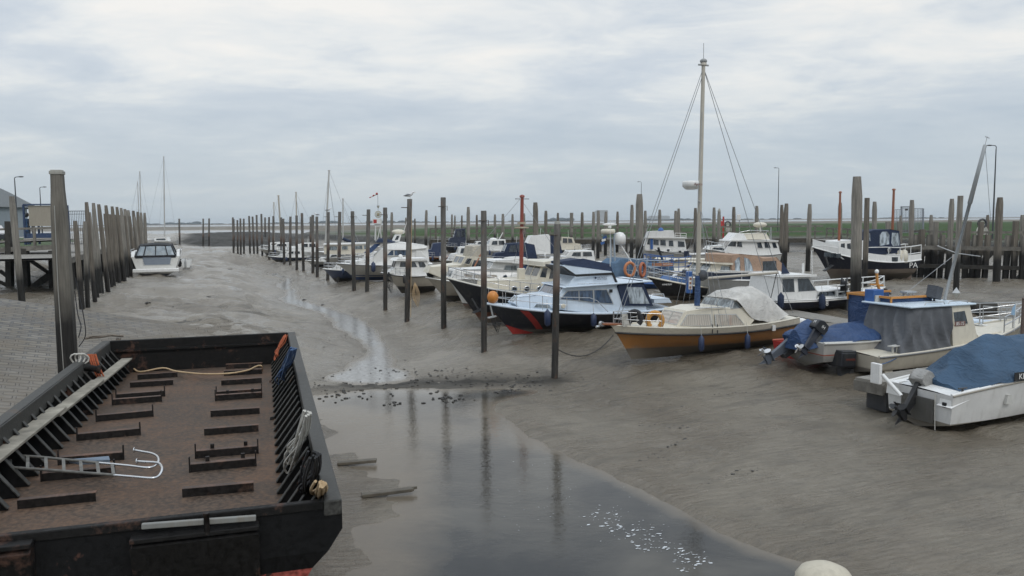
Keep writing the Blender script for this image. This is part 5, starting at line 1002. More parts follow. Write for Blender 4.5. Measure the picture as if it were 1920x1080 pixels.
# ---- navy and white flybridge cruiser with the red slash
def flybridge():
    b = Boat('flybridge_cruiser', 'white flybridge cruiser with navy hull and a red diagonal stripe', 'motorboat', 1103, 618, 199, group=BG)
    b.hull((911, 569), (1262, 578), (1100, 588), 3.1, hullmat('navy_slash_hull', (.011, .014, .024), (.28, .28, .26), .22, mud=.3), tw=.85, rake=1.15, deck=COOL, rail=COOL, rr=.05, bul=.03, kb=.35, bowp=2.6)
    m = MB(); N = 8
    for sg in (1, -1):
        def T(px, yy): return (b.p(px, 590, b.B / 2).x - b.x0) / b.L
        ta, tb = T(984, 0), T(1012, 0); wd = (T(984, 0) - T(999, 0)); m.grid([[b.surf(ta + (tb - ta) * i / N - wd * j / 3, .93 - .72 * i / N, sg, .008) for j in range(4)] for i in range(N + 1)])
    m.build('red_slash', RED, b.o)
    m = MB()
    for sg in (1, -1): m.grid([[b.surf(t, .03 + q * (.30 - 1.35 * (.995 - t)), sg, .007) for q in (0, .25, .5, .75, 1)] for t in np.linspace(.80, .994, 9)])
    m.build('red_boot_top', RED, b.o)
    b.cabin('fore_cabin', [(972, 571), (984, 559), (1012, 555), (1050, 553), (1050, 584), (985, 581)], .95, 1.0, COOL, .22, .28, front=[(0, [(.08, .47, .12, .88), (.53, .92, .12, .88)])], glass=SLIPGL, win=[[(1007, 578), (1012, 571.5), (1034, 573), (1036, 579)]])
    b.cabin('saloon', [(1040, 580), (1046, 560), (1062, 538), (1208, 527), (1212, 582), (1100, 587)], 1.25, 1.3, COOL, .10, .05, win=[([(1053, 561), (1066.5, 546.5), (1086, 545.5), (1086, 563.5)], GLB), ([(1088, 563.7), (1088, 545.4), (1112.5, 544.5), (1112.5, 567)], GLB), ([(1115, 567.3), (1115, 544.3), (1138, 543.6), (1148.5, 569)], GLB)], front=[(1, [(.05, .48, .08, .9), (.52, .95, .08, .9)])], glass=GLB, frame=ALU)
    b.slab('roof_edge', [(1058, 540), (1060, 537.5), (1222, 526), (1222, 528.5)], 1.3, 1.36, COOL)
    b.cabin('flybridge', [(1066, 538), (1081, 519), (1081, 515.5), (1060, 500), (1064, 497), (1146, 510), (1154, 528), (1150, 533)], 1.05, 1.1, COOL, .12, .1)
    m = MB(); 
    for sg in (1, -1): m.prism(b.xz([(1080, 519), (1080, 514.5), (1147, 511), (1150, 515)], 1.08), sg * 1.055, sg * 1.09)
    m.prism(b.xz([(1057, 503), (1058, 499.5), (1081, 515), (1081, 518.5)], 1.08), -1.0, 1.0); m.prism(b.xz([(1147, 511), (1150, 511), (1158, 529), (1153, 529)], 1.08), -1.09, 1.09); m.build('dark_band', BLACK, b.o)
    b.cabin('flybridge_cover', [(1064, 501), (1059, 492.5), (1099, 486.5), (1146, 497), (1148, 510), (1093, 507)], .98, 1.0, FNAVY, .35, .1)
    b.cabin('aft_hood', [(1168, 573), (1159, 536), (1170, 531), (1206, 527), (1222, 572)], 1.3, 1.34, FNAVY, .08, 0, win=[([(1180, 569), (1176, 538), (1204, 538.5), (1217, 569.5)], VIN)], far=True, frame=FNAVY)
    sd = b.side; tm = paint('dark_blue_lettering', (.03, .04, .08), .5, 0)
    for sz, tx, px, py in ((.085, 'THE TROUT', 1128, 520.4), (.085, 'BLUE CRUIS', 1128.5, 523.2)):
        q = b.p(px, py, 1.06); text(tx, sz, tm, b.o, Matrix.Translation((q.x, sd * 1.093, q.z)) @ Matrix.Rotation(math.pi, 4, 'Z') @ Matrix.Rotation(R(90), 4, 'X'))
    q = b.p(1117, 521, 1.09); m = MB(); m.lathe([(.05, 0), (.045, .015)], 10, axis=(0, sd, 0), o=(q.x, sd * 1.08, q.z)); m.build('emblem', tm, b.o)
    m = MB(); q = b.p(1056, 574, 1.36); m.lathe([(.10, 0), (.1, .03), (.07, .05)], 12, axis=(0, sd, 0), o=(q.x, q.y, q.z)); m.build('horn_plate', CREAM, b.o)
    m = MB(); q = b.p(1145.5, 545.5, 1.28); m.box((q.x, q.y, q.z), (.13, .05, .13)); m.build('side_lamp', BLACK, b.o); b.porthole(1024, 541, .0001, 1.2) if False else None
    b.rail(.62, .985, .62, n=6, inset=.12, name='bow_rail'); b.tube('hand_rail', [(1050, 557, 1.4), (1106, 558.5, 1.4), (1120, 564, 1.4), (1140, 585, 1.45)], .018, STEEL)
    b.tube('cabin_rail', [(1083, 532.5, 1.2), (1112, 531.5, 1.2), (1141, 530.5, 1.2)], .014, STEEL); b.fender(1026.5, 597, .62, .13); b.fender(1113, 601, .5, .12)
    b.slab('stern_seat', [(1222, 568), (1222, 560), (1250, 558.5), (1256, 567)], 1.0, 1.2, COOL)
    m = MB()
    for sg in (-1, 1): m.tube([b.p(1218, 560, sg), b.p(1222, 552, sg), b.p(1244, 551, sg), b.p(1246, 557, sg)], .02, 6)
    m.build('stern_rail', STEEL, b.o)
    q = b.p(924, 557, .1); m = MB(); m.ell(tuple(q), (.24, .24, .26), 12, 8); w = m.build('buoy', ORANGE); w.location = b.M.translation; w.rotation_euler = b.o.rotation_euler; tag(w, 'round weathered orange buoy on the bow of the red striped cruiser', 'buoy')
    q = b.p(919, 584, .15); m = MB(); m.beam(q + Vector((0, 0, .3)), q - Vector((.12, 0, .22)), .05, .05); m.beam(q + Vector((-.25, .0, -.2)), q + Vector((.1, 0, -.26)), .2, .04); m.build('anchor', ALU, b.o)
    m = MB(); m.lathe([(.015, 0), (.01, 2.4)], 5, o=tuple(b.p(1144, 520, .9))); m.build('antenna', WHITE, b.o)
flybridge()
# ---- navy hulled motor sailer with red mast
def motorsailer():
    b = Boat('motor_sailer', 'navy hulled motor sailer with cream trunk, portholes and red wooden mast', 'sailboat', 1000, 598, 202, group=BG)
    b.hull((837, 521), (1125, 553), (990, 553), 3.2, hullmat('navy_brown_hull', (.011, .014, .022), (.17, .075, .045), .55, mud=.35), tw=.7, rake=1.7, deck=CREAM, rail=GREYW, rr=.03, bul=.035, bowp=2.4)
    b.cabin('trunk_cabin', [(918, 549), (922, 528), (1030, 525), (1035, 556), (950, 556)], 1.2, 1.2, CREAM, .08, .2)
    for x, y in ((964.5, 542), (988, 542), (1011.7, 542)): b.porthole(x, y, .12, 1.24)
    b.cabin('wheelhouse', [(1008, 528), (1022, 498), (1066, 496), (1070, 530)], 1.1, 1.15, CREAM, .12, .1, win=[[(1015, 520), (1022, 503), (1030, 503), (1026, 521)], [(1031, 523), (1036, 504), (1060, 504), (1062, 523)]], front=[(0, [(.08, .47, .3, .88), (.53, .92, .3, .88)])])
    b.slab('roof', [(1015, 499), (1016, 491), (1028, 489), (1072, 489), (1074, 497)], 1.1, 1.25, CREAM)
    b.mast((977, 527), (979, 369), .10, paint('red_mast_varnish', (.25, .055, .035), .35, .25)); a, t = b.m0, b.m1
    q = b.p(977, 521, 0); m = MB(); m.box((q.x, 0, q.z), (.32, .3, .95)); m.build('tabernacle', CREAM, b.o, bevel=.04)
    q = b.p(978, 428, 0); m = MB(); m.lathe([(.1, -.03), (.34, 0), (.34, .06), (.1, .07)], 10, o=tuple(q)); m.lathe([(.2, .2), (.2, .3)], 10, o=tuple(q)); m.build('crosstree', paint('buff_crosstree', (.42, .35, .25), .6, .2), b.o); m = MB(); m.beam(t + Vector((-.35, 0, -.1)), t + Vector((.35, 0, -.1)), .06, .06); m.build('truck_bar', STEEL, b.o)
    b.wires([(t, b.surf(.97, 1, 0)), (a.lerp(t, .65), b.surf(.5, 1, 1)), (a.lerp(t, .65), b.surf(.5, 1, -1)), (a.lerp(t, .95), b.surf(.1, 1, 1))], .009); b.rail(.45, .985, .55, n=8, inset=.1)
    q = b.p(894, 573, .5); m = MB(); m.beam(q + Vector((.25, .05, .35)), q + Vector((-.1, .05, -.25)), .07, .07); m.beam(q + Vector((-.35, .05, -.12)), q + Vector((.2, .05, -.32)), .28, .06); m.build('anchor', DKGREY, b.o)
motorsailer()
# ---- simpler cruisers and yachts further in
def cruiser_white_cabin():
    b = Boat('cabin_cruiser', 'white cabin cruiser with curtained trunk windows and blue cockpit cover behind the red mast', 'motorboat', 935, 577, 200, group=BG)
    b.hull((838, 519), (1018, 522), (930, 526), 3.0, hullmat('white_hidden_hull', (.6, .6, .58), (.2, .1, .08), .3, mud=.3), tw=.85, rake=1.0, deck=WHITE, rail=WHITE)
    b.cabin('trunk_cabin', [(850, 524), (857, 506), (922, 503), (977, 510), (977, 526), (920, 527)], 1.05, 1.1, WHITE, .1, .25, win=[([(872, 522), (874, 513.5), (889, 514), (888, 523)], CURT), ([(892, 523), (893, 514), (908, 514.5), (908, 523)], CURT), ([(913, 523), (913, 515), (930, 515.5), (934, 523)], CURT)], front=[(0, [(.08, .46, .2, .8), (.54, .92, .2, .8)])], glass=SLIPGL)
    b.cabin('wheelhouse', [(918, 509), (930, 490), (1003, 494), (1003, 526), (925, 525)], 1.05, 1.1, WHITE, .12, .1, win=[[(946, 507.5), (951, 498), (970, 498), (973, 507)]], front=[(0, [(.06, .47, .1, .88), (.53, .94, .1, .88)])], glass=SLIPGL, frame=ALU); b.slab('roof', [(926, 491), (928, 488), (965, 487.5), (1003, 493.5), (1003, 496.5), (960, 493)], 1.1, 1.2, WHITE)
    b.cabin('cockpit_cover', [(980, 522), (979, 500), (1003, 495), (1015, 499), (1011, 521)], 1.1, 1.15, FBLUE, .1, 0, far=True); b.rail(.6, .98, .5, n=5); q = b.p(965, 486, 0); m = MB(); m.ell((q.x, 0, q.z), (.75, .5, .16)); m.build('dinghy_bundle', GREYW, b.o); b.porthole(947, 519, .1, 1.1)
cruiser_white_cabin()
def cream_coach():
    b = Boat('cabin_cruiser', 'cream cabin cruiser with beige hull and a tan folded hood', 'motorboat', 868, 563, 200, group=BG)
    b.hull((798, 520), (940, 523), (868, 529), 3.0, hullmat('beige_hull_pale', (.40, .36, .30), (.05, .05, .05), .42, mud=.3), tw=.85, rake=1.3, deck=CREAM, rail=WHITE)
    b.cabin('coach_roof', [(807, 512), (812, 501), (866, 495.5), (874, 481), (924, 484), (926, 518), (830, 522)], 1.1, 1.15, CREAM, .1, .25, win=[[(871, 494), (877, 484.5), (885.5, 485), (880, 496)], [(884, 500), (889, 488), (903, 488), (903, 500)]], front=[(2, [(.06, .47, .12, .88), (.53, .94, .12, .88)])]); b.cabin('folded_hood', [(884, 482), (888, 462), (902, 460), (906, 483)], .9, .95, fabric('pale_hood', (.42, .38, .31), .8, .6), .1)
    b.tube('boat_hook', [(888, 503, 1.2), (902, 476, .9)], .05, VARN); b.rail(.62, .98, .5, n=5, mids=1)
    q = b.p(808, 513, .1); m = MB(); m.lathe([(.25, -.12), (.25, .12)], 10, axis=(0, 1, 0), o=tuple(q)); m.build('windlass', BLACK, b.o)
cream_coach()
def white_three_window():
    b = Boat('cabin_cruiser', 'small white cabin cruiser with three dark windows and grey beige hull', 'motorboat', 785, 547, 197, group=BG)
    b.hull((714, 512), (822, 515), (775, 519), 2.7, hullmat('greige_hull', (.42, .38, .32), (.05, .05, .055), .5, mud=.3), tw=.85, rake=1.5, deck=WHITE, rail=paint('black_rub_strake', (.03, .03, .03)))
    b.cabin('wheelhouse', [(738, 512), (746, 488), (801, 487), (805, 516), (745, 516)], 1.0, 1.05, WHITE, .1, .1, win=[[(750, 501), (752, 491.5), (764, 491.5), (766, 501)], [(768, 501.5), (767, 491.5), (778, 491), (783, 501)], [(787, 501.5), (784, 491), (795, 491), (800, 501)]], front=[(0, [(.06, .47, .4, .9), (.53, .94, .4, .9)])]); b.slab('roof', [(740, 489), (745, 485), (801, 484.5), (803, 488)], 1.0, 1.1, WHITE); b.slab('fore_cabin', [(728, 513), (735, 507), (745, 505), (745, 514)], .8, .8, WHITE)
    b.rail(.55, .98, .5, n=6); b.fender(758, 524, .5, .1, BLACK); sphere_bag(b, 'search_lamp', 751, 481, .2, (.15, .15, .15), WHITE)
    q = b.p(768, 540, 1.2)
white_three_window()
def white_fly():
    b = Boat('motor_yacht', 'white hardtop motor yacht with blue windows and blue bottom stripe behind the creek posts', 'motorboat', 728, 524, 190, group=BG)
    b.hull((630, 494), (812, 496), (730, 498), 3.6, hullmat('white_blue_bottom_hull', (.52, .50, .46), (.03, .06, .15), .34, stripe=(.42, .5, (.03, .05, .12)), mud=.12), tw=.85, rake=1.6, deck=WHITE, rail=paint('grey_rub_strake', (.2, .2, .2), .5, .2), bowp=2.5)
    b.cabin('saloon', [(655, 493), (690, 485), (700, 482), (714, 468), (802, 463), (806, 499), (690, 499)], 1.35, 1.4, WHITE, .08, .25, win=[([(725, 479), (734, 469.5), (738, 469.3), (738, 479)], GLB), ([(739.5, 479), (739.5, 469.2), (761, 468.6), (761, 479)], GLB)], front=[(2, [(.05, .48, .1, .9), (.52, .95, .1, .9)])], glass=SLIPGL)
    b.cabin('hardtop', [(713, 468.5), (727, 457.5), (750, 454), (775, 457), (800, 461.5), (799, 465.5), (764, 469)], 1.4, 1.5, WHITE, .35, .1); b.slab('wing', [(779, 498), (781, 470), (788, 469), (803, 486), (805, 498)], 1.5, 1.5, WHITE)
    b.cabin('blue_sun_cover', [(705, 455), (711, 447.5), (742, 452), (740, 455)], .9, .95, FNAVY, .3); b.cabin('radar_arch', [(735, 453), (742, 439), (753, 439), (749, 453)], .9, .9, WHITE, .1, 0, win=[[(740, 450), (744, 442), (749, 442), (746, 450)]]); sphere_bag(b, 'radar', 747, 435, 0, (.55, .3, .22), CREAM)
    b.cabin('bow_canopy', [(683, 474), (703, 459), (712, 458), (696, 474)], .6, .7, FBLUE, .2); b.fender(700, 501, .75, .17); b.tube('antenna', [(756, 438, .5), (763, 415, .5)], .03, WHITE); b.rail(.7, .98, .45, n=4)
white_fly()
def cream_far():
    b = Boat('cabin_cruiser', 'cream river cruiser with arched windows seen between the creek posts', 'motorboat', 655, 503, 190, group=BG)
    b.hull((606, 485), (712, 474), (655, 481), 3.3, hullmat('cream_far_hull', (.5, .48, .44), (.2, .16, .12), .4, mud=.3), tw=.8, rake=1.3, deck=WHITE, rail=GREYW)
    b.cabin('long_cabin', [(608, 476), (608, 459), (690, 457), (694, 477)], 1.2, 1.25, CREAM, .05, .05, win=[[(614, 469), (614, 462), (632, 462), (632, 469)], [(641, 468), (641, 461.5), (652, 461), (652, 468)], [(665, 467.5), (666, 461), (679, 460), (680, 467)], [(682, 467), (682, 460), (688, 460), (689, 467)]], glass=SLIPGL); b.slab('roof', [(605, 460), (606, 457.5), (692, 455), (692, 458)], 1.2, 1.3, WHITE)
cream_far()
def sail_boat(px, py, xb, xs, yd, mtop, label, head=190, cover=None, mx=None, cab=True, hullc=(.55, .54, .52), r=.07, mcol=None, col=None):
    b = Boat('sailing_yacht', label, 'sailboat', px, py, head, group='masted boats further out')
    b.hull((xb, yd - 2), (xs, yd), ((xb + xs) / 2, yd + 1), 2.6, hullmat('h' + label[:16].replace(' ', '_'), hullc, (.12, .1, .09), .35, mud=.25), tw=.6, rake=1.2, deck=WHITE, rail=GREYW, bul=0)
    w = xs - xb
    if cab: b.cabin('coach_roof', [(xb + .25 * w, yd), (xb + .32 * w, yd - 6), (xb + .7 * w, yd - 7.5), (xb + .75 * w, yd)], .8, .85, WHITE, .1, .2, win=[[(xb + .36 * w, yd - 1.8), (xb + .37 * w, yd - 4.2), (xb + .66 * w, yd - 5), (xb + .68 * w, yd - 1.8)]], bevel=0)
    bx = mx if mx else xb + .42 * w
    b.mast((bx, yd - 4), mtop, r, mcol or paint('pale_mast_alloy', (.5, .49, .46), .4, .15, metal=.2)); a, t = b.m0, b.m1
    b.wires([(t, b.surf(.97, 1, 0)), (t, b.surf(0, 1, 0)), (a.lerp(t, .9), b.surf(.5, 1, 1)), (a.lerp(t, .9), b.surf(.5, 1, -1))], .012)
    q = a.lerp(t, .5); m = MB(); m.beam(q + Vector((0, -.8, 0)), q + Vector((0, .8, 0)), .05, .05); m.build('spreader', ALU, b.o)
    if cover: m = MB(); e = a + Vector((-.34 * b.L, 0, .35)); m.tube([a + Vector((0, 0, .75)), a.lerp(e, .4) + Vector((0, 0, .32)), e], [.2, .17, .1], 8); m.build('sail_cover', cover, b.o)
    return b
sail_boat(655, 478, 622, 685, 467, (617, 319), 'white yacht with a tall leaning mast and navy sail cover', mx=609.5, cover=FNAVY, r=.13) if False else None
b = sail_boat(625, 492, 596, 676, 474, (617, 320), 'yacht with tall leaning white mast and navy sail cover', mx=609.5, cover=FNAVY, r=.11)
sail_boat(668, 486, 640, 712, 463, (643, 373), 'yacht with short grey mast and navy boom cover near the beacon', mx=643, cover=FNAVY, r=.09)
sail_boat(530, 475, 500, 560, 462, (522, 367), 'yacht with thick buff mast among the far creek posts', mx=528, r=.14, mcol=paint('buff_mast_paint', (.46, .42, .35)))
sail_boat(515, 472, 490, 540, 461, (513.5, 380), 'yacht with short buff mast among the far creek posts', mx=514, r=.09, mcol=paint('buff_mast_paint', (.46, .42, .35)))
sail_boat(560, 478, 534, 606, 464, (555, 361), 'yacht with tan mast left of the leaning white mast', mx=557, r=.10, mcol=paint('buff_mast_paint', (.46, .42, .35)))
b = sail_boat(306, 462, 270, 330, 452, (307, 294), 'yacht with a tall straight mast behind the aground white cruiser', mx=309, r=.1, head=185); 
b = sail_boat(262, 462, 236, 284, 450, (262, 322), 'yacht hidden by the wharf piles with a slim tall mast', mx=265.5, r=.09, head=185)
sail_boat(256, 460, 232, 280, 450, (258, 341), 'yacht hidden by the wharf piles with a shorter mast', mx=262, r=.08, head=185)
def far_motor(px, py, xb, xs, yd, ytop, label, hullc=(.5, .5, .48), bot=(.1, .1, .1), cabc=None, head=190, win=True, deckc=None, hood=None, rail=False, B=2.9, cat='motorboat', flip=False, mats=None):
    b = Boat('cabin_cruiser', label, cat, px, py, head, group='small motor boats further in')
    w = xs - xb; b.hull((xb, yd - 2), (xs, yd), ((xb + xs) / 2, yd + 1), B, hullmat('m' + label[:22].replace(' ', '_'), hullc, bot, .35, mud=.25), tw=.8, rake=1.0, deck=deckc or WHITE, rail=GREYW, bul=0)
    c = cabc or WHITE; h = yd - ytop
    b.cabin('cabin', [(xb + .2 * w, yd), (xb + .28 * w, yd - .45 * h), (xb + .42 * w, yd - .5 * h), (xb + .48 * w, yd - h * .94), (xb + .8 * w, yd - h), (xb + .82 * w, yd)], B * .38, B * .4, c, .1, .15, win=[[(xb + .49 * w, yd - .52 * h), (xb + .52 * w, yd - .86 * h), (xb + .62 * w, yd - .88 * h), (xb + .62 * w, yd - .52 * h)], [(xb + .65 * w, yd - .52 * h), (xb + .65 * w, yd - .88 * h), (xb + .77 * w, yd - .9 * h), (xb + .78 * w, yd - .52 * h)]] if win else [], front=[(2, [(.06, .47, .12, .88), (.53, .94, .12, .88)])] if win else [], bevel=.0)
    if hood: b.cabin('hood', [(xb + .79 * w, yd), (xb + .79 * w, yd - h * .98), (xb + .93 * w, yd - h * .9), (xb + .99 * w, yd)], B * .38, B * .4, hood, .08, bevel=0)
    b.rail(.5, .97, .5, n=5, r=.02); b.tube('antenna', [(xb + .62 * w, ytop + 1, .3), (xb + .63 * w, ytop - 12, .3)], .018, WHITE); b.fender(xb + .45 * w, yd + 4, .5, .11); b.fender(xb + .7 * w, yd + 4, .5, .11, WHITE)
    return b
far_motor(518, 478, 486, 552, 468, 456, 'white cruiser lying farthest out along the creek row', hullc=(.5, .48, .44))
far_motor(568, 486, 520, 612, 472, 455, 'white cruiser with navy side patch among the far creek posts', bot=(.02, .03, .07), hood=None, rail=True)
far_motor(548, 490, 502, 580, 482, 470, 'low white launch with dark blue stern near the far creek posts', hullc=(.05, .07, .14), rail=True)
far_motor(612, 500, 572, 668, 490, 476, 'white cruiser with navy bow cover just beyond the leaning mast post', bot=(.03, .04, .08), hood=FNAVY)
far_motor(650, 527, 605, 690, 506, 489, 'low white launch with navy stem left of the white motor yacht', hullc=(.03, .04, .08), rail=True)
far_motor(700, 505, 660, 745, 486, 472, 'small white open cruiser with a folded blue bow canopy', hood=FBLUE)
far_motor(845, 497, 826, 902, 489, 462, 'small white cruiser with open strutted wheelhouse in the middle of the harbour')
far_motor(808, 490, 786, 842, 481, 455, 'orange trimmed workboat with a dark blue box cabin', hullc=(.45, .14, .05), cabc=paint('dark_blue_box', (.015, .03, .08), .5, .1), win=False, deckc=paint('orange_deck', (.45, .17, .06), .5, .3))
b = far_motor(868, 473, 828, 884, 462, 428, 'dark steel cabin boat with white railings on the far side', hullc=(.02, .025, .04), cabc=NAVY, rail=True)
far_motor(960, 510, 900, 1010, 492, 455, 'white cruiser with tall navy cockpit hood left of the red mast', cabc=FNAVY, hood=FNAVY, win=True)
far_motor(1000, 498, 942, 1056, 476, 440, 'white flybridge cruiser with navy canopies behind the red mast', hood=FNAVY, win=False)
far_motor(1060, 512, 1006, 1140, 492, 470, 'white open launch with hardtop on struts right of the thick post', cabc=WHITE, rail=True)
def arch_parts():
    pass
b = far_motor(1078, 479, 1108, 1040, 468, 444, 'cream and black launch with varnished door on the far side', hullc=(.02, .022, .03), bot=(.05, .04, .04), cabc=CREAM, head=12, rail=False)
b = far_motor(900, 488, 880, 965, 470, 449, 'white cabin boat with radar stand and struts near the middle of the harbour')
b.tube('radar_stand', [(935, 450, .2), (943, 436, .2)], .05, WHITE); sphere_bag(b, 'radar', 925, 449, 0, (.45, .3, .2), WHITE)
far_motor(905, 478, 862, 930, 464, 452, 'low white sports boat lying close behind the dark steel cabin boat')
# ---- boats on the right
def grounded():
    b = Boat('sports_cruiser', 'white sports cruiser aground stern on beside the left wharf', 'motorboat', 298, 520, 111, sink=.1)
    s = b.M.translation.y / FPX; C = lambda px, py, x: (lambda d: (b.E + d * ((x - b.E.x) / d.x)))(b.I3 @ ray(px, py))
    xs = -3.6
    b.x0, b.x1, b.B = xs, 3.9, 3.3; L = 7.5
    zs = C(290, 482, xs).z; 
    def f(t): return .95 + .05 * math.sin(min(1, t / .4) * 1.57) if t < .5 else max(0, 1 - ((t - .5) / .5) ** 2.4)
    def surf(t, q, sg, off=0):
        z = zs * q * (1 + .12 * t) + .0; g = (q / .38 * .78) if q < .38 else .78 + .22 * ((q - .38) / .62); return Vector((xs + L * t - 1.1 * (1 - q) * t ** 4, sg * (1.88 * f(t) * g + off), z))
    b.surf = surf; T = [i / 20 for i in range(20)] + [.998]; m = MB()
    for Q in ([0, .2, .38], [.38, .6, .8, 1.0]):
        for sg in (-1, 1): m.grid([[surf(t, q, sg) for q in Q] for t in T], 0, True)
    Q = [0, .38, .6, .8, 1.0]; m.face([surf(0, q, 1) for q in Q] + [surf(0, q, -1) for q in Q[::-1]]); m.build('hull', hullmat('sports_hull', (.70, .69, .65), (.012, .014, .02), .62, mud=.2), b.o)
    m = MB(); m.grid([[surf(t, 1, 1), surf(t, 1, 1) * .5 + surf(t, 1, -1) * .5 + Vector((0, 0, .1)), surf(t, 1, -1)] for t in T[:]]); m.build('deck', WHITE, b.o)
    m = MB(); z0, z1 = C(290, 510, xs).z, C(290, 503.5, xs).z; m.box((xs - .22, 0, (z0 + z1) / 2), (.5, 3.45, z1 - z0)); m.build('bathing_platform', WHITE, b.o, bevel=.05)
    ya = lambda px, x=xs: C(px, 490, x).y
    zt, zb = C(290, 483, xs).z, C(290, 496, xs).z; m = MB(); m.face([(xs - .03, ya(267), zt), (xs - .03, ya(322), zt), (xs - .03, ya(318), zb), (xs - .03, ya(271), zb)]); m.face([(xs - .005, ya(267), zt), (xs - .005, ya(322), zt), (xs - .005, ya(318), zb), (xs - .005, ya(271), zb)])
    for k in range(5): z = zt + (zb - zt) * k / 4; m.box((xs - .04, (ya(268) + ya(320)) / 2, z), (.03, abs(ya(268) - ya(320)), .03))
    m.build('transom_slats', paint('slate_blue_slats', (.26, .30, .35), .4, .1), b.o)
    # side coamings
    m = MB(); zc = C(290, 478, xs).z
    for sg in (-1, 1): m.prism([(xs + .05, zs - .05), (xs + .02, zs + .05), (xs + .6, zc + .28), (2.2, zc + .25), (3.0, zs + .1)], sg * 1.58, sg * 1.84)
    m.build('coaming', WHITE, b.o, bevel=.04)
    # hood
    z0 = C(290, 482, xs).z; z1 = C(290, 461, xs + 1.2).z; y = lambda px, x: abs(C(px, 470, x).y); xa, xf = xs + .05, xs + 2.6
    w0, w1 = 1.52, 1.2; m = MB(); BK = fabric('black_hood_canvas', (.016, .017, .02))
    def at(x, yy, z): return Vector((x, yy, z))
    A = [at(xa, w0, z0), at(xa + .65, w1, z1), at(xf - .3, w1, z1 + .12), at(xf + .9, w0, z0 + .1)]
    for sg in (1, -1):
        P = [Vector((p.x, p.y * sg, p.z)) for p in A]
        for i in range(3): m.beam(P[i], P[i + 1], .09, .09)
        m.beam(P[0], P[3], .09, .16)
    n0 = [Vector((A[0].x, 0, A[0].z)), Vector((A[1].x, 0, A[1].z + .1))]; m.beam(n0[0], n0[1], .07, .07)
    for k in (-.48, .48): m.beam(Vector((A[0].x, k * 2 * w0, A[0].z)) * 1 if False else Vector((A[0].x, k * 1.9, A[0].z)), Vector((A[1].x, k * 1.5, A[1].z + .05)), .07, .07)
    m.beam(Vector((xa - .03, -w0, z0 + .03)), Vector((xa - .03, w0, z0 + .03)), .1, .22); rows = [[(A[1].x, s_ * w1, A[1].z + .10 * (1 - s_ * s_) + .02) for s_ in np.linspace(-1, 1, 7)], [(A[2].x, s_ * w1, A[2].z + .10 * (1 - s_ * s_) + .02) for s_ in np.linspace(-1, 1, 7)]]; m.grid(rows); m.grid([[(p[0], p[1], p[2] - .03) for p in r] for r in rows]); m.grid([[(p[0] - .02, p[1], p[2] - .12) for p in rows[0]], rows[0]]); m.build('hood_frame', BK, b.o)
    m = MB(); P = [[Vector((p.x, p.y * sg * .99, p.z)) for p in A] for sg in (1, -1)]
    m.face([P[0][0], P[0][1], Vector((A[1].x, 0, A[1].z + .1)), P[1][1], P[1][0]]); 
    for q in P: m.face([q[0], q[1], q[2], q[3]])
    m.face([P[0][2], P[0][3], P[1][3], P[1][2]]); m.build('hood_windows', clear('hood_vinyl', (.36, .42, .46), .55), b.o)
    m = MB()
    for sg in (-1, 1): m.ell((xs + 1.4, sg * .55, zs + .25), (.35, .4, .5)); 
    m.box((xs + 2.3, 0, zs + .2), (.3, 2.2, .6)); m.build('seats', CREAM, b.o)
    for sg in (1, -1):
        m = MB()
        for k in range(5): x = xs + .2 + k * .3; m.tube([(x, sg * 1.82, zc - .1), (x, sg * 1.88, zc + .42)], .022, 5)
        m.tube([(xs + .2, sg * 1.88, zc + .42), (xs + 3.2, sg * 1.8, zc + .45)], .025, 6); m.build('side_rail', STEEL, b.o)
    # dinghy alongside
    d = Boat('dinghy', 'small white dinghy with dark fenders beside the aground white cruiser', 'dinghy', 351, 502, 109); d.hull((352, 478), (357, 492), (353, 488), 1.0, hullmat('dinghy_hull', (.62, .62, .6), (.3, .3, .3), .1, mud=.15), tw=.7, rake=.3, deck=GREYW, rail=GREYW) if False else None
    d.o.scale = (.8, .8, .8); m = MB(); T = [i / 10 for i in range(11)]
    for sg in (-1, 1): m.grid([[(-1.2 + 2.6 * t - .2 * (1 - q), sg * .6 * (1 - (max(0, t - .4) / .6) ** 2.2 * .96) * (.5 + .5 * q), 1.0 * q) for q in (0, .35, .7, 1)] for t in T])
    m.face([(-1.4 + .2 * q, sg * .6 * (.5 + .5 * q), 1.0 * q) for sg, q in ((-1, 0), (-1, 1), (1, 1), (1, 0))]); m.build('hull', hullmat('dinghy_hull', (.62, .62, .6), (.3, .3, .3), .1, mud=.15), d.o); m = MB(); m.box((-.2, 0, .7), (.25, 1.05, .04)); m.build('thwart', VARN, d.o)
    for x, z in ((-.9, .55), (-.3, .75)): m = MB(); m.lathe([(.03, .4), (.2, .25), (.21, -.25), (.03, -.4)], 10, o=(x, .75, z)); m.build('fender', BLACK, d.o)
    m = MB(); m.tube([(-1.25, .1, .7), (-1.5, .1, 1.25)], .03, 5); m.box((-1.4, .1, .5), (.12, .2, .7)); m.build('outboard_bracket', ALU, d.o)
grounded()
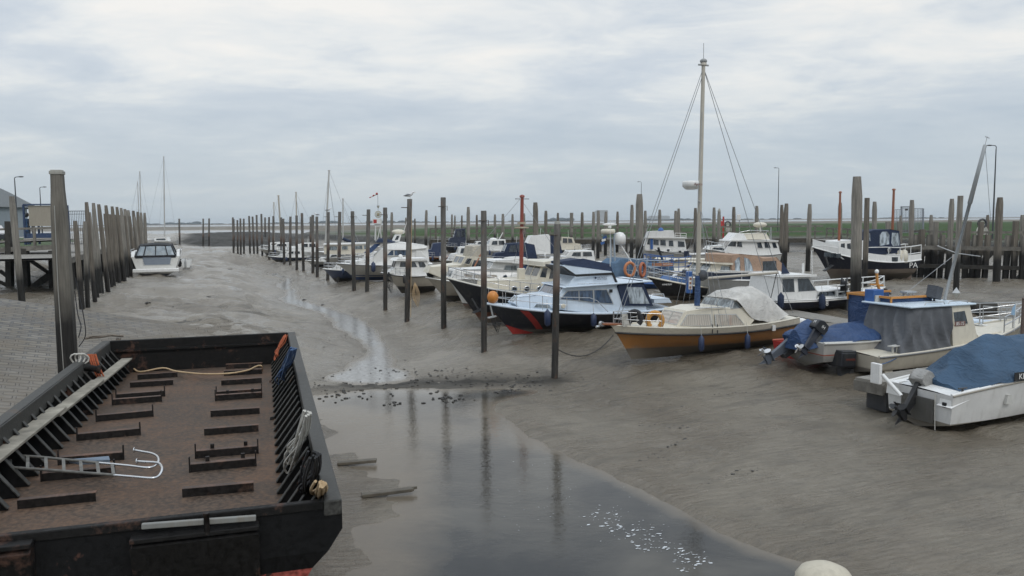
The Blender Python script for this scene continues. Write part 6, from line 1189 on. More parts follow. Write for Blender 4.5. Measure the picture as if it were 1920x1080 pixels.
def lugger():
    b = Boat('fishing_lugger', 'navy hulled lugger with white bulwark, blue wheelhouse canopy and two varnished masts', 'motorboat', 1628, 523, 183, group='large boats on the far right')
    b.hull((1522.5, 463), (1728, 487), (1640, 490), 3.3, hullmat('lugger_hull', (.013, .017, .032), (.20, .16, .13), .88, mud=.75), tw=.7, rake=1.5, srake=.5, deck=WHITE, rail=WHITE, rr=.035, bul=.05, bowp=2.6)
    bl = MB(); T = [i / 20 for i in range(20)] + [.995]
    for sg in (1, -1): bl.grid([[b.surf(t, 1, sg, -.03), b.surf(t, 1, sg, -.06) + Vector((0, 0, .45 + .15 * t))] for t in T])
    bl.build('bulwark', WHITE, b.o)
    b.cabin('fore_house', [(1571, 480), (1574, 453), (1600, 450), (1625, 452), (1625, 486), (1580, 486)], 1.1, 1.15, WHITE, .05, 0, win=[[(1575, 469), (1577, 457), (1584, 456), (1584, 470)], [(1588, 471), (1588, 457), (1595, 456), (1595, 472)]]); b.slab('varnished_door', [(1588, 485), (1588, 471), (1597, 470), (1597, 486)], 1.2, 1.19, VARN)
    b.cabin('wheelhouse_canopy', [(1627, 478), (1628, 435), (1640, 431), (1670, 430), (1687, 433), (1690, 474)], 1.25, 1.3, FNAVY, .06, 0, win=[([(1630, 452), (1630, 437), (1632, 437), (1632.5, 452)], VIN), ([(1649, 461), (1650, 440), (1655, 434.5), (1664, 434), (1668, 440), (1667, 458)], VIN), ([(1671, 456), (1673, 436), (1685, 437), (1687, 460), (1674, 462)], VIN)], frame=FNAVY)
    b.mast((1573, 453), (1575.5, 361), .09, paint('varnished_spar', (.28, .1, .05), .35, .2)); b.mast((1672, 463), (1676, 356), .10, paint('varnished_spar', (.28, .1, .05)), name='mizzen_mast')
    for px, py in ((1550, 477), (1561, 478.5), (1570, 479.5), (1634.5, 485), (1649, 486), (1677, 486)):
        q = b.p(px, py, 1.5); m = MB(); m.box((q.x, b.side * (abs(q.y) + .06), q.z), (.42, .06, .3)); m.build('scuttle', GLS, b.o)
    for px in (1686, 1695): q = b.p(px, 481, 1.2); m = MB(); m.lathe([(.02, -.5), (.26, -.45), (.28, 0), (.2, .42), (.04, .5)], 12, o=tuple(q)); m.build('cream_fender', CREAM, b.o)
    b.rail(0, .35, 1.05, WHITE if False else paint('white_rail_paint', (.7, .7, .68), .4, .1), n=3, r=.04, close=True, inset=.1, name='stern_rail'); b.tube('side_rail', [(1627, 464, 1.45), (1660, 463.5, 1.45), (1674, 464, 1.45)], .035, WHITE); b.tube('bow_rail', [(1525, 463, .2), (1540, 460, .8), (1571, 465, 1.2)], .03, WHITE)
    q = b.p(1711, 497.5, 1.25); text('PA', .55, WHITE, b.o, Matrix.Translation((q.x, b.side * (abs(q.y) + .12), q.z)) @ Matrix.Rotation(math.pi, 4, 'Z') @ Matrix.Rotation(R(90), 4, 'X'))
    q = b.p(1548, 492, .9); m = MB(); m.beam(q + Vector((0, 0, .4)), q + Vector((-.3, 0, -.5)), .1, .1); m.beam(q + Vector((-.5, 0, -.2)), q + Vector((.1, 0, -.6)), .4, .08); m.build('anchor', DKGREY, b.o); b.porthole(1667, 469, .12, 1.32)
    q = b.p(1703, 522, .2); m = MB(); m.beam(q + Vector((-.2, 0, 0)), q + Vector((.5, 0, .1)), .06, 1.0); m.build('rudder', paint('rudder_brown', (.17, .13, .1), .7, .3), b.o)
lugger()
def yacht_left():
    b = Boat('motor_yacht', 'white trawler yacht with blue wheelhouse door and open upper deck', 'motorboat', 1268, 494, 175, group='large boats on the far right')
    b.hull((1196, 458), (1335, 476), (1270, 476), 3.6, hullmat('trawler_hull', (.62, .61, .58), (.3, .3, .29), .4, mud=.3), tw=.8, rake=1.2, deck=WHITE, rail=paint('dark_line', (.04, .04, .045), .5, .1), rr=.03)
    b.cabin('wheelhouse', [(1209, 463), (1215, 443), (1268, 446), (1284, 447), (1288, 474), (1210, 470)], 1.3, 1.35, WHITE, .05, 0.05, win=[[(1213, 458), (1216, 447.5), (1219, 447.5), (1218.5, 459)], [(1225, 459), (1225.5, 449), (1235, 449.3), (1235.5, 460)], [(1238, 460), (1238, 450), (1248, 450), (1248.5, 461)], [(1254, 461.5), (1254, 451), (1262, 451), (1263, 462)], [(1271, 463), (1271, 452), (1283, 453), (1284, 463)]]); b.slab('blue_door', [(1219.6, 467), (1219.6, 448), (1224, 448), (1224, 467)], 1.37, 1.36, BLUE)
    b.cabin('upper_deck', [(1212, 446), (1216, 434.5), (1262, 432), (1266, 447)], 1.3, 1.38, WHITE, .02); b.slab('upper_edge', [(1211, 447), (1212, 445), (1288, 445.5), (1288, 448)], 1.3, 1.48, GREYW)
    m = MB()
    for a, c in (((1266, 447), (1266, 437)), ((1286, 447), (1287, 438)), ((1266, 437), (1287, 438)), ((1276, 447), (1276, 437.5)), ((1266, 442), (1287, 442.5))):
        for sg in (1, -1): m.tube([b.p(*a, sg * 1.35), b.p(*c, sg * 1.35)], .03, 5)
    m.build('upper_rail', WHITE, b.o); sphere_bag(b, 'blue_fender_ball', 1239, 433, .2, (.3, .3, .35), BLUE)
    for x, y in ((1253, 469), (1275, 471.5)): b.porthole(x, y, .13, 1.8)
    b.slab('blue_hatch', [(1283, 483), (1283, 471), (1292, 471), (1292, 484)], 1.8, 1.83, NAVY); b.rail(.3, .55, .5, n=3, close=False)
yacht_left()
def yacht_right():
    b = Boat('motor_yacht', 'white flybridge yacht with raked windows right of the tan mast', 'motorboat', 1395, 510, 184, group='large boats on the far right')
    b.hull((1322, 466), (1466, 476), (1395, 478), 3.7, hullmat('fly_hull', (.64, .63, .6), (.25, .24, .23), .4, mud=.3), tw=.88, rake=1.5, deck=WHITE, rail=paint('grey_rub_strake', (.2, .2, .2)), rr=.03)
    b.cabin('fore_deck_house', [(1330, 468), (1336, 462), (1362, 460), (1362, 472)], 1.1, 1.15, WHITE, .1, .2, win=[[(1337, 467.5), (1341, 464), (1357, 465), (1360, 470)]])
    b.cabin('saloon', [(1359, 472), (1372, 451.5), (1392, 450.5), (1457, 452), (1463, 477), (1362, 477)], 1.45, 1.5, WHITE, .06, .05, win=[[(1364, 461.5), (1372, 452.5), (1381, 452), (1380, 462.5)], [(1382, 462.5), (1383.5, 452), (1391, 452), (1392, 463.5)], [(1421, 465), (1419, 455), (1427, 454.5), (1430, 465)], [(1434, 465), (1433, 454), (1441, 454), (1445, 465)], [(1450, 465), (1447, 455), (1454, 455), (1457.5, 465)]], front=[(0, [(.06, .47, .3, .92), (.53, .94, .3, .92)])]); b.slab('roof_edge', [(1370, 452.5), (1371, 450), (1458, 450.5), (1458, 453.5)], 1.4, 1.6, WHITE)
    b.cabin('fly_coaming', [(1370, 450.5), (1383, 437), (1396, 438), (1401, 449.5)], 1.2, 1.3, WHITE, .1, .15); b.cabin('fly_seats', [(1392, 449), (1392, 439), (1437, 437), (1443, 449)], 1.0, 1.1, CREAM, .2)
    q0 = b.p(1405, 432, 0); m = MB()
    for sg in (1, -1): m.tube([b.p(1386, 436, sg), b.p(1404, 432, sg), b.p(1441, 432.5, sg), b.p(1444, 448, sg)], .03, 5); m.tube([b.p(1440, 433, sg), b.p(1425, 449, sg)], .03, 5)
    m.build('fly_frame', STEEL, b.o); sphere_bag(b, 'radar', 1425, 421.5, 0, (.62, .4, .24), CREAM); b.tube('radar_post', [(1426, 434, 0), (1425, 423, 0)], .07, WHITE); b.tube('antenna', [(1445.5, 449, .9), (1445.5, 426, .9)], .05, ALU)
    b.rail(.75, .98, .7, n=4, name='bow_rail'); b.tube('bathing_arch', [(1452, 477, 1.2), (1463, 470, 1.2), (1464, 462, 1.2)], .05, BLACK)
yacht_right()
def cream_dark_windows():
    b = Boat('cabin_cruiser', 'cream wooden cruiser with dark brown side windows behind the tan mast', 'motorboat', 1300, 521, 203, group=BG)
    b.hull((1240, 504), (1346, 504), (1295, 509), 3.0, hullmat('cream_wood_hull', (.5, .45, .36), (.2, .15, .1), .3, mud=.3), tw=.85, rake=1.0, deck=CREAM, rail=VARN)
    b.cabin('cabin', [(1250, 510), (1272, 489), (1327, 487.5), (1333, 512)], 1.2, 1.25, CREAM, .1, .1, win=[([(1289, 501), (1294, 494), (1310, 493.5), (1310, 505)], GLS), ([(1318, 505), (1318, 493), (1325, 493), (1331, 505)], GLS)], frame=paint('brown_frame', (.1, .05, .03), .4, .1)); b.slab('roof', [(1262, 487.5), (1265, 485), (1345, 486), (1347, 489)], 1.1, 1.35, CREAM)
    b.rail(.55, .98, .5, n=4)
cream_dark_windows()
def black_yacht():
    b = Boat('sailing_yacht', 'low black hulled yacht with pale deck and blue cushions left of the tan mast', 'sailboat', 1290, 560, 203, group=BG)
    b.hull((1214, 519), (1350, 541), (1285, 533), 2.6, hullmat('black_yacht_hull', (.012, .014, .02), (.2, .18, .16), .3, mud=.25), tw=.7, rake=1.3, deck=CREAM, rail=CREAM, rr=.04)
    b.cabin('coach_roof', [(1262, 527), (1270, 519), (1330, 524), (1334, 538)], .8, .85, paint('blue_deck_cover', (.05, .12, .28), .6, .2), .15, .1); b.rail(.4, .985, .55, n=6, inset=.06); b.slab('strut', [(1271, 525), (1277, 515), (1280, 515), (1274, 526)], .6, .1, WHITE)
    q = b.p(1248, 532, 1.05); text('WINDSUP', .13, WHITE, b.o, Matrix.Translation((b.p(1250, 533.5, 1.2).x, b.side * 1.22, b.p(1250, 533.5, 1.2).z)) @ Matrix.Rotation(R(172), 4, 'Z') @ Matrix.Rotation(R(90), 4, 'X'))
black_yacht()
def tan_hood():
    b = Boat('cabin_cruiser', 'white cruiser with a tall tan cockpit hood and navy side band', 'motorboat', 1395, 560, 203, group=BG)
    b.hull((1290, 520), (1472, 523), (1385, 526), 3.2, hullmat('white_navy_band_hull', (.58, .58, .56), (.02, .03, .06), .3, mud=.3), tw=.85, rake=1.2, deck=WHITE, rail=WHITE)
    b.cabin('navy_side', [(1336, 524), (1337, 511), (1458, 509), (1458, 522)], 1.4, 1.45, NAVY, .02); b.slab('white_ledge', [(1336, 512), (1337, 509.5), (1458, 507.5), (1458, 510)], 1.3, 1.5, WHITE)
    b.cabin('wheelhouse', [(1330, 514), (1343, 494), (1372, 495), (1373, 521), (1332, 521)], 1.15, 1.2, CREAM, .15, .1, win=[([(1351.5, 511), (1356, 499), (1371, 500), (1371, 513)], SLIPGL)], front=[(0, [(.06, .47, .08, .9), (.53, .94, .08, .9)])], glass=SLIPGL); b.slab('roof', [(1336, 494.5), (1339, 491.5), (1372, 493.5), (1372, 496)], 1.1, 1.2, CREAM)
    b.cabin('cockpit_hood', [(1373, 529), (1372, 478), (1388, 476), (1420, 479), (1432, 484), (1457, 483), (1468, 497), (1470, 526)], 1.2, 1.25, FTAN, .07, 0, win=[([(1378, 513), (1378, 490), (1384, 483), (1388, 482), (1388, 513)], VIN), ([(1396, 512), (1396, 482), (1405, 486), (1409, 494), (1413, 512)], VIN), ([(1430, 511), (1430, 490), (1456, 489), (1456, 511)], GLS)], frame=FTAN); b.slab('blue_chair', [(1431, 513), (1431, 501), (1435, 501), (1435, 513)], 1.26, 1.262, BLUE) if False else None
    b.rail(.45, .98, .5, n=5, r=.022, mat=paint('white_rail_paint', (.7, .7, .68), .4, .1))
tan_hood()
def cruiser_right():
    b = Boat('cabin_cruiser', 'white steel cruiser with navy hull facing right behind the sloop stern', 'motorboat', 1560, 579, 20, group=BG)
    b.hull((1660, 539), (1452, 565), (1570, 560), 2.9, hullmat('white_steel_hull', (.018, .024, .045), (.02, .02, .03), .3, mud=.3), tw=.85, rake=1.0, qr=.92, top=WHITE, deck=WHITE, rail=WHITE, rr=.03)
    b.cabin('wheelhouse', [(1534, 549), (1519, 519), (1466, 519), (1460, 562), (1530, 562)], 1.2, 1.25, WHITE, .1, .02, win=[([(1467, 548), (1468, 523.5), (1490, 522.5), (1490, 547.5)], GLS), ([(1497, 547), (1497, 522.5), (1518, 522), (1531, 545)], GLS)], front=[(0, [(.05, .47, .1, .9), (.53, .95, .1, .9)])]); b.slab('roof', [(1464, 519.5), (1465, 516.5), (1527, 514.5), (1527, 517.5)], 1.2, 1.35, WHITE)
    b.cabin('fore_cabin', [(1612, 556), (1604, 541), (1535, 545), (1533, 560)], 1.1, 1.15, WHITE, .15, .1, win=[([(1531.5, 555.5), (1537, 547.5), (1566, 546), (1566, 554)], GLS), ([(1575, 553), (1575, 546), (1588, 545.5), (1591, 552)], GLS)], frame=ALU)
    b.rail(.45, .985, .62, mat=paint('white_rail_paint', (.7, .7, .68)), n=5, r=.028, inset=.06, name='bow_rail'); b.fender(1541.5, 567, .7, .16, FNAVY); b.fender(1464, 565, .7, .15, FNAVY)
    b.tube('roof_light', [(1506, 514, .3), (1506, 494, .3)], .06, WHITE); b.tube('roof_antenna', [(1523, 513, .3), (1522, 470, .3)], .025, WHITE)
    m = MB(); m.face([b.p(1465, 514, .6), b.p(1466, 490, .6), b.p(1481, 513, .6)]); m.face([b.p(1465, 514, .57), b.p(1466, 490, .57), b.p(1481, 513, .57)]); m.build('dark_pennant', FNAVY, b.o); text('8', .35, WHITE, b.o, Matrix.Translation((b.p(1550, 569, 1.4).x, b.side * 1.43, b.p(1550, 569, 1.4).z)) @ Matrix.Rotation(R(90), 4, 'X'))
    q = b.p(1659, 545, .2); m = MB(); m.beam(q + Vector((0, 0, .1)), q + Vector((.35, 0, -.2)), .2, .05); m.build('anchor', DKGREY, b.o)
cruiser_right()
# reel stand beside it
def reel():
    p = G(1590, 585); o = thing('hose_reel', 'black hose reel on a post beside the thick cracked pile', 'hose reel', tuple(p)); d = p.y; q = lambda x, y: D(x, y, d) - p
    c = q(1583, 536); m = MB(); m.lathe([(.10, -.14), (.42, -.13), (.42, -.10), (.26, -.09), (.26, .09), (.42, .10), (.42, .13), (.1, .14)], 20, axis=(.85, -.5, 0), o=tuple(c)); m.build('drum', BLACK, o, bevel=0); m = MB(); m.tube([q(1588, 580) - Vector((0, 0, .6)), q(1588, 545)], .07, 8); m.build('post', DKGREY, o); m = MB(); m.tube(smooth_path([q(1587, 527), q(1593, 540), q(1594, 560), q(1592, 575)]), .05, 6); m.build('hose', ROPE_W, o)
reel()
def work_boat():
    b = Boat('work_boat', 'blue railed workboat with dome mast and two orange life rings', 'workboat', 1195, 545, 203, group=BG)
    b.hull((1110, 515), (1255, 531), (1190, 530), 3.2, hullmat('blue_work_hull', (.03, .08, .22), (.05, .05, .05), .2, mud=.2), tw=.85, rake=.8, deck=BLUE, rail=BLUE)
    b.cabin('blue_canopy', [(1150, 512), (1155, 494), (1165, 486), (1195, 485), (1212, 490), (1212, 520), (1150, 522)], 1.0, 1.05, fabric('pale_blue_canvas', (.10, .17, .26)), .1)
    rl = paint('pale_blue_rail', (.40, .47, .54), .4, .1, metal=.3); b.rail(.0, .62, 1.5, mat=rl, n=5, r=.03, mids=3, close=True)
    b.mast((1154, 520), (1151, 432), .06, rl, yb=.5); b.mast((1146, 520), (1145, 432), .05, rl, yb=.2, name='second_pole'); q = b.p(1140, 434, .4); m = MB(); m.lathe([(.1, -.2), (.45, -.15), (.47, .05), (.4, .15), (.05, .17)], 16, o=tuple(q)); m.build('radar_dome', CREAM, b.o)
    q = b.p(1143, 421, .4); m = MB(); m.ell(tuple(q), (.55, .12, .09)); m.lathe([(.12, -.2), (.1, 0)], 8, o=tuple(q)); m.build('radar_scanner', WHITE, b.o); q = b.p(1162, 447, .5); m = MB(); m.lathe([(.1, -.42), (.38, -.38), (.4, 0), (.36, .2), (.22, .36), (.03, .41)], 16, o=tuple(q)); m.build('satellite_dome', WHITE, b.o)
    b.tube('platform_bar', [(1128, 441, .4), (1160, 438, .5)], .04, rl); b.tube('stay_pole', [(1156, 447, .6), (1203, 522, 1.2)], .05, WHITE)
    m = MB(); a = b.p(1134, 442, .5); 
    for k in range(3): m.box((a.x + .08 * k, a.y, a.z - .18 * k - .1), (.28, .03, .16), k % 2, M=Matrix.Rotation(.4, 3, 'Y'))
    m.build('striped_flag', [BLUE, WHITE], b.o)
    for px, py, l, mt in ((1181, 505, 'pale orange life ring on the railing, the left one of two', 'life_ring_orange'), (1204.5, 506, 'red orange life ring on the railing, the right one of two', 'life_ring_red')):
        q = b.M @ b.p(px, py, 1.75); ob = MB(); ob.tube([(.34 * math.cos(t), 0, .42 * math.sin(t)) for t in np.linspace(0, 2 * math.pi, 25)], .095, 9); c = (.55, .21, .09) if 'pale' in l else (.42, .13, .06); o = ob.build('life_ring', paint(mt, c, .6, .35)); o.location = q; o.rotation_euler = (0, 0, R(15 if 'pale' in l else 55)); tag(o, l, 'life ring', 'life rings on the blue workboat')
    # name boards on the boat behind
    for px, l in ((1232, 'faded orange name board, the left one of two behind the life rings'), (1252, 'faded orange name board with worn letters, the right one of two behind the life rings')):
        p = D(px, 496, 52); m = MB(); m.box((0, 0, 0), (.66, .05, .2)); o = m.build('name_board', paint('faded_orange_board', (.40, .17, .09), .6, .4)); o.location = p; tag(o, l, 'sign')
        if px > 1240: text('KATARINA', .13, WHITE, o, Matrix.Translation((0, -.03, 0)) @ Matrix.Rotation(R(90), 4, 'X'))
    c = Boat('work_boat', 'white deck launch with dark anchor and blue canvas behind the life rings', 'workboat', 1250, 533, 203, group=BG); c.hull((1205, 500), (1300, 505), (1250, 508), 2.8, hullmat('pale_launch_hull', (.5, .5, .48), (.2, .2, .2), .2, mud=.2), deck=CREAM, rail=BLUE); c.cabin('canvas_cabin', [(1222, 504), (1226, 494), (1262, 495), (1264, 508)], 1.0, 1.0, fabric('pale_blue_canvas', (.10, .17, .26)), .1)
    c.tube('anchor_shank', [(1234, 464, .3), (1242, 487, .3)], .08, BLACK); c.tube('anchor_stock', [(1232, 471, .3), (1244, 473, .3)], .05, BLACK); c.rail(0.05, .9, .95, mat=BLUE, n=5, r=.03, mids=2)
    q = c.p(1240, 503, .9); m = MB(); m.ell((q.x, q.y, q.z), (.35, .2, .4)); m.build('blue_jacket_bundle', FBLUE, c.o)
    p = D(1292, 535, G(1338, 657).y + 9); o = thing('power_pedestal', 'blue power pedestal with white socket panel on the pontoon', 'pedestal', (p.x, p.y, D(1292, 550, p.y).z)); s = p.y / FPX; m = MB(); m.box((0, 0, 21 * s), (11 * s, .3, 41 * s)); m.build('cabinet', BLUE, o, bevel=.03); m = MB(); m.box((1 * s, -.16, 20 * s), (6.5 * s, .03, 24 * s)); m.build('socket_panel', WHITE, o)
    for k in range(3): m = MB(); m.box((1 * s, -.185, (12 + 8 * k) * s), (3.6 * s, .03, 4 * s)); m.build('socket', VARN, o)
work_boat()
# ---- pontoons
def pontoon(a, b, w, label, z=.55, side=1):
    A = Z(*a, z); B = Z(*b, z); d = B - A; L = Vector((d.x, d.y, 0)).length; rz = math.atan2(d.y, d.x); o = thing('pontoon', label, 'pontoon', (A.x, A.y, z), rz, 'timber pontoons')
    m = MB(); m.box((L / 2, side * w / 2, -.04), (L, w, .08)); m.build('deck', DECKB, o); 
    for y in (.05, w - .05): m = MB(); m.box((L / 2, side * y, -.2), (L + .02, .09, .24)); m.build('side_beam', TIMB, o, bevel=.01)
    for x in (.03, L - .03): m = MB(); m.box((x, side * w / 2, -.22), (.09, w + .1, .3)); m.build('end_beam', TIMB, o, bevel=.01)
    k = .9
    while k < L: m = MB(); m.box((k, side * w / 2, -.62), (1.1, w * .8, .6)); m.build('float', DKGREY, o, bevel=.04); k += 2.6
    return o, L
pontoon((1622, 616), (1225, 545), 1.5, 'long grey timber pontoon running behind the ochre sloop', .55, -1)
pontoon((1604, 707), (1860, 671), .85, 'near timber finger pontoon between the two covered boats at right', .5, -1)
# ---- outboards
def outboard(b, x, y, z, tilt, cowl, sc=1.0, name='outboard_motor', prop=STEEL, cover=None, turn=0.0, leg=DKGREY):
    M = Matrix.Translation((x, y, z)) @ Matrix.Rotation(turn, 4, 'Z') @ Matrix.Rotation(tilt, 4, 'Y') @ Matrix.Scale(sc, 4)
    r = bpy.data.objects.new(name, None); COL.objects.link(r); r.parent = b.o; r.matrix_local = M
    m = MB(); prof = [(-.30, .30), (-.34, .42), (-.30, .66), (-.12, .74), (.16, .70), (.22, .52), (.20, .30)]
    rows = []
    for k, w in ((-1, .10), (-.8, .16), (0, .19), (.8, .16), (1, .10)): rows.append([(px * (1 if abs(k) < 1 else .9), k * .2 if abs(k) < 1 else k * .2, .3 + (pz - .3) * (1 if abs(k) < .9 else .88)) for px, pz in prof])
    m.grid(rows, 0, True, True); m.face(rows[0][::-1]); m.face(rows[-1]); m.build('cowl', cover or cowl, r, bevel=.02)
    m = MB(); m.prism([(-.2, .32), (.14, .32), (.10, -.1), (.06, -.55), (.16, -.62), (.14, -.74), (-.16, -.74), (-.2, -.68), (-.1, -.58), (-.14, -.1)], -.065, .065); m.prism([(-.3, -.5), (.12, -.5), (.12, -.53), (-.34, -.53)], -.13, .13); m.prism([(-.06, -.74), (.08, -.74), (-.04, -.98)], -.02, .02); m.build('leg', leg, r, bevel=.015)
    m = MB(); m.lathe([(.06, -.18), (.065, 0), (.03, .2)], 10, axis=(-1, 0, 0), o=(-.2, 0, -.68))
    for k in range(3):
        a = k * 2.094 + .4; c = Vector((-.30, .13 * math.cos(a), -.68 + .13 * math.sin(a))); u = Vector((.35, -math.sin(a), math.cos(a))).normalized(); v = Vector((0, math.cos(a), math.sin(a))); n = u.cross(v); P = [c + u * .085 * math.cos(t) + v * .125 * math.sin(t) for t in np.linspace(0, 2 * math.pi, 11)[:-1]]; m.face([p + n * .006 for p in P]); m.face([p - n * .006 for p in P[::-1]])
    m.build('propeller', prop, r); m = MB(); m.box((.2, 0, .05), (.16, .26, .36)); m.build('clamp_bracket', DKGREY, r, bevel=.02); return r
# ---- white boat under the faded blue tarpaulin
def tarp_boat():
    b = Boat('open_boat', 'white open boat under a big faded blue tarpaulin in the right foreground', 'motorboat', 1884, 776, 20, group=BG, sink=.04)
    st = b.p(1786, 752, 1.05); b.hull((2080, 668), (1787, 744), (1900, 719), 2.2, hullmat('white_foreground_hull', (.62, .61, .585), (.22, .195, .155), .27, mud=.16), tw=.93, rake=.9, deck=WHITE, rail=paint('tan_rub_strake', (.30, .27, .22), .6, .3), rr=.022, k=.93, chine=.24, srake=.02)
    x0 = b.x0; zs = b.sheer(0); H2 = 1.02
    # transom with motor well: raised corners, low middle
    for sg in (1, -1): m = MB(); m.prism([(x0 - .02, zs - .28), (x0 + .02, zs + .03), (x0 + .9, zs + .08), (x0 + .9, zs - .02)], sg * .62, sg * 1.0); m.build('quarter_deck', WHITE, b.o, bevel=.03); m = MB(); m.box((x0 - .03, 0, zs * .5), (.05, 1.0, zs * .62)); m.build('transom_pad', paint('dirty_metal_plate', (.25, .24, .215), .5, .6, metal=.2), b.o, bevel=.01); m = MB(); m.box((x0 + .3, 0, zs + .005), (.55, 1.1, .03)); m.build('motor_well', BLACK, b.o)
    m = MB(); q = Vector((x0 + .45, b.side * .9, zs + .12)); m.tube([q + Vector((-.14, 0, .03)), q + Vector((.14, 0, .03))], .02, 6); m.lathe([(.03, -.08), (.03, .03)], 8, o=tuple(q)); m.build('cleat', DKGREY, b.o)
    m = MB(); q = b.surf(.25, .68, b.side, .03); m.prism([(q.x - .1, q.z - .12), (q.x + .12, q.z - .12), (q.x + .07, q.z + .11), (q.x - .05, q.z + .11)], q.y - b.side * .03, q.y + b.side * .05); m.build('lamp_housing', GREYW, b.o); m = MB(); m.box((x0 - .01, b.side * .8, zs - .25), (.05, .13, .13)); m.build('vent', BLACK, b.o, bevel=.02)
    m = MB(); m.tube([(x0 - .05, b.side * .55, zs - .02), (x0 - .06, b.side * .56, zs - .4), (x0 - .05, b.side * .58, .05)], .012, 5); m.build('stern_line', ROPE_W, b.o)
    m = MB(); m.tube([b.p(1655, 703, -.75), b.p(1690, 742, -.2)], .05, 8); m.build('white_pipe', WHITE, b.o); m = MB(); q = b.p(1643, 700, -1.1); m.box(tuple(q), (.1, .32, .55)); m.build('white_board', WHITE, b.o, bevel=.02)
    q = lambda px, py, y: b.p(px, py, y); z1 = zs
    xa = q(1755, 735, .6).x; xr = q(1835, 634, 0); xk = xr.x; 
    secs = [(x0 + .40, .92, zs + .02, zs + .20, 1.3), (x0 + 1.0, 1.02, zs + .03, zs + .50, 1.25), (xk - .55, 1.1, b.sheer(.35) + .0, q(1800, 648, 0).z, 1.35), (xk + .15, 1.12, b.sheer(.45) + .0, xr.z, 1.6), (xk + 1.1, 1.12, b.sheer(.6) + .03, xr.z + .02, 1.7), (xk + 2.2, 1.0, b.sheer(.75) + .03, xr.z - .05, 1.7), (b.x0 + b.L * .95, .3, b.sheer(.95), b.sheer(.95) + .2, 2)]
    b.tarp('tarpaulin', secs, FSLATE, .05, seed=5)
    q = b.p(1913, 709, 1.12); m = MB(); m.box((q.x + .05, b.side * 1.12, q.z + .04), (.5, .02, .22)); bd = m.build('name_plate', BLACK, b.o); text('KE', .2, WHITE, bd, Matrix.Translation((q.x + .05, b.side * 1.135, q.z + .04)) @ Matrix.Rotation(R(90), 4, 'X'))
    r = outboard(b, x0 - .02, .1, zs - .2, R(46), DKGREY, 1.0, cover=FMID, prop=BLACK, leg=BLACK, turn=R(8))
tarp_boat()
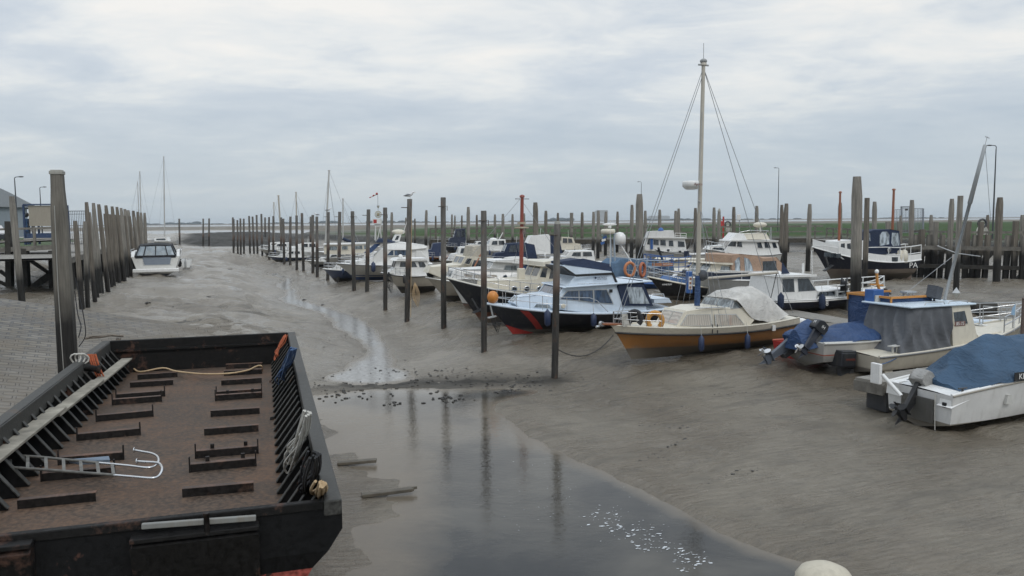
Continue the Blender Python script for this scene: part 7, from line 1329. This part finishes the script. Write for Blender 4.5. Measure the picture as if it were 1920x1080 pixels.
# ---- grey canvas wheelhouse boat
def canvas_boat():
    b = Boat('angling_boat', 'cream angling boat with grey canvas cockpit and pale blue hardtop', 'motorboat', 1725, 683, 20, group=BG)
    b.hull((1925, 596), (1650, 671), (1745, 660), 2.4, hullmat('cream_angler_hull', (.52, .47, .38), (.25, .22, .18), .2, mud=.25), tw=.9, rake=.9, deck=CREAM, rail=paint('grey_rub_strake', (.2, .2, .2)), rr=.025, k=.9, chine=.3)
    x0 = b.x0; zs = b.sheer(0)
    P = b.xz([(1618, 644), (1650, 566), (1752, 578), (1790, 650), (1700, 668)], 1.0)
    zr = b.p(1752, 577, 1.0).z; xA = b.p(1752, 577, 1.0).x; xB = b.p(1800, 577, 1.0).x; xs = b.p(1690, 664, 1.0).x
    # canvas: sloping folds from the hardtop down to the coaming
    m = MB(); N = 40; rows = []
    N = 75; prof = [(xs - .05, .92), (xs + .05, 1.0), (xA - .2, 1.04), (xA + .75, 1.04)]; top = [(xA - .45, .80), (xA - .40, .9), (xA, .93), (xA + .75, .95)]
    def path(pts, u):
        L = [0]
        for a, c in zip(pts[:-1], pts[1:]): L.append(L[-1] + math.dist(a, c))
        d = u * L[-1]
        for i in range(len(pts) - 1):
            if d <= L[i + 1] + 1e-9: t = (d - L[i]) / (L[i + 1] - L[i]); return [pts[i][k] + (pts[i + 1][k] - pts[i][k]) * t for k in range(len(pts[0]))]
        return pts[-1]
    bp = [(xA + .78, 1.06), (xs + .1, 1.04), (xs - .02, .9), (xs - .06, 0), (xs - .02, -.9), (xs + .1, -1.04), (xA + .78, -1.06)]; tp = [(xA + .78, .97), (xA - .74, .95), (xA - .84, .85), (xA - .87, 0), (xA - .84, -.85), (xA - .74, -.95), (xA + .78, -.97)]
    for j in range(13):
        v = j / 12; r = []
        for i in range(N * 2 + 1):
            u = i / (N * 2); a = path(bp, u); c = path(tp, u); e = v ** .85; x = a[0] + (c[0] - a[0]) * e; y = a[1] + (c[1] - a[1]) * e; z = zs + .06 + (zr - zs - .06) * v; am = .11 * (1 - v) * v * 4 + .06 * (1 - v); d = am * ((1.2 - 2.2 * abs(math.sin(u * 38 + 3 * v + 1.2 * math.sin(v * 3)))) * .5 + .9 * float(vnoise(np.array([u * 26]), np.array([v * 2.0]), 9)[0]) - .45); nx, ny = (0, 1 if y > 0 else -1) if abs(y) > .88 else (-1, 0); r.append((x + nx * d, y + ny * d, z))
        rows.append(r)
    m.grid(rows, 0, True); m.build('canvas_sides', FGREY, b.o)
    # wheelhouse front in cream with side window
    xw = xA + .76; b.cabin('wheelhouse', [(1838, 650), (1822, 571), (1785, 572), (1788, 656)], 1.02, 1.03, CREAM, .05, 0, win=[([(1791, 608), (1789.5, 586), (1811, 583), (1816, 607)], GLS)], front=[(0, [(.05, .48, .45, .92), (.52, .95, .45, .92)])]); q = b.p(1799, 607, 1.0)
    pl = MB(); pl.box((q.x + .02, b.side * 1.0, q.z + .0), (.46, .012, .15)); ob = pl.build('number_board', paint('rust_number_board', (.2, .1, .08), .5, .3), b.o); text('85-75', .15, WHITE, ob, Matrix.Translation((q.x + .02, b.side * 1.012, q.z)) @ Matrix.Rotation(R(90), 4, 'X'))
    hz_ = zr + .02; m = MB(); m.box(((xA - 1.0 + xA + 1.75) / 2, 0, hz_ + .03), (2.8, 2.1, .06)); m.build('hardtop', paint('pale_blue_roof', (.58, .68, .76), .3, .1), b.o, bevel=.025)
    m = MB()
    for sg in (1, -1):
        P = [(xA - .3, sg * .9, hz_ + .06), (xA - .25, sg * .9, hz_ + .14), (xA + .5, sg * .9, hz_ + .14), (xA + .55, sg * .9, hz_ + .06)]; m.tube(P, .016, 6); m.tube([(p[0] + 1.0, p[1], p[2]) for p in P], .016, 6)
    m.build('roof_rail', ALU, b.o); m = MB(); c = Vector((xA + .2, .25, hz_ + .06))
    for dx in (-.12, .12):
        for dy in (-.09, .09): m.beam(c + Vector((dx, dy, 0)), c + Vector((dx, dy, .3)), .03, .03)
    m.box(tuple(c + Vector((0, 0, .32))), (.42, .3, .06)); m.build('roof_bracket', ALU, b.o)
    m = MB(); q = b.p(1752, 548, 0); m.box(tuple(q), (.42, .35, .42), M=Matrix.Rotation(.25, 3, 'Y') @ Matrix.Rotation(.3, 3, 'Z')); m.lathe([(.04, -.4), (.04, -.15)], 8, o=tuple(q)); m.build('covered_spotlight', FMID if False else fabric('dark_grey_cover', (.07, .075, .085)), b.o, bevel=.03)
    b.cabin('fore_cabin', [(1905, 630), (1890, 622), (1836, 630), (1836, 652)], .9, .95, CREAM, .2, .1); 
    for px, py, yy in ((1600, 640, -.7), (1678, 656, .8)):
        q = b.p(px, py, yy); m = MB()
        for dx in (-.09, .09): m.beam(q + Vector((dx, 0, -.2)), q + Vector((dx, 0, .12)), .045, .045)
        m.beam(q + Vector((-.24, -.05, .13)), q + Vector((.2, .05, .13)), .2, .03); m.build('rod_holder', WHITE if px < 1620 else GREYW, b.o)
    m = MB(); m.prism(b.xz([(1578, 668), (1581, 656), (1596, 654), (1604, 690), (1592, 690)], -.7), -.95, -.45); m.build('stern_quarter', CREAM, b.o, bevel=.02); m = MB(); q = b.p(1575, 672, -.6); m.beam(q + Vector((0, 0, .28)), q + Vector((.12, 0, -.3)), .2, .1); m.build('rudder_stock', paint('rusty_bracket', (.14, .09, .06), .7, .4), b.o)
    # boxed outboard cowl behind the transom
    q = b.p(1611, 674, -.1); r = outboard(b, x0 - .34, q.y, q.z - .52, R(4), paint('black_outboard_cowl', (.018, .02, .024), .35, .15), 1.15, turn=R(4))
    m = MB(); m.box((-.08, 0, .51), (.56, .52, .44)); m.build('cowl_box', paint('black_outboard_cowl', (.018, .02, .024)), r, bevel=.05); m = MB(); m.box((-.08, 0, .74), (.52, .5, .05)); m.build('cowl_lid', DKGREY, r, bevel=.02)
    text('MARINER', .085, paint('dull_red_letters', (.22, .05, .03), .6, 0), r, Matrix.Translation((-.05, -.268, .52)) @ Matrix.Rotation(R(90), 4, 'X'))
    mA = b.p(1771, 562, -.1); mT = b.p(1847, 272, -.1); m = MB(); m.tube([mA, mA.lerp(mT, .62), mA.lerp(mT, .62), mT], [.055, .055, .075, .06], 8); m.build('leaning_mast', ALU, b.o); L = mT - mA
    q = mA.lerp(mT, .30); m = MB(); m.tube([q, q + Vector((-.45, .4, .25))], .015, 5); m.tube([q, q + Vector((.85, -.2, -.12))], .015, 5); m.build('mast_spreader', ALU, b.o); m = MB(); m.tube([mT, mT + L * .055], .015, 4); m.beam(mT + L * .055 + Vector((-.1, 0, 0)), mT + L * .045 + Vector((.12, 0, 0)), .02, .02); m.build('wind_vane', ALU, b.o)
    b.wires([(q, b.p(1690, 556, -.3)), (mT, b.p(1858, 420, -.1)), (mA.lerp(mT, .62), b.p(1790, 480, -.1))], .010)
    m = MB(); q = b.p(1793, 549, -.4); s = .17; vs = [q + Vector(v) * s for v in ((1, 0, 0), (-1, 0, 0), (0, 1, 0), (0, -1, 0), (0, 0, 1.15), (0, 0, -1.15))]
    for i in (0, 1):
        for j in (2, 3):
            for k in (4, 5): m.face([vs[i], vs[j], vs[k]])
    m.build('radar_reflector', ALU, b.o); b.rail(.72, .98, .55, n=3, r=.025, name='pulpit')
    m = MB(); m.tube(smooth_path([b.p(1690, 663, 1.0), b.p(1680, 672, 1.1), b.p(1660, 681, 1.2), b.p(1640, 686, 1.3)]), .016, 5); m.build('stern_line', ROPE_B, b.o)
canvas_boat()
# ---- blue tarpaulin boat with two outboards
def blue_boat():
    b = Boat('open_boat', 'open boat under a bright blue tarpaulin with two tilted outboards', 'motorboat', 1628, 672, 20, group=BG)
    b.hull((1760, 606), (1545, 645), (1640, 640), 2.2, hullmat('grey_open_hull', (.42, .40, .37), (.27, .26, .24), .45, stripe=(.46, .5, (.3, .07, .04)), mud=.25), tw=.9, rake=.6, deck=GREYW, rail=GREYW, k=.9, chine=.3)
    x0 = b.x0; zs = b.sheer(0); q = lambda a, c, y: b.p(a, c, y)
    xf = q(1592, 600, .0).x; zr = q(1592, 610, 0).z; secs = [(x0 - .35, .45, zs - .25, zs + .35, 2), (x0 + .25, .9, zs - .12, zs + .62, 1.8), (x0 + .9, 1.08, zs + .0, zr - .1, 1.9), (xf, 1.12, zs + .02, zr, 2.2), (xf + 1.3, 1.12, zs + .05, zr + .1, 2.2), (xf + 2.4, .8, zs + .05, zs + .4, 2)]
    b.tarp('tarpaulin', secs, FBLUE, .05, seed=8)
    # upright blue screen on an orange frame
    zt = q(1592, 564, .9).z; OR = paint('orange_frame_paint', (.55, .24, .05), .5, .25); xw0 = q(1591, 590, -.95).x; xw1 = xw0 + 1.8
    m = MB(); rows = []
    for v in np.linspace(0, 1, 8): rows.append([(xw0 + (xw1 - xw0) * u + .0, -b.side * -1 * (.95 + .03 * math.sin(u * 9 + v * 3)) * 1, zr - .35 + (zt - zr + .35) * v) for u in np.linspace(0, 1, 14)])
    m.grid(rows); m.grid([[(p[0], -p[1], p[2]) for p in r] for r in rows]); m.grid([[(xw0 + .03 * math.sin(k * 2), y, z) for k, y in enumerate(np.linspace(-.95, .95, 8))] for z in (zr - .3, (zr + zt) / 2, zt)]); m.build('tarp_screen', FBLUE, b.o)
    m = MB()
    for sg in (1, -1): m.beam((xw0 - .06, sg * .97, zt + .03), (xw1 + .1, sg * .97, zt + .03), .07, .07); m.beam((xw0 - .03, sg * .97, zt - .18), (xw0 - .03, sg * .97, zt), .05, .05)
    m.beam((xw0 - .03, -.97, zt + .03), (xw0 - .03, .97, zt + .03), .07, .07); m.build('orange_frame', OR, b.o)
    a = [q(1652, 552, 0), q(1645, 532, 0), q(1644, 512, 0)]; m = MB(); m.tube([q(1662, 566, 0)] + a, .05, 7); m.beam(q(1632, 533, 0), q(1656, 535, 0), .05, .05); m.build('orange_davit', OR, b.o); m = MB(); m.ell(tuple(a[-1] + Vector((0, 0, .05))), (.07, .07, .08)); m.build('davit_lamp', WHITE, b.o)
    m = MB(); c = q(1639, 556, .2); m.box(tuple(c), (.45, .4, .5)); m.build('blue_box', BLUE, b.o, bevel=.02); m = MB(); c = q(1646, 560, .45); m.box(tuple(c), (.22, .06, .22)); m.build('switch_panel', GREYW, b.o)
    r = outboard(b, x0 - .05, b.side * .55, zs + .15, R(38), paint('black_outboard_cowl', (.018, .02, .024)), .85, turn=R(-4), leg=paint('dark_leg_blue', (.03, .035, .05), .5, .3))
    text('IH', .17, WHITE, r, Matrix.Translation((-.02, -.205, .5)) @ Matrix.Rotation(R(90), 4, 'X')); text('M', .17, WHITE, r, Matrix.Translation((-.335, 0, .52)) @ Matrix.Rotation(R(-90), 4, 'Z') @ Matrix.Rotation(R(90), 4, 'X'))
    r2 = outboard(b, x0 - .35, -b.side * .55, zs - .35, R(62), DKGREY, 1.08, cover=FBLUE, leg=paint('slate_leg', (.10, .115, .14), .5, .25))
    # red dinghy bow in front
    d = Boat('dinghy', 'small red dinghy lying left of the blue tarpaulin boat', 'dinghy', 1503, 668, 20, group=None); m = MB()
    for sg in (1, -1): m.grid([[(-.75 + 1.9 * t, sg * .62 * (1 - max(0, t - .5) ** 2 * 3.4) * (.78 + .22 * w), .08 + .5 * w) for w in (0, .3, .7, 1)] for t in np.linspace(0, 1, 9)])
    m.face([(-.75, -.48, .08), (-.75, .48, .08), (-.75, .62, .58), (-.75, -.62, .58)]); m.build('hull', RED, d.o); m = MB()
    for sg in (1, -1): m.tube([(-.75 + 1.9 * t, sg * .63 * (1 - max(0, t - .5) ** 2 * 3.4), .59) for t in np.linspace(0, 1, 9)], .035, 6)
    m.build('gunwale', paint('faded_red_trim', (.5, .13, .08), .5, .3), d.o); m = MB(); m.box((-.78, .05, .35), (.04, .5, .22)); m.build('transom_recess', BLACK, d.o); m = MB(); m.box((-.1, 0, .35), (.3, 1.0, .04)); m.build('thwart', GREYW, d.o)
blue_boat()
def right_edge():
    # bow rails, dark log and pennant post at the right edge
    b = Boat('open_boat', 'grey boat with white bow rails at the right edge behind the cream angling boat', 'motorboat', 1890, 640, 20, group=BG); b.hull((2010, 596), (1842, 611), (1910, 615), 2.2, hullmat('pale_edge_hull', (.5, .5, .48), (.2, .2, .2), .3, mud=.25), tw=.85, rake=.8, deck=WHITE, rail=GREYW); b.rail(.02, .9, .7, mat=ALU, n=5, r=.018, mids=1); b.slab('pale_hatch', [(1838, 609), (1840, 603), (1862, 602), (1866, 608)], .6, .6, COOL)
    p = G(1845, 592); A = D(1822, 586, p.y); Bq = D(1872, 583, p.y); m = MB(); m.tube([(0, 0, .18), (Bq.x - A.x, .3, .16)], [.24, .2], 9); m.box(((Bq.x - A.x) / 2, 0, -.1), ((Bq.x - A.x) * .7, .5, .3)); o = m.build('driftwood_log', DTIMB); o.location = (A.x, p.y, H(A.x, p.y) + .1); tag(o, 'dark log lying on the mud behind the pale blue hardtop', 'log')
    p = D(1916, 640, 25); m = MB(); m.tube([(0, 0, -.3), (0, 0, D(1916, 562, 25).z - p.z)], [.06, .05], 8); m.ell((0, 0, D(1916, 562, 25).z - p.z + .03), (.06, .06, .05)); o = m.build('rusty_pole', paint('rusty_pole_paint', (.12, .085, .07), .7, .4)); o.location = p; tag(o, 'brown pole with knob top at the right edge of the picture', 'pole')
    p = D(1902, 600, 27); o = thing('pennant_staff', 'short staff with a pale blue pennant near the right edge', 'flag', tuple(p)); h = D(1902, 568, 27).z - p.z; m = MB(); m.tube([(0, 0, -.4), (.03, 0, h)], .015, 5); m.build('staff', WHITE, o); m = MB(); P = [(.02, 0, h - .02), (-.07, .03, h - .2), (-.12, .0, h - .4), (0.0, -.02, h - .42)]; m.face(P); m.face([(a, c + .012, e) for a, c, e in P[::-1]]); m.build('pennant', fabric('pale_blue_flag', (.3, .45, .6)), o)
right_edge()
# ---- mooring lines between posts and boats
def lines():
    for a, da, b_, db, drop, mat, l in [((1046, 655), G(1040, 708).y, (1150, 628), 31.5, .5, ROPE_K, 'sagging dark mooring line from the nearest creek post to the ochre sloop'), ((772, 392), G(763, 603).y, (770, 595), G(763, 603).y - .1, .0, ROPE_T, 'brown rope hanging straight down the tall creek post'), ((1008, 640), 36, (1130, 598), 36, .35, ROPE_K, 'thin dark mooring line along the hull of the red striped cruiser'), ((840, 562), 42, (905, 568), 42.5, .12, ROPE_K, 'thin dark line across the navy motor sailer bow')]:
        A = D(*a, da); B = D(*b_, db); m = MB(); m.tube([p - A for p in sag(A, B, drop, 12)], .018, 5); o = m.build('mooring_line', mat); o.location = A; tag(o, l, 'rope', 'mooring lines of the berths')
    for px, py, yd, l in [(777, 560, G(763, 603).y, 'loops of pale rope hanging low on the tall creek post'), (728, 540, G(722, 581).y, 'small rope hank on the second tall creek post'), (926, 600, G(907, 660).y + 4, 'short rope loop hanging under the red striped cruiser bow')]:
        A = D(px, py - 30, yd); m = MB()
        for k in range(4): x = .05 * k; m.tube(smooth_path([(x * .3, 0, 0), (x - .12, -.03, -.6), (x, -.05, -1.0 - .1 * k), (x + .12, -.03, -.6), (x * .3, 0, 0)]), .014, 4)
        o = m.build('rope_loop', ROPE_T if 'pale' in l else ROPE_K); o.location = A; tag(o, l, 'rope', 'rope loops hanging at the berths')
lines()
# ---- mud pushed up round every hull
def settle():
    me = bpy.data.objects['mudflat_ground'].data; n = len(me.vertices); co = np.zeros(n * 3, np.float32); me.vertices.foreach_get('co', co); co = co.reshape(-1, 3); add = np.zeros(n)
    for b in Boat.ALL:
        if not hasattr(b, 'B'): continue
        o = b.M.translation; r = 7.5; k = np.where((np.abs(co[:, 0] - o.x) < r) & (np.abs(co[:, 1] - o.y) < r))[0]
        if len(k) == 0 or o.y > 75: continue
        P = co[k]; h = b.M.to_3x3() @ Vector((1, 0, 0)); dx = P[:, 0] - o.x; dy = P[:, 1] - o.y; u = dx * h.x + dy * h.y; v = np.abs(-dx * h.y + dy * h.x)
        x0, x1 = b.x0, b.x1 - 0.9; t = np.clip((u - x0) / (x1 - x0), 0, 1); w = b.B / 2 * 0.74 * np.where(t < .45, .9 + .1 * t / .45, 1 - np.clip((t - .45) / .55, 0, 1) ** 2.2)
        d = np.maximum(v - w, np.maximum(x0 - u, u - x1)); nz = fbm(P[:, 0] * 1.3, P[:, 1] * 1.3, 401, 3)
        add[k] += np.exp(-((d - .16) / .22) ** 2) * (.07 + .10 * nz) - .05 * np.exp(-((d - .75) / .4) ** 2)
    co[:, 2] += add; me.vertices.foreach_set('co', co.reshape(-1)); me.update()
settle()
def haze():
    m = MB(); m.box((0, 1700, 10), (9000, 5000, 26)); b = bpy.data.materials.new('sea_haze'); b.use_nodes = True; t = b.node_tree; t.nodes.clear(); o = t.nodes.new('ShaderNodeOutputMaterial'); v = t.nodes.new('ShaderNodeVolumePrincipled'); v.inputs['Color'].default_value = (.82, .88, .93, 1); v.inputs['Density'].default_value = 0.00014; v.inputs['Anisotropy'].default_value = 0.2; t.links.new(v.outputs[0], o.inputs['Volume'])
    ob = m.build('haze', b); tag(ob, 'thin sea haze over the whole harbour', 'haze', kind='stuff')
haze()
